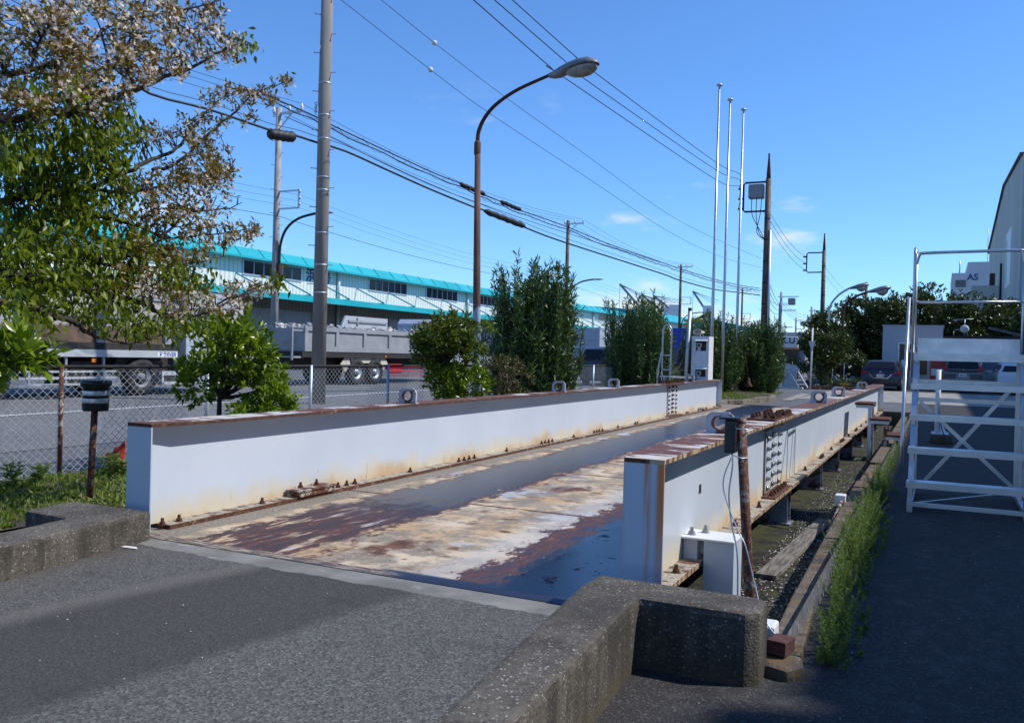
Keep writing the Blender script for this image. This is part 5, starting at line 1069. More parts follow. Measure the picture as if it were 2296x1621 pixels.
for pts, ball, lab in (([(764, 0), (965, 157), (1095, 253), (1300, 388), (1500, 520), (1620, 577), (1707, 600)], (965, 157), 'left thin wire with a pale marker ball'), ([(854, 0), (974, 97), (1131, 217), (1300, 338), (1500, 482), (1620, 543), (1707, 580)], (974, 97), 'right thin wire with a pale marker ball')):
    A, B_ = (-10.5, 8), (ma.x, 46); P = [upl(x, y, A, B_) for x, y in pts]; P = [P[0]+(P[0]-P[1])]+P
    t = cable(lab, smooth_pts(P, 5), .006, group=g); bc = upl(*ball, A, B_); b = MB(); b.lathe([(.005, -.06), (.045, -.04), (.06, 0), (.045, .04), (.005, .06)], 12, tuple(bc)); tag(b.build('marker_ball', M['white']), 'small pale marker ball on the %s thin wire' % lab[:5].strip(), 'marker ball')
A, B_ = (-13.4, 14.0), (ma.x, 46)
th = [(-60, -20), (60, 40), (155, 82), (250, 148), (335, 210), (469, 246), (602, 291), (664, 305), (707, 319), (776, 340), (867, 381), (963, 424), (1063, 465), (1086, 472), (1179, 511), (1264, 543), (1482, 613), (1519, 627), (1597, 648), (1648, 655), (1704, 662)]
P = [upl(x, y, (-13.75, 12), B_) if x < 700 else upl(x, y, (-13.35, 16.3), B_) for x, y in th[3:]]; cable('thick black telecom cable with splice sleeves, lowest heavy line', smooth_pts(P, 3), .026)
P2 = [p+Vector((0, 0, .14)) for p in P]; cable('thin messenger wire just above the thick telecom cable', smooth_pts(P2, 3), .007)
def sleeve(a, b_, r, name, lab, A_=(-13.35, 16.3)):
    p, q_ = upl(*a, A_, B_), upl(*b_, A_, B_); b = MB(); d = q_-p; k = 14; b.tube([p+d*(i/k)+Vector((0, 0, .012*math.sin(i*2.2))) for i in range(k+1)], [r*.45]+[r*(1+.06*(i % 2)) for i in range(k-1)]+[r*.45], 10); tag(b.build(name, M['wire']), lab, 'cable sleeve', 'black splice sleeves on the overhead cables')
sleeve((601, 300), (661, 309), .115, 'splice_sleeve', 'stubby black splice sleeve hanging at the slim pole, left of the thick pole', (-13.6, 13))
sleeve((1086, 473), (1177, 508), .085, 'splice_sleeve', 'longest black splice sleeve, on the thick cable right of the lamp post')
sleeve((1031, 412), (1088, 437), .06, 'splice_sleeve', 'black sleeve crossing behind the rusty lamp post')
sleeve((1122, 452), (1168, 471), .06, 'splice_sleeve', 'short black sleeve just right of the rusty lamp post')
bn = [(560, 200), (640, 232), (707, 262), (748, 283), (862, 337), (972, 388), (1033, 412), (1088, 438), (1122, 452), (1170, 473), (1264, 506), (1364, 547), (1482, 588), (1519, 601), (1597, 625), (1650, 638), (1704, 647)]
P = [upl(x, y, (-13.35, 16.3), B_) for x, y in bn]; sp = smooth_pts(P, 6); cable('upper bundled cable wrapped by a spiral hanger', sp, .016)
sp2 = [p-Vector((0, 0, .10+.02*math.sin(i))) for i, p in enumerate(sp)]; cable('lower bundled cable wrapped by a spiral hanger', sp2, .014)
hx = []
for i in range(len(sp)-1):
    seg = max(1, int((sp[i+1]-sp[i]).length/.11))
    for j in range(seg):
        c = sp[i].lerp(sp[i+1], j/seg)-Vector((0, 0, .055)); a = len(hx)*1.05; hx.append(c+Vector((math.cos(a)*.06, 0, math.sin(a)*.085)))
cable('spiral hanger wire around the bundled cables', hx, .005, n=4)
cable('plain line below the bundled cables', smooth_pts([upl(x, y-8, (-13.35, 16.3), B_) if False else upl(x, y, (-13.35, 16.3), B_) for x, y in ((640, 262), (707, 292), (776, 325), (867, 370), (972, 418), (1063, 452), (1200, 500), (1364, 552), (1519, 600))], 4), .009)
# phase wires along the row of poles
g = 'phase wires on the crossarms across the street'
ends = [(-25, -6)]+[(PX, Y) for Y in rowY]
for k, dx in enumerate((-.28, .55, 1.2)):
    P = []
    for (xa, ya), (xb, yb) in zip(ends[:-1], ends[1:]): P += cat((xa+dx, ya, 11.35), (xb+dx, yb, 11.35), .75, 16)
    cable(['phase wire on the left insulator of each crossarm', 'phase wire on the middle insulator of each crossarm', 'phase wire on the right insulator of each crossarm'][k], P, .010, group=g, n=5)
for k in range(3):
    P = cat((PX+1.2, -6, 7.6-.26*k), (PX+1.2, rowY[0], 7.6-.26*k), .5)+cat((PX+1.2, rowY[0], 7.6-.26*k), (PX+.3, rowY[1], 7.5-.26*k), .6, 20)+cat((PX+.3, rowY[1], 7.5-.26*k), (PX+1.1, rowY[2], 7.5-.26*k), .6, 20)
    cable(['top', 'middle', 'bottom'][k]+' one of three thin low-voltage wires from the square bracket', P, .005, group='low-voltage wires across the street', n=4)
P = cat((PX+.3, -6, 6.9), (PX+.2, rowY[0], 6.75), .4)+cat((PX+.2, rowY[0], 6.75), (PX+.2, rowY[1], 6.6), .5)+cat((PX+.2, rowY[1], 6.6), (PX+.2, rowY[2], 6.4), .5)+cat((PX+.2, rowY[2], 6.4), (PX+.2, rowY[3], 6.4), .5); cable('single thin telephone line below the low-voltage wires', P, .011, n=5)
mb, mc = mast['b'], mast['c']
for k in range(3): cable(['upper', 'middle', 'lower'][k]+' wire sagging between the two bracketed steel masts', cat((ma.x+.1, 46, 8.9-.35*k), (mb.x-1.3, 70, 9.35-.5*k), .35), .012, group='wires between the steel masts')
for k in range(2): cable(['upper', 'lower'][k]+' thin wire from the second mast to the plain mast', cat((mb.x, 70, 8.7-.6*k), (mc.x, 112, 9.6-.8*k), 1.0), .009, group='thin wires to the plain mast')
for k in range(4):
    a = Vector((ma.x, 46, 5.9-.5*k)); e = un(1752, 672+6*k, Y=118); f_ = un(1820, 705+6*k, Y=140); cable(['first', 'second', 'third', 'fourth'][k]+' line from the top, sagging from the tall mast to the far poles', cat(a, e, .8)+cat(e, f_, .8), .018, group='lines to the far poles')

# ================================================================ BUILDINGS
WX = -45.0
t = thing('warehouse', 'long cream ribbed warehouse with turquoise roof edge and canopy across the street', 'warehouse', (WX, 80, 0))
YA, YB = 8.0, 131.0
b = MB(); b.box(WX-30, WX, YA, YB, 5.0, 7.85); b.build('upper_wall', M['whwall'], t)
b = MB(); b.box(WX-30, WX-.003, YA, YB, 0, 4.999); b.build('lower_wall', M['whwall_shaded'], t)
b = MB(); b.prism([(WX+.75, 7.62), (WX+.80, 7.74), (WX+.15, 8.42), (WX-.3, 8.42), (WX-30.5, 10.4), (WX-30.5, 7.9), (WX-.0, 7.9), (WX-.0, 7.86)], YA-.5, YB+.6, 'y'); b.build('roof', M['cyanroof'], t)
b = MB()
for i in range(52):
    y = YA+2.4*i; b.bar((WX+.82, y, 7.74), (WX+.17, y, 8.43), .05, .05)
b.build('roof_seams', M['cyandk'], t)
b = MB(); b.bar((WX+.80, YA, 7.68), (WX+.80, YB, 7.68), .06, .14); b.build('gutter', M['cyan'], t)
CZ = 5.05
b = MB(); b.box(WX, WX+3.0, YA, 128, CZ-.05, CZ+.08); b.build('canopy', M['cyandk'], t)
b = MB(); b.box(WX+3.001, WX+3.06, YA, 128, CZ-.28, CZ+.17); b.build('canopy_fascia', M['cyan'], t)
for i in range(19):
    y = 42.0+4.76*i; b = MB(); b.bar((WX+.02, y, 6.55), (WX+2.85, y, CZ+.25), .09, .09); b.bar((WX+.02, y, CZ+.1), (WX+2.9, y, CZ+.17), .12, .2); b.build('canopy_strut', M['cyandk'], t)
wins = [(36, 41.5), (47.5, 53.7), (62.8, 68.75), (72.3, 78.25), (83.1, 88.6), (94, 99.6), (105, 110), (119.9, 123.9)]
for a, e in wins:
    f = MB(); z0, z1 = 6.60, 7.52
    f.box(WX+.001, WX+.06, a-.12, e+.12, z0-.12, z0); f.box(WX+.001, WX+.06, a-.12, e+.12, z1, z1+.1); f.box(WX+.001, WX+.06, a-.12, a, z0, z1); f.box(WX+.001, WX+.06, e, e+.12, z0, z1)
    nn = 6
    for j in range(1, nn): yy = a+(e-a)*j/nn; f.box(WX+.01, WX+.05, yy-.03, yy+.03, z0, z1)
    wo = f.build('window', M['galv'], t); g_ = MB(); g_.box(WX+.002, WX+.02, a, e, z0, z1); go = g_.build('pane', M['glass'], wo); go.location = (0, 0, 0)
for y in (58.35, 80.33, 102.3, 117.5):
    b = MB(); b.tube([(WX+.16, y, 7.7), (WX+.16, y, 5.15)], .13, 10); b.tube([(WX+.16, y, 7.6), (WX+.16, y, 7.72)], .19, 10); b.build('downpipe', M['white'], t)
    b = MB(); b.tube([(WX+.16, y, 4.98), (WX+.16, y, 0)], .13, 10); b.build('downpipe', M['beige'], t)
text('wall_lettering', '浜', face_mat((WX+.03, 54.95, 7.06), (0, 1, 0)), 1.15, M['bluedk'], t, .01, .02)
text('wall_lettering', '号', face_mat((WX+.03, 56.95, 7.02), (0, 1, 0)), 1.0, M['bluedk'], t, .01, .02)
for a, e in ((48, 55), (66, 74), (84, 92), (104, 112)):
    b = MB(); b.box(WX-.001, WX+.03, a, e, 0, 4.2); b.build('loading_door', M['truckgrey'], t)
t = thing('warehouse', 'second long turquoise-roofed warehouse further down the street, mostly behind oleanders', 'warehouse', (WX, 240, 0))
b = MB(); b.box(WX-25, WX, 142, 340, 0, 8.2); b.build('wall', M['whwall'], t)
b = MB(); b.prism([(WX+.8, 7.9), (WX+.8, 8.1), (WX+.1, 9.3), (WX-25, 11), (WX-25, 8.2)], 141, 341, 'y'); b.build('roof', M['cyanroof'], t)
t = thing('warehouse', 'far shed with turquoise sloping roof right of the tall brown mast', 'warehouse', (-30, 190, 0))
b = MB(); b.box(-52, -30.5, 172, 260, 0, 6.6); b.build('wall', M['whwall'], t)
b = MB(); b.prism([(-30, 6.7), (-30, 7.0), (-41, 9.2), (-53, 7), (-53, 6.7)], 170, 262, 'y'); b.build('roof', M['cyanroof'], t)
c0, c1 = un(1700, 742, Y=190), un(1805, 764, Y=190)
# big grey hall on the right edge
t = thing('hall', 'tall weathered grey hall at the right edge with a sloping roofline', 'hall', (5, 70, .2))
HX = 4.55; b = MB()
prof = [(66.0, 15.3), (84, 16.5), (107, 13.9), (107.5, 13.5)]
k = len(prof); vs = [(HX, y, 0) for y, z in prof]+[(HX, y, z) for y, z in prof]+[(HX+40, y, 0) for y, z in prof]+[(HX+40, y, z) for y, z in prof]
fs = [(i, i+1, k+i+1, k+i) for i in range(k-1)]+[(k+i, k+i+1, 3*k+i+1, 3*k+i) for i in range(k-1)]+[(0, k, 3*k, 2*k), (k-1, 2*k-1, 4*k-1, 3*k-1)]
b.add(vs, fs); b.build('wall', M['hall'], t)
b = MB()
for i in range(k-1): b.bar((HX-.05, prof[i][0], prof[i][1]+.05), (HX-.05, prof[i+1][0], prof[i+1][1]+.05), .25, .14)
b.bar((HX-.2, 65.9, 15.25), (HX+40, 65.9, 15.25), .35, .22); b.build('roof_edge', M['polebrown'], t)
b = MB(); b.box(HX, HX+40, 65.97, 65.999, .0, 15.2); b.box(HX-.001, HX+.45, 65.6, 65.97, .0, 15.2); b.build('front_wall', M['hall'], t)
b = MB(); b.tube([(HX+.75, 65.75, .2), (HX+.75, 65.75, 14.9)], .11, 10); b.build('downpipe', M['galv'], t)
b = MB(); b.box(HX-2.25, HX-.001, 84, 90, 6.2, 8.15); b.build('balcony', M['hall'], t)
b = MB(); b.box(HX-.9, HX-.5, 84.2, 85, 8.16, 9.2); b.build('vent_unit', M['brown'], t)
b = MB(); b.box(HX-.012, HX-.002, 74.5, 80, 7.5, 11.8); b.build('banner', M['white'], t)
b = MB(); b.box(HX-.02, HX-.013, 78.4, 79.3, 7.9, 11.2); b.build('banner_stripe', plain('pale_green', (.35, .55, .35), .7), t)
b = MB(); b.tube([(HX-.2, 82, 6.2), (HX-.2, 82, 9.8)], .09, 8); b.build('antenna_pipe', M['dark'], t)
# lettered distant building
Y = 170; c = un(2135, 592, Y=Y); e = un(2230, 592, Y=Y); tt = un(2190, 585, Y=Y)
t = thing('lettered_building', 'distant pale concrete building with large blue letters above the trees', 'building', (e.x, Y, 0)); zt = un(2170, 612, Y=Y).z
b = MB(); b.box(c.x, e.x+20, Y, Y+20, 0, zt); b.build('lower_block', M['office'], t); xc = un(2170, 600, Y=Y).x; b = MB(); b.box(xc, e.x+20, Y+.3, Y+20, zt+.001, un(2190, 587, Y=Y).z); b.build('upper_block', M['office'], t)
pL = un(2181, 622, Y=Y-.1); text('wall_lettering', 'AS', face_mat((pL.x, Y-.06, pL.z), (1, 0, 0)), 1.5, M['bluedk'], t, .02, .03)
pw = un(2154, 636, Y=Y-.1); b = MB(); b.box(pw.x-.8, pw.x+.8, Y-.1, Y-.002, pw.z-.6, pw.z+.6); b.build('window', M['sky_glass'], t)
b = MB(); b.tube([(c.x+1.2, Y+1, zt), (c.x+1.2, Y+1, zt+2.2)], .12, 6); b.tube([(e.x-1, Y+2, zt+2), (e.x-1, Y+2, zt+8)], .06, 5); b.build('antenna', M['galv'], t)
# small grey office
Y = 51; xl, xr, zt = un(1980, 735, Y=Y).x, un(2115, 735, Y=Y).x, un(1980, 731, Y=Y).z
t = thing('office', 'small plain grey concrete office behind the rolling steps', 'office', (xl, Y, 0))
dx0, dx1, dz1 = un(2014, 790, Y=Y).x, un(2052, 790, Y=Y).x, un(2030, 771, Y=Y).z; dz0 = un(2030, 830, Y=Y).z
b = MB(); b.box(xl, xr, Y, Y+4, -.01, zt); b.build('wall', M['office'], t)
b = MB(); b.box(xl-.05, xr+.05, Y-.05, Y+4.05, zt, zt+.06); b.build('roof_edge', M['office'], t)
f = MB(); 
for bx in ((dx0, dx0+.05, dz0, dz1), (dx1-.05, dx1, dz0, dz1), (dx0, dx1, dz1, dz1+.05), (dx0, dx1, dz0-.05, dz0)): f.box(bx[0], bx[1], Y-.05, Y-.001, bx[2], bx[3])
wo = f.build('window', M['alu'], t); g_ = MB(); g_.box(dx0+.05, dx1-.05, Y-.02, Y-.002, dz0, dz1); g_.build('pane', M['glass'], wo)
b = MB(); b.box(dx0+.15, dx0+.5, Y-.03, Y-.021, dz0+.05, dz0+.55); b.box(dx0+.3, dx0+.8, Y-.03, Y-.021, dz1-.45, dz1-.3); b.build('paper_notices', M['white'], wo)
b = MB(); b.box(xl+.42, xl+.68, Y-.9, Y-.86, .2, 1.45); b.build('x', M['beige']) if False else None
# prefab hut behind the cars
t = thing('prefab_hut', 'low beige prefabricated hut behind the parked cars with a curtained window', 'hut', (xr+.1, 51.4, 0))
b = MB(); b.box(xr+.02, 13, 51.4, 55, -.01, 2.70); b.build('wall', M['prefab'], t)
b = MB(); b.box(xr+.02, 13.2, 51.2, 55.2, 2.701, 2.85); b.build('roof', M['dark'], t)
wx0, wx1 = un(2202, 820, Y=51.4).x, un(2241, 820, Y=51.4).x; wz0, wz1 = un(2220, 831, Y=51.4).z, un(2220, 795, Y=51.4).z
f = MB(); 
for bx in ((wx0-.05, wx0, wz0, wz1), (wx1, wx1+.05, wz0, wz1), (wx0-.05, wx1+.05, wz0-.06, wz0), (wx0-.05, wx1+.05, wz1, wz1+.05)): f.box(bx[0], bx[1], 51.34, 51.399, bx[2], bx[3])
wo = f.build('window', M['white'], t); g_ = MB(); g_.box(wx0, wx1, 51.38, 51.398, wz0, wz1); g_.build('pane', ribbed('curtain', (.10, .13, .20), (.16, .2, .3), .12, 0, .4), wo)
# aerial, dish, leaning timber on the hut roof
c = un(2163, 738, Y=52.0); t = thing('satellite_dish', 'white satellite dish on a ladder-like frame above the hut roof', 'satellite dish', (c.x, 52.0, 2.85))
b = MB(); b.lathe([(.001, .0), (.13, .012), (.215, .05), (.22, .04), (.13, -.005), (.001, -.02)], 20, axis='y', c=(c.x, 52.0, c.z)); b.build('dish', M['office'], t)
b = MB(); b.tube([(c.x, 52.15, 2.85), (c.x, 52.15, c.z+.5)], .025, 6); b.tube([(c.x-.5, 52.1, 2.85), (c.x-.52, 52.1, c.z-.1)], .02, 6); b.tube([(c.x+.15, 52.1, 2.85), (c.x+.1, 52.1, c.z)], .02, 6); b.tube([(c.x-.5, 52.1, 3.2), (c.x+.12, 52.1, 3.2)], .018, 6); b.build('mast', M['galv'], t)
b = MB(); b.tube([(c.x-.55, 52.2, c.z+.5), (c.x+.4, 52.2, c.z+.55)], .015, 5)
for i in range(7): b.tube([(c.x-.5+.14*i, 51.95, c.z+.52), (c.x-.5+.14*i, 52.5, c.z+.52)], .008, 4)
b.build('television_aerial', M['galv'], t)
b = MB(); P1_, P2_ = un(2216, 735, Y=52.1), un(2310, 757, Y=52.1); b.bar(P1_, P2_, .2, .14); q1 = un(2275, 752, Y=52.15); b.bar((q1.x, 52.15, 2.85), (q1.x, 52.15, q1.z), .12); tag(b.build('roof_timber', M['wood']), 'weathered sloping timber beam propped above the hut roof', 'timber beam')
# the tall hall that shades the yard
t = thing('workshop', 'tall grey workshop standing beyond the right edge of the picture, shading the yard', 'workshop', (9, 20, 0))
b = MB(); b.box(11.05, 30, 8.6, 28.2, -.14, 14.2); b.box(11.06, 30, -14, 8.59, -.14, 14.7); b.build('wall', M['hall'], t); b = MB(); b.box(11.0, 30.1, 8.7, 28.3, 14.2, 14.3); b.build('roof', M['dark'], t)
b = MB(); b.box(12.0, 30, 28.3, 64, 0, 14); b.build('rear_wing', M['hall'], t)
# cranes on the harbour
for i, (tip, base, Y, lab) in enumerate((((1390, 637), (1446, 702), 300, 'leftmost and tallest-looking grey ship crane jib'), ((1438, 661), (1490, 702), 360, 'ship crane jib mostly hidden behind the oleander tips'), ((1465, 663), (1509, 698), 330, 'ship crane jib with white post left of the slim pole'), ((1554, 653), (1585, 700), 330, 'ship crane jib just right of the slim pole'))):
    a, e = un(*tip, Y=Y), un(*base, Y=Y); t = thing('ship_crane', lab, 'crane', (e.x, Y, 0), 0, 'ship cranes in the distance'); b = MB(); b.bar(a, e, .55, .8); b.build('jib', M['lamphead'], t)
    b = MB(); b.box(e.x-1.2, e.x+3.2, Y-2, Y+2, 0, e.z+2.5, b=.3); b.build('post', M['white'], t)
    b = MB(); [b.tube([a, (e.x+2.5+k, Y, e.z+3+k*.6)], .07, 4) for k in range(3)]; b.tube([a, a-Vector((0, 0, 12))], .07, 4); b.build('ropes', M['dark'], t)

# ================================================================ ROLLING STEPS AND YARD THINGS
SX, SY = -.24, 9.15
t = thing('rolling_steps', 'aluminium rolling step platform with guard rails standing in the shaded yard', 'step platform', (SX, SY, -.13))
W_ = 1.02; tr = [(9.18, .155), (9.40, .462), (9.62, .775), (9.84, 1.085)]; PZ = 1.40; PY0, PY1 = 10.05, 10.62
for y, z in tr:
    b = MB(); b.box(SX-.015, SX+W_, y, y+.21, z-.022, z+.002, b=.003); b.box(SX-.017, SX+W_+.002, y-.006, y+.003, z-.055, z+.004); b.build('tread', M['alu'], t)
    for xx in (SX, SX+W_-.045):
        b = MB(); b.box(xx, xx+.04, y+.02, y+.05, (-.06 if z < .2 else z-.31), z-.023); b.box(xx, xx+.04, y+.16, y+.19, z-.30, z-.023); b.build('riser_frame', M['alu'], t)
b = MB(); b.box(SX, SX+W_, PY0-.02, PY1, PZ-.06, PZ+.003); b.box(SX-.004, SX+W_+.004, PY0-.026, PY0-.0205, PZ-.075, PZ+.005); b.build('platform', M['alu'], t)
b = MB(); b.box(SX+.02, SX+W_-.02, PY1-.03, PY1-.015, PZ+.01, PZ+.175); b.build('toe_board', M['alu'], t)
for xx in (SX, SX+W_-.045):
    for yy in (PY0+.02, PY1-.05):
        b = MB(); b.box(xx, xx+.045, yy, yy+.045, -.10, PZ-.061); b.build('leg', M['alu'], t)
    b = MB(); b.bar((xx+.022, 9.2, -.03), (xx+.022, PY0, 1.30), .05, .022); b.build('stringer', M['alu'], t)
    b = MB(); b.box(xx, xx+.045, 9.16, PY1, -.085, -.045); b.build('base_rail', M['alu'], t)
    b = MB(); b.box(xx-.005, xx+.045, 9.15, 9.19, -.13, -.02); b.build('foot', M['alu'], t)
b = MB(); b.box(SX+.045, SX+W_-.045, 9.17, 9.195, -.075, -.035); b.build('front_rail', M['alu'], t)
b = MB(); b.box(SX+.045, SX+W_-.045, PY1-.04, PY1-.012, -.065, -.035); b.build('rear_rail', M['alu'], t)
b = MB(); b.bar((SX+.05, 9.25, -.055), (SX+W_-.05, PY1-.05, -.045), .022, .012); b.build('base_brace', M['alu'], t)
for z in (1.10, .90): b = MB(); b.box(SX+.045, SX+W_-.045, PY1-.03, PY1-.012, z-.022, z+.022); b.build('cross_rail', M['alu'], t)
for a, e in (((SX+.06, .88), (SX+W_-.06, .02)), ((SX+W_-.08, 1.06), (SX+.12, .0))):
    b = MB(); b.bar((a[0], PY1-.055 if a[1] < 1 else PY1-.045, a[1]), (e[0], PY1-.055 if a[1] < 1 else PY1-.045, e[1]), .008, .04, up=(0, 0, 1)); b.build('cross_brace', M['alu'], t)
# guard rails round the platform
def rail(name, pts, r=.017, k=6): b = MB(); b.tube(smooth_pts([Vector(p) for p in pts], k), r, 10); return b.build(name, M['alu'], t)
GZ = un(2055, 560, Y=PY0).z
for xx in (SX-.015, SX+W_+.0):
    b = MB(); b.tube([(xx, PY1-.02, PZ-.25), (xx, PY1-.02, GZ+.03)], .017, 10); b.build('guard_post', M['alu'], t)
    b = MB(); b.tube([(xx, PY0, PZ-.25), (xx, PY0, GZ-.06), (xx, PY0+.02, GZ-.02), (xx, PY0+.08, GZ+.02), (xx, PY1-.08, GZ+.04), (xx, PY1-.02, GZ+.03)], .017, 10); b.build('side_guard', M['alu'], t)
    b = MB(); b.tube([(xx, PY0, PZ+.55), (xx, PY1-.02, PZ+.57)], .013, 8); b.build('side_mid_rail', M['alu'], t)
    hx_ = xx-.045 if xx < 0 else xx+.045
    b = MB(); b.tube([(hx_, 10.02, 1.05), (hx_, 10.04, 1.93), (hx_, 9.99, 1.97), (hx_, 9.30, .95), (hx_, 9.14, .62), (hx_, 9.12, .55), (hx_, 9.16, .30)], .017, 10); b.build('hand_rail', M['alu'], t)
b = MB(); b.tube(smooth_pts([Vector(p) for p in ((SX-.015, PY1-.02, GZ-.1), (SX+.01, PY1-.02, GZ+.0), (SX+.07, PY1-.02, GZ+.025), (SX+W_*.5, PY1-.02, GZ+.03), (SX+W_-.08, PY1-.02, GZ+.03), (SX+W_-.02, PY1-.02, GZ+.01), (SX+W_, PY1-.02, GZ-.1))], 5), .017, 10); b.build('top_guard', M['alu'], t)
b = MB(); b.tube([(SX, PY1-.02, PZ+.57), (SX+W_, PY1-.02, PZ+.57)], .015, 10); b.build('mid_guard', M['alu'], t)
# post on a concrete block
c = un(2110, 985, -.13); t = thing('gate_post', 'white steel post bolted on a low concrete block, seen through the rolling steps', 'post', (c.x, 17.6, -.13))
x0 = un(2085, 985, Y=17.4).x; b = MB(); b.box(x0, x0+.36, 17.4, 18.2, -.13, .03, b=.015); b.build('concrete_block', M['curb'], t)
b = MB(); b.tube([(x0+.11, 17.8, .05), (x0+.11, 17.8, 1.20)], .045, 12); b.build('post', M['white'], t)
b = MB(); b.box(x0+.02, x0+.30, 17.55, 18.05, .031, .045); b.prism([(x0+.155, .046), (x0+.27, .046), (x0+.155, .30)], 17.79, 17.81, 'y'); b.build('base_plate', M['white'], t)
b = MB(); b.tube(smooth_pts([Vector((x0+.16, 17.6, .35)), Vector((x0+.18, 17.5, .15)), Vector((x0+.24, 17.35, .0)), Vector((x0+.26, 17.3, -.1))], 4), .01, 5); b.build('cable', M['wire'], t)

# white terminal cabinet with loudspeaker, pole, handrail
TY = 22.6; cq = lambda x, y: un(x, y, Y=TY); xa, xb = cq(1550, 800).x, cq(1589, 800).x; zt = cq(1569, 754).z
t = thing('terminal_cabinet', 'tall white cabinet with two hooded openings holding intercoms beside the far girder end', 'cabinet', ((xa+xb)/2, TY, 0))
zo = [(cq(1570, 765).z, cq(1570, 787).z), (cq(1570, 828).z, cq(1570, 845).z)]; b = MB(); b.box(xa, xb, TY+.12, TY+.5, 0, zt); b.box(xa, xa+.11, TY, TY+.12, 0, zt); b.box(xb-.07, xb, TY, TY+.12, 0, zt)
b.box(xa+.11, xb-.07, TY, TY+.12, zo[0][0], zt); b.box(xa+.11, xb-.07, TY, TY+.12, zo[1][0], zo[0][1]); b.box(xa+.11, xb-.07, TY, TY+.12, 0, zo[1][1]); b.build('cabinet', M['white'], t)
for z1, z0 in zo:
    b = MB(); b.box(xa+.111, xb-.071, TY+.10, TY+.1195, z0, z1); b.build('recess', M['brown'], t)
    b = MB(); b.prism([(TY-.07, z1-.005), (TY-.07, z1+.015), (TY-.002, z1+.055), (TY-.002, z1+.03)], xa+.07, xb-.03, 'x'); b.build('hood', M['white'], t)
    b = MB(); b.box(xa+.13, xa+.25, TY+.04, TY+.0995, z1-.16, z1-.05, b=.01); b.box(xa+.15, xa+.22, TY+.05, TY+.0995, z1-.25, z1-.17); o_ = b.build('intercom', M['white'], t)
    b = MB(); b.box(xa+.15, xa+.22, TY+.034, TY+.0395, z1-.14, z1-.075); b.build('screen', M['dark'], o_)
s_ = cq(1566, 748)+Vector((0, .12, 0)); s_.z = zt+.11; t = thing('horn_speaker', 'cream horn loudspeaker on top of the white cabinet', 'loudspeaker', (s_.x, s_.y, zt))
Mx = Matrix.Translation(s_) @ Matrix.Rotation(R(-18), 4, 'Z') @ Matrix.Scale(.62, 4, (0, 0, 1)); b = MB(); b.lathe([(.05, .18), (.06, .10), (.085, .02), (.13, -.10), (.135, -.12), (.127, -.122), (.075, -.02), (.025, .03)], 20, axis='y', M=Mx); b.build('horn', M['beige'], t)
b = MB(); b.tube([(s_.x, s_.y+.05, zt), (s_.x, s_.y+.05, zt+.08)], .016, 6); b.build('bracket', M['galv'], t)
g0, g1 = un(1537, 850, Y=TY-.1), un(1547, 697, Y=TY-.1); dgt = (g1-g0)/(g1.z-g0.z); g0 = g0-dgt*g0.z
t = thing('galvanised_post', 'thick galvanised post with black cap beside the white cabinet', 'post', tuple(g0)); b = MB(); b.tube([g0, g1], .047, 14); b.build('pipe', M['galv'], t)
b = MB(); b.tube([g1, g1+Vector((0, 0, .08))], .05, 14); b.build('cap', M['black'], t); q_ = g0.lerp(g1, .62); b = MB(); b.tube([q_, q_+Vector((0, 0, .06))], .052, 14); b.build('clamp', M['galv'], t)
HY = 20.6; hq = lambda x, y: un(x, y, Y=HY); t = thing('handrail', 'bent aluminium tube handrail rising behind the left girder', 'handrail', tuple(hq(1490, 850)))
P = [(1484, 848), (1486, 760), (1488, 738), (1494, 730), (1501, 731), (1506, 740), (1506, 760), (1502, 848)]; P = [hq(*p) for p in P]; P = [P[0]-Vector((0, 0, .6))]+P+[P[-1]-Vector((0, 0, .6))]
b = MB(); b.tube(smooth_pts(P, 5), .019, 10); b.build('loop', M['alu'], t)
b = MB(); b.tube([hq(1485, 797), hq(1504, 797)], .014, 8); b.tube([hq(1485, 829), hq(1503, 829)], .014, 8); b.build('cross_bar', M['alu'], t)
P = [hq(1474, 860), hq(1475, 835), hq(1480, 808), hq(1484, 790), hq(1487, 787)]; P = [P[0]-Vector((0, 0, .6))]+P
b = MB(); b.tube(smooth_pts(P, 5), .022, 10); b.build('sloping_rail', M['alu'], t)
p0, p1 = hq(1490, 844), un(1552, 847, Y=TY); b = MB(); b.bar(p0, p1, .25, .045); b.bar(p0-Vector((0, 0, .7)), p0, .05); b.bar(p1-Vector((0, 0, .7)), p1, .05); tag(b.build('landing', M['galv']), 'galvanised landing plate between handrail and white cabinet', 'landing')
# kerb at the far end and planter
t = thing('kerb', 'brownish concrete kerb curving round the grassy mound beyond the deck', 'kerb', (-5, 26, 0)); P = [(-5.55, 24.3), (-5.42, 25.2), (-5.1, 25.6), (-4.95, 26.6), (-4.78, 27.8), (-4.66, 28.7), (-4.85, 29.6), (-5.3, 30.2)]
for i in range(len(P)-1):
    a, e = Vector(P[i]+(0,)), Vector(P[i+1]+(0,)); d = (e-a).normalized(); n_ = Vector((-d.y, d.x, 0))*.15; block('kerb_stone', [(q.x, q.y) for q in (a+d*.01, e-d*.01, e-d*.01+n_, a+d*.01+n_)], -.05, .13+(.03 if i > 2 else 0), M['kerbstone'], .02, t)
t = thing('brick_planter', 'low red brick edging of the planting bed under the round tree', 'planter', (-5.2, 43.3, 0)); b = MB(); b.box(-6.4, -3.4, 43.3, 43.44, -.05, .16); b.box(-3.54, -3.4, 43.44, 46, -.05, .16); b.box(-6.2, -5.0, 43.05, 43.3, -.05, .10); b.build('brick_edging', M['redbrick'], t)
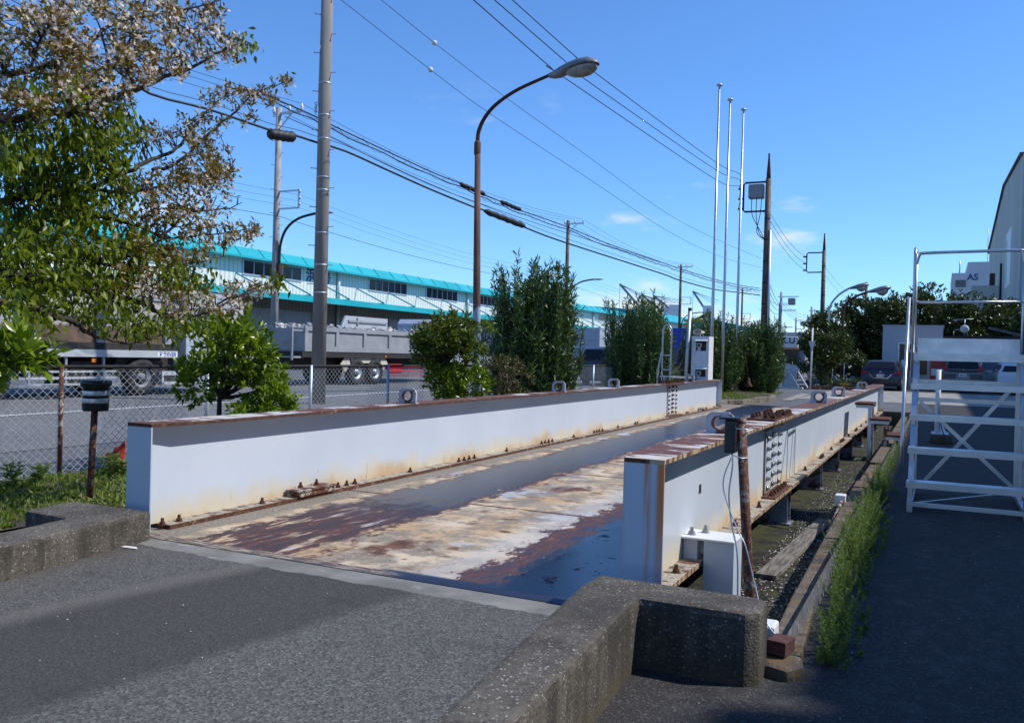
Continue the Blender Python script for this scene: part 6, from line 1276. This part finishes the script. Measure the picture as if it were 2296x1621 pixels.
c = un(1928, 868, .2); c = Vector((un(1928, 860, Y=44.5).x, 44.5, 0)); b = MB(); b.lathe([(.10, 0), (.145, .28), (.15, .28)], 14, tuple(c)); tag(b.build('bucket', M['white']), 'small white bucket left of the dark blue car', 'bucket')
c = un(1893, 862, Y=44); b = MB(); b.lathe([(.16, 0), (.24, .26), (.25, .27)], 12, (c.x, 44, .02)); tag(b.build('plant_pot', M['yellow']), 'yellowish plant pot in the planting bed', 'plant pot')
# white post with triangular sign
Y = 43; p0 = un(1817, 868, Y=Y); t = thing('sign_post', 'thin white post with a small inverted triangular sign beside the round tree', 'sign', (p0.x, Y, 0)); p1 = un(1822, 735, Y=Y)
b = MB(); b.tube([(p0.x, Y, 0), (p1.x, Y, p1.z)], .04, 8); b.build('post', M['white'], t); q0 = un(1820, 765, Y=Y); b = MB(); b.prism([(q0.x-.14, q0.z), (q0.x+.17, q0.z), (q0.x+.03, q0.z-.52)], Y-.06, Y-.042, 'y'); b.build('sign_plate', M['office'], t)
b = MB(); b.tube([(p1.x, Y, p1.z+.001), (p1.x, Y, p1.z+.16)], .05, 8); b.build('red_band', M['rust'], t)
# grey barrier frames
Y = 42.3; ax_, bx_ = un(1746, 850, Y=Y).x, un(1797, 850, Y=Y).x
t = thing('barrier_frame', 'grey steel panel frame with slanted braces standing right of the mound', 'barrier', (ax_, Y, 0)); zz = un(1770, 818, Y=Y).z
b = MB(); b.box(ax_+.1, ax_+.75, Y+.35, Y+.38, .04, zz); b.build('panel', M['container'], t)
b = MB(); b.bar((ax_, Y, .05), (bx_, Y, .05), .07); b.bar((ax_, Y, .05), (ax_+.1, Y+.4, .05), .07); b.bar((bx_, Y, .05), (bx_, Y+.5, .05), .07); b.bar((ax_, Y+.4, .05), (bx_, Y+.5, .05), .07); b.bar((ax_, Y, .05), (ax_, Y+.3, zz), .05); b.build('base', M['office'], t)
for dx in (0, .38): b = MB(); b.bar((bx_-.1+dx, Y+.02, .07), (ax_+.30+dx+.1, Y+.33, zz-.25), .06); b.build('brace', M['office'], t)
b = MB(); b.bar((ax_+.55, Y+.33, zz-.22), (ax_+.88, Y+.33, zz-.22), .06); b.build('top_bar', M['office'], t)
t = thing('yard_fence', 'low wire fence with grey posts running left of the small office', 'fence', (-3.5, 52, 0))
for i in range(6): b = MB(); b.tube([(-5.4+.62*i, 52, 0), (-5.4+.62*i, 52, 1.25)], .03, 6); b.build('post', M['office'], t)
b = MB(); b.tube([(-5.4, 52, 1.23), (-2.3, 52, 1.23)], .025, 6); b.build('rail', M['office'], t)
# vending machine and beige display case
xv0, xv1, xv2 = un(2051, 820, Y=49.6).x, un(2086, 820, Y=49.6).x, un(2118, 820, Y=49.6).x
t = thing('display_case', 'beige showcase with a dark rounded window left of the red vending machine', 'display case', (xv0, 49.6, 0)); zc0, zc1 = un(2070, 845, Y=49.6).z, un(2070, 790, Y=49.6).z
b = MB(); b.box(xv0, xv1-.03, 49.3, 49.9, -.01, zc1+.35, b=.03); b.build('case', M['beige'], t); b = MB(); b.box(xv0+.08, xv1-.15, 49.28, 49.299, zc0+.12, zc1+.2); b.build('window', M['glass'], t)
t = thing('vending_machine', 'red drinks vending machine with rows of cans, behind the rolling steps', 'vending machine', (xv1, 49.6, 0)); zt = zc1+.42
b = MB(); b.box(xv1, xv2, 49.3, 49.9, -.01, zt, b=.02); b.build('body', M['red'], t); b = MB(); b.box(xv1+.04, xv1+.50, 49.285, 49.299, zt-.72, zt-.08); b.build('display', M['cardark'], t)
b = MB()
for r_ in range(3):
    for i in range(6): b.lathe([(.028, 0), (.028, .12)], 8, (xv1+.08+.075*i, 49.27, zt-.28-.2*r_))
b.build('cans', M['rustlight'], t); b = MB(); b.box(xv1+.04, xv1+.48, 49.28, 49.299, .75, 1.1); b.build('panel', M['plate'], t)
for q_ in ((xv2-.2, xv2-.08, zt-.5, zt-.42), (xv2-.2, xv2-.06, .95, 1.12), (xv2-.2, xv2-.08, zt-.85, zt-.75)): b = MB(); b.box(q_[0], q_[1], 49.28, 49.299, q_[2], q_[3]); b.build('panel', M['plate'], t)
c = un(2004, 845, Y=50.6); b = MB(); b.box(c.x-.1, c.x+.16, 50.6, 50.63, 0, c.z+.72); tag(b.build('wooden_stake', M['beige']), 'pale wooden stake board leaning at the office wall behind the blue car', 'board')

# ================================================================ VEHICLES
def wheel(parent, c, r, w_, rim='alu', side=1, hub='dark'):
    """axle along x; side = +1 when the outer face looks to +x"""
    b = MB(); b.lathe([(r*.62, -w_/2), (r*.93, -w_/2), (r, -w_*.32), (r, w_*.32), (r*.93, w_/2), (r*.60, w_/2), (r*.58, w_*.2)], 28, c, 'x'); o = b.build('tyre', M['rubber'], parent)
    b = MB(); s = side*w_/2; b.lathe([(r*.60, s*.2), (r*.60, s*.85), (r*.50, s*.7), (r*.34, s*.1), (r*.20, s*.15), (r*.18, s*.95), (r*.05, s*1.05)] if side > 0 else [(r*.60, s*.2), (r*.60, s*.85), (r*.50, s*.7), (r*.34, s*.1), (r*.20, s*.15), (r*.18, s*.95), (r*.05, s*1.05)], 20, c, 'x'); b.build('rim', M[rim], parent)
    return o
def car(name, label, loc, rz, st, body, wheels, plate_no, group, rear_glass=(2, 3), lights=None):
    t = thing(name, label, 'car', loc, rz, group); b = MB(); rings = []
    for y, zb, zs, zt, ws, wt in st:
        rings.append([(-ws*.93, y, zb), (-ws, y, zb+(zs-zb)*.45), (-ws*.985, y, zs), (-wt, y, zt-.02), (-wt*.8, y, zt), (0, y, zt+.012), (wt*.8, y, zt), (wt, y, zt-.02), (ws*.985, y, zs), (ws, y, zb+(zs-zb)*.45), (ws*.93, y, zb)])
    k = 11; vs = [p for r_ in rings for p in r_]; fs = [(i*k+j, i*k+(j+1) % k, (i+1)*k+(j+1) % k, (i+1)*k+j) for i in range(len(rings)-1) for j in range(k)]; fs += [tuple(range(k)), tuple((len(rings)-1)*k+j for j in range(k))]
    b.add(vs, fs, True); o = b.build('body', body, t, world=False); m_ = o.modifiers.new('e', 'EDGE_SPLIT'); m_.split_angle = R(38)
    def patch(nm, pts, mat, off=(0, -.012, .004)):
        b = MB(); q = [Vector(p)+Vector(off) for p in pts]; n_ = (q[1]-q[0]).cross(q[-1]-q[0]).normalized(); vs = q+[p-n_*.010 for p in q]; n = len(q); b.add(vs, [tuple(range(n)), tuple(range(2*n-1, n-1, -1))]+[(i, (i+1) % n, n+(i+1) % n, n+i) for i in range(n)]); return b.build(nm, mat, t, world=False)
    a, e = st[rear_glass[0]], st[rear_glass[1]]
    def at_(f, wf): return lambda s: (s*wf*(a[5]*(1-f)+e[5]*f), a[0]*(1-f)+e[0]*f, (a[3])*(1-f)+e[3]*f)
    lo, hi_ = at_(.06, .90), at_(.90, .86); patch('rear_window', [lo(-1), lo(1), hi_(1), hi_(-1)], M['glass'], (0, -.03, .012))
    for s in (-1, 1):
        i0, i1, i2 = rear_glass[1], rear_glass[1]+1, rear_glass[1]+2
        sp = []
        for i, f in ((i0, .10), (i1, .10), (i2, .10), (i2+1, .12)): y_, zb, zs, zt, ws, wt = st[i]; sp.append(Vector((s*(ws*.985*(1-f)+wt*f+.012), y_, zs*(1-f)+zt*f)))
        for i, f in ((i2, .82), (i1, .86), (i0, .80)): y_, zb, zs, zt, ws, wt = st[i]; sp.append(Vector((s*(ws*.985*(1-f)+wt*f+.012), y_, zs*(1-f)+zt*f)))
        bb = MB(); n = len(sp); bb.add(sp+[p-Vector((s*.012, 0, 0)) for p in sp], [tuple(range(n)), tuple(range(2*n-1, n-1, -1))]+[(i, (i+1) % n, n+(i+1) % n, n+i) for i in range(n)]); bb.build('side_window', M['glass'], t, world=False)
        bb = MB(); mw = st[i2]; bb.box(s*(mw[4]+.10)-.09, s*(mw[4]+.10)+.09, mw[0]+.25, mw[0]+.35, mw[2]+.02, mw[2]+.15, b=.02); bb.build('mirror', body, t, world=False)
        for yw in wheels:
            r_ = .32; bw = MB(); bw.lathe([(r_*.6, -.1), (r_*.93, -.1), (r_, -.06), (r_, .06), (r_*.93, .1), (r_*.6, .1)], 22, (s*(st[3][4]-.10), yw, r_), 'x'); wo = bw.build('wheel', M['rubber'], t, world=False)
            bw = MB(); bw.lathe([(r_*.6, .05*s), (r_*.58, .10*s), (r_*.1, .105*s)], 14, (s*(st[3][4]-.10), yw, r_), 'x'); bw.build('rim', M['alu'], wo, world=False)
    for nm, pts, mt in lights: patch(nm, pts, M[mt])
    y1 = st[1][0]-.02
    return t, patch
cg = 'cars parked by the office'
ST1 = [(0, .34, .52, .60, .80, .76), (.03, .26, .74, .80, .88, .82), (.10, .24, .96, 1.02, .89, .74), (.55, .22, .97, 1.40, .89, .60), (.95, .2, .96, 1.46, .89, .60), (2.3, .2, .94, 1.47, .89, .61), (2.9, .2, .92, 1.33, .89, .64), (3.5, .2, .88, .96, .88, .72), (4.2, .22, .72, .80, .84, .68), (4.5, .3, .55, .60, .74, .6)]
cp = un(1968, 872, Y=45.4); lp = lambda s: [(s*.45, .0, .80), (s*.875, .03, .80), (s*.895, .09, .95), (s*.66, .05, .92)][::s]
t, patch = car('parked_car', 'dark slate-blue estate car seen from behind, left of the small office wall', (cp.x+.1, 45.4, 0), R(-3), ST1, M['carblue'], (.85, 3.5), '11-39', cg, lights=[('tail_light', lp(-1), 'redlight'), ('tail_light', lp(1), 'redlight')])
b = MB(); b.box(-.17, .17, -.035, -.015, .62, .78); b.build('number_plate', M['plate'], t, world=False)
def plate_text(t, s, z, y): o = text('plate_number', s, face_mat((0, 0, 0), (1, 0, 0)), .125, M['ink'], None, .002, .003); o.parent = t; o.matrix_basis = face_mat(Vector((.02, y, z)), (1, 0, 0)); return o
plate_text(t, '11-39', .69, -.037); b = MB(); b.box(-.06, .06, .03, .06, .86, .92, b=.01); b.build('badge', M['chrome'], t, world=False)
b = MB(); b.bar((-.50, .0, .78), (-.30, -.02, .58), .025); b.bar((.50, .0, .78), (.30, -.02, .58), .025); b.bar((-.30, -.02, .58), (.30, -.02, .58), .025); b.build('chrome_strip', M['chrome'], t, world=False)
b = MB(); b.box(-.78, .78, -.02, .06, .24, .34, b=.02); b.build('lower_bumper', M['dark'], t, world=False)
ST2 = [(0, .32, .60, .66, .80, .76), (.03, .26, .90, .96, .86, .80), (.08, .24, 1.04, 1.10, .87, .78), (.26, .22, 1.06, 1.60, .87, .68), (.6, .2, 1.05, 1.70, .87, .67), (2.5, .2, 1.02, 1.72, .87, .68), (3.1, .2, .98, 1.52, .87, .68), (3.7, .2, .95, 1.02, .86, .72), (4.1, .24, .78, .82, .8, .64), (4.25, .3, .6, .62, .72, .6)]
cp = un(2158, 872, Y=47); lp2 = lambda s: [(s*.62, .02, 1.02), (s*.84, .05, 1.02), (s*.80, .13, 1.30), (s*.72, .13, 1.30)][::s]
t, patch = car('parked_car', 'grey minivan seen from behind through the steps, with red-edged rear window', (cp.x, 47.0, 0), 0, ST2, M['cargrey'], (.75, 3.3), '90-71', cg, lights=[('tail_light', lp2(-1), 'redlight'), ('tail_light', lp2(1), 'redlight')])
b = MB(); b.box(-.17, .17, .0, .018, .76, .92); b.build('number_plate', M['plate'], t, world=False); plate_text(t, '90-71', .825, -.003)
b = MB(); b.lathe([(.07, 0), (.085, .006), (.06, .01)], 16, (0, 0, 0), 'y', M=Matrix.Translation((0, .02, 1.04)) @ Matrix.Scale(.65, 4, (0, 0, 1))); b.build('badge', M['chrome'], t, world=False)
b = MB(); b.box(-.62, .62, .015, .04, .98, 1.08); b.build('rear_trim', M['black'], t, world=False)
for s in (-1, 1): b = MB(); b.box(s*.56-.25, s*.56+.25, -.015, .03, .66, .88, b=.03); b.build('bumper_recess', M['cardark'], t, world=False)
cp = un(2281, 872, Y=47); ST3 = [(0, .32, .50, .58, .74, .70), (.03, .26, .80, .86, .82, .76), (.10, .24, .98, 1.04, .83, .72), (.40, .22, .99, 1.36, .83, .58), (.8, .2, .97, 1.46, .84, .58), (2.0, .2, .94, 1.48, .84, .59), (2.6, .2, .90, 1.34, .84, .62), (3.2, .2, .86, .92, .83, .68), (3.7, .24, .70, .76, .78, .62), (3.9, .3, .55, .6, .7, .56)]
lp3 = lambda s: [(s*.60, .04, .72), (s*.81, .07, .66), (s*.82, .10, 1.0), (s*.70, .10, .98)][::s]
t, patch = car('parked_car', 'white hatchback with red tail lamps, partly behind the right-hand step frame', (cp.x, 47, 0), R(3), ST3, M['carwhite'], (.7, 3.0), '', cg, lights=[('tail_light', lp3(-1), 'redlight'), ('tail_light', lp3(1), 'redlight')])
c = un(1290, 850, 0); c = Vector((-13.3, 35.5, 0)); t, patch = car('moving_car', 'dark maroon car on the street glimpsed left of the container lorry', (c.x, c.y, 0), R(2), ST2, M['cardark'], (.75, 3.3), '', None, lights=[('tail_light', lp2(-1), 'redlight'), ('tail_light', lp2(1), 'redlight')])

# big tipper lorry at the left
TX = -17.95
t = thing('tipper_lorry', 'huge rusty-bodied grey tipper lorry on the street behind the cherry tree', 'lorry', (TX, 12, 0))
b = MB(); b.box(TX-2.35, TX-.06, 6.2, 16.45, 1.30, 2.95); b.build('tipper_body', M['dumprust'], t)
for y in (6.4, 9.0, 11.6, 14.2, 16.2): b = MB(); b.box(TX-.0598, TX+.02, y, y+.22, 1.30, 2.95); b.build('side_stake', M['truckgrey'], t)
for z in (1.9, 2.4): b = MB(); b.box(TX-.0599, TX-.02, 6.2, 16.45, z, z+.09); b.build('side_rib', M['truckgrey'], t)
b = MB(); b.box(TX-2.4, TX-.01, 6.2, 16.5, 1.135, 1.298); b.build('sub_frame', M['dark'], t)
b = MB(); b.box(TX-.08, TX+.03, 5.8, 16.6, .96, 1.134); b.build('side_beam', M['trucklight'], t)
b = MB(); b.box(TX+.031, TX+.035, 15.94, 16.58, .975, 1.095); o_ = b.build('sticker', M['plate'], t); text('sticker_lettering', 'ドラEVER', face_mat((TX+.037, 16.26, 1.035), (0, 1, 0)), .135, M['blueink'], o_, .0015, .003)
b = MB(); b.box(TX-1.9, TX-.5, 6.0, 18.5, .55, .95); b.box(TX-2.2, TX-.2, 12.5, 13.1, .45, .9); b.box(TX-.9, TX-.15, 13.6, 14.3, .35, .85); b.box(TX-1.9, TX-.3, 14.2, 14.6, .2, .8); b.build('chassis', M['dark'], t)
for y in (10.35, 11.65, 15.55, 18.3): wheel(t, (TX-.17, y, .47), .47, .30, 'truckgrey' if y > 12 else 'galv')
for y in (10.35, 11.65, 15.55): wheel(t, (TX-2.15, y, .47), .47, .30, 'galv')
b = MB(); pts = [(TX-.17, 15.55+.60*math.cos(a), .47+.60*math.sin(a)) for a in [R(180-10*i) for i in range(19)]]
for i in range(18): b.bar(pts[i], pts[i+1], .42, .02, up=(1, 0, 0))
b.build('mudguard', M['dark'], t)
for z in (.32, .47, .62): b = MB(); b.bar((TX-.02, 12.25, z), (TX-.02, 14.75, z), .03, .055); b.build('side_guard', M['trucklight'], t)
for y in (12.5, 13.4, 14.4): b = MB(); b.bar((TX-.04, y, .28), (TX-.04, y, .95), .05); b.build('guard_bracket', M['galv'], t)
b = MB(); b.box(TX-.45, TX-.02, 16.15, 16.85, .25, .60); b.build('battery_box', M['trucklight'], t); b = MB(); b.box(TX-.02, TX-.005, 16.22, 16.78, .36, .50); b.build('box_slot', M['dark'], t)
b = MB(); b.box(TX-.45, TX-.02, 16.95, 17.6, .22, .62); b.build('tank', M['galv'], t)
for y, nm in ((12.35, 'orange'), (14.05, 'orange')): b = MB(); b.box(TX-.02, TX+.01, y, y+.12, .83, .92); b.build('marker_lamp', M[nm], t)
b = MB(); b.prism([(16.95, .75), (19.1, .6), (19.2, 1.4), (18.95, 2.72), (17.2, 2.75), (16.95, 2.6)], TX-2.4, TX-.05, 'x'); b.build('cab', M['cab'], t)
b = MB(); b.prism([(17.6, 1.6), (18.75, 1.55), (18.68, 2.35), (17.6, 2.35)], TX-.049, TX-.035, 'x'); b.build('side_window', M['glass'], t)
# grey bulk lorry in the middle
TX = -19.25
t = thing('bulk_lorry', 'long grey open-bodied lorry loaded with rubble, behind the thick pole', 'lorry', (TX, 27, 0))
b = MB(); b.box(TX-2.3, TX-.06, 23.3, 31.6, 1.22, 1.98); b.build('body_side', M['truckgrey'], t)
b = MB(); b.box(TX-.06, TX+.0, 23.3, 31.6, 1.90, 2.05); b.box(TX-.06, TX+.0, 23.3, 31.6, 1.2, 1.38); b.build('side_rails', M['truckgrey'], t)
for y in (23.3, 25.0, 26.65, 28.3, 29.9, 31.4): b = MB(); b.box(TX-.0599, TX-.006, y, y+.16, 1.381, 1.899); b.build('side_post', M['truckgrey'], t)
b = MB(); b.box(TX-2.3, TX-.02, 23.2, 31.7, 1.0, 1.19); b.build('sub_frame', M['dark'], t)
b = MB()
for z in (1.0, 1.3, 1.6, 1.9): b.bar((TX-2.2, 22.75, z), (TX-.1, 22.75, z), .05)
for xx in (TX-2.2, TX-1.2, TX-.1): b.bar((xx, 22.75, .9), (xx, 22.75, 2.0), .06)
b.bar((TX-.1, 22.75, 1.0), (TX-.1, 23.3, 1.0), .06); b.bar((TX-.1, 22.75, 1.9), (TX-.1, 23.3, 1.9), .05); b.build('tail_frame', M['truckgrey'], t)
b = MB(); b.prism([(28.1, 2.06), (31.4, 2.06), (31.4, 2.66), (28.45, 2.66)], TX-2.3, TX-2.22, 'x'); b.build('headboard', M['trucklight'], t); b = MB(); b.bar((TX-2.19, 28.6, 2.45), (TX-2.19, 31.3, 2.45), .05, .08); b.bar((TX-2.19, 29.2, 2.06), (TX-2.19, 29.2, 2.6), .06); b.build('headboard_ribs', M['truckgrey'], t)
b = MB()
for i in range(260):
    y = random.uniform(23.5, 31.4); x = TX-random.uniform(.1, 2.1); s_ = random.uniform(.04, .14); Mx = Matrix.Translation((x, y, 1.98+random.uniform(0, .12))) @ Matrix.Rotation(random.uniform(0, 6), 4, Vector((random.random(), random.random(), random.random()+.1)).normalized()); b.box(-s_, s_, -s_*.6, s_*.6, -s_*.35, s_*.35, M=Mx, mi=random.choice((0, 0, 1)))
tag(b.build('rubble', [M['truckgrey'], M['beige']]), 'broken concrete rubble heaped in the grey lorry', 'rubble', None, 'stuff')
for y in (26.35, 27.5): wheel(t, (TX-.17, y, .48), .48, .30, 'galv')
for y in (26.35, 27.5): wheel(t, (TX-2.1, y, .48), .48, .30, 'galv')
b = MB(); b.bar((TX-.12, 25.55, .62), (TX-.12, 25.95, 1.0), .40, .03, up=(1, 0, 0)); b.bar((TX-.12, 25.95, 1.0), (TX-.12, 27.9, 1.0), .40, .03, up=(1, 0, 0)); b.bar((TX-.12, 27.9, 1.0), (TX-.12, 28.25, .65), .40, .03, up=(1, 0, 0)); b.build('mudguard', M['beige'], t)
b = MB(); b.box(TX-1.8, TX-.5, 23.4, 33, .55, .99); b.build('chassis', M['dark'], t)
b = MB(); b.box(TX-.10, TX-.05, 28.4, 29.3, .40, .78); b.build('guard_panel', M['red'], t)
for z in (.30, .48, .66): b = MB(); b.bar((TX-.03, 28.4, z), (TX-.03, 30.9, z), .03, .05); b.build('side_guard', M['red'], t)
for y in (24.1, 28.05): b = MB(); b.box(TX-.019, TX+.005, y, y+.1, 1.02, 1.1); b.build('marker_lamp', M['orange'], t)
b = MB(); b.prism([(32.3, .7), (34.3, .6), (34.4, 1.4), (34.1, 2.6), (32.5, 2.7), (32.3, 2.5)], TX-2.3, TX-.05, 'x'); b.build('cab', M['cab'], t)
wheel(t, (TX-.17, 33.6, .48), .48, .30, 'galv')
# container lorry
p0 = un(1344, 796, d=76); zt = un(1344, 735, d=76).z; x1 = p0.x; x0 = x1-2.45; Y0 = p0.y
t = thing('container_lorry', 'silver container on a lorry seen from behind between two oleanders', 'lorry', (x1, Y0, 0)); b = MB(); b.box(x0, x1, Y0, Y0+9, 1.15, zt); b.build('container', M['container'], t)
b = MB(); 
for xx in (x0, x0+.6, x0+1.2, x0+1.8, x1-.08): b.box(xx, xx+.08, Y0-.05, Y0-.001, 1.16, zt-.01)
for z in (1.16, 2.0, 2.8, zt-.12): b.box(x0, x1, Y0-.035, Y0-.0015, z, z+.10)
b.build('door_ribs', M['galv'], t); b = MB(); b.box(x0, x1, Y0-.1, Y0+9, .85, 1.149); b.build('chassis', M['brown'], t)
for xx in (x0+.2, x1-.2): wheel(t, (xx, Y0+1, .5), .5, .35, 'galv', 1)
# blue container with loading crane
p0 = un(1504, 800, d=68); p1 = un(1556, 737, d=68); t = thing('blue_container_lorry', 'blue container lorry with yellow loading crane behind the white cabinet', 'lorry', (p0.x, p0.y, 0)); b = MB(); b.box(p0.x, p1.x+.4, p0.y, p0.y+6, .9, p1.z); b.build('container', M['bluebox'], t)
b = MB()
for i in range(7): xx = p0.x+.1+i*.33; b.box(xx, xx+.1, p0.y-.06, p0.y-.001, .95, p1.z-.05)
b.build('container_ribs', M['bluebox'], t); b = MB(); b.bar((p0.x+1.2, p0.y+7, 1), (p0.x+1.4, p0.y+7, p1.z+1.7), .35); b.bar((p0.x+1.4, p0.y+7, p1.z+1.6), (p0.x-.9, p0.y+7, p1.z+.5), .25); b.bar((p0.x-.9, p0.y+7, p1.z+.9), (p0.x+2.0, p0.y+7, p1.z+.85), .2); b.build('loading_crane', M['yellow'], t)
b = MB(); b.box(p0.x, p1.x+.4, p0.y-.05, p0.y+8, .5, .899); b.build('chassis', M['dark'], t); wheel(t, (p1.x+.2, p0.y+1, .5), .5, .3)
# sheeted lorry with lettering
Y = 66; xl, xr = un(1727, 770, Y=Y).x, un(1789, 770, Y=Y).x; z0, z1 = un(1760, 780, Y=Y).z, un(1760, 755, Y=Y).z
t = thing('sheeted_lorry', 'lorry with a white lettered sheet above its dark windscreen at the end of the street', 'lorry', (xl, Y, 0)); b = MB(); b.box(xl, xr, Y, Y+.5, z0, z1, b=.06); b.build('white_sheet', M['white'], t)
b = MB(); b.box(xl-.3, xr+.45, Y+.6, Y+8, .9, z1+.35, b=.05); b.build('cargo_box', M['truckgrey'], t)
text('sheet_lettering', 'K.U', face_mat((un(1767, 770, Y=Y).x, Y-.01, (z0+z1)/2+.12), (1, 0, 0)), .62, M['dark'], t, .01, .012)
b = MB(); b.box(xl, xr, Y+.02, Y+.5, z0-.10, z0-.01); b.build('lamp_strip', M['orange'], t); b = MB(); b.box(xl+.05, xr-.05, Y+.1, Y+.6, 1.15, z0-.101); b.build('windscreen', M['glass'], t); b = MB(); b.box(xl, xr, Y+.05, Y+2, .5, 1.149, b=.05); b.build('front_panel', M['cab'], t)
for xx in (xl+.2, xr-.2): wheel(t, (xx, Y+1.2, .45), .45, .25)
b = MB(); c = un(1776, 830, Y=43.6); b.lathe([(.05, 0), (.14, .1), (.13, .3), (.04, .36)], 12, (c.x, 43.6, c.z-.2)); b.tube([(c.x, 43.6, c.z+.15), (c.x, 43.6, c.z+.4)], .012, 4); tag(b.build('float', M['yellow']), 'yellow-orange float hanging on the grey barrier frame', 'float')
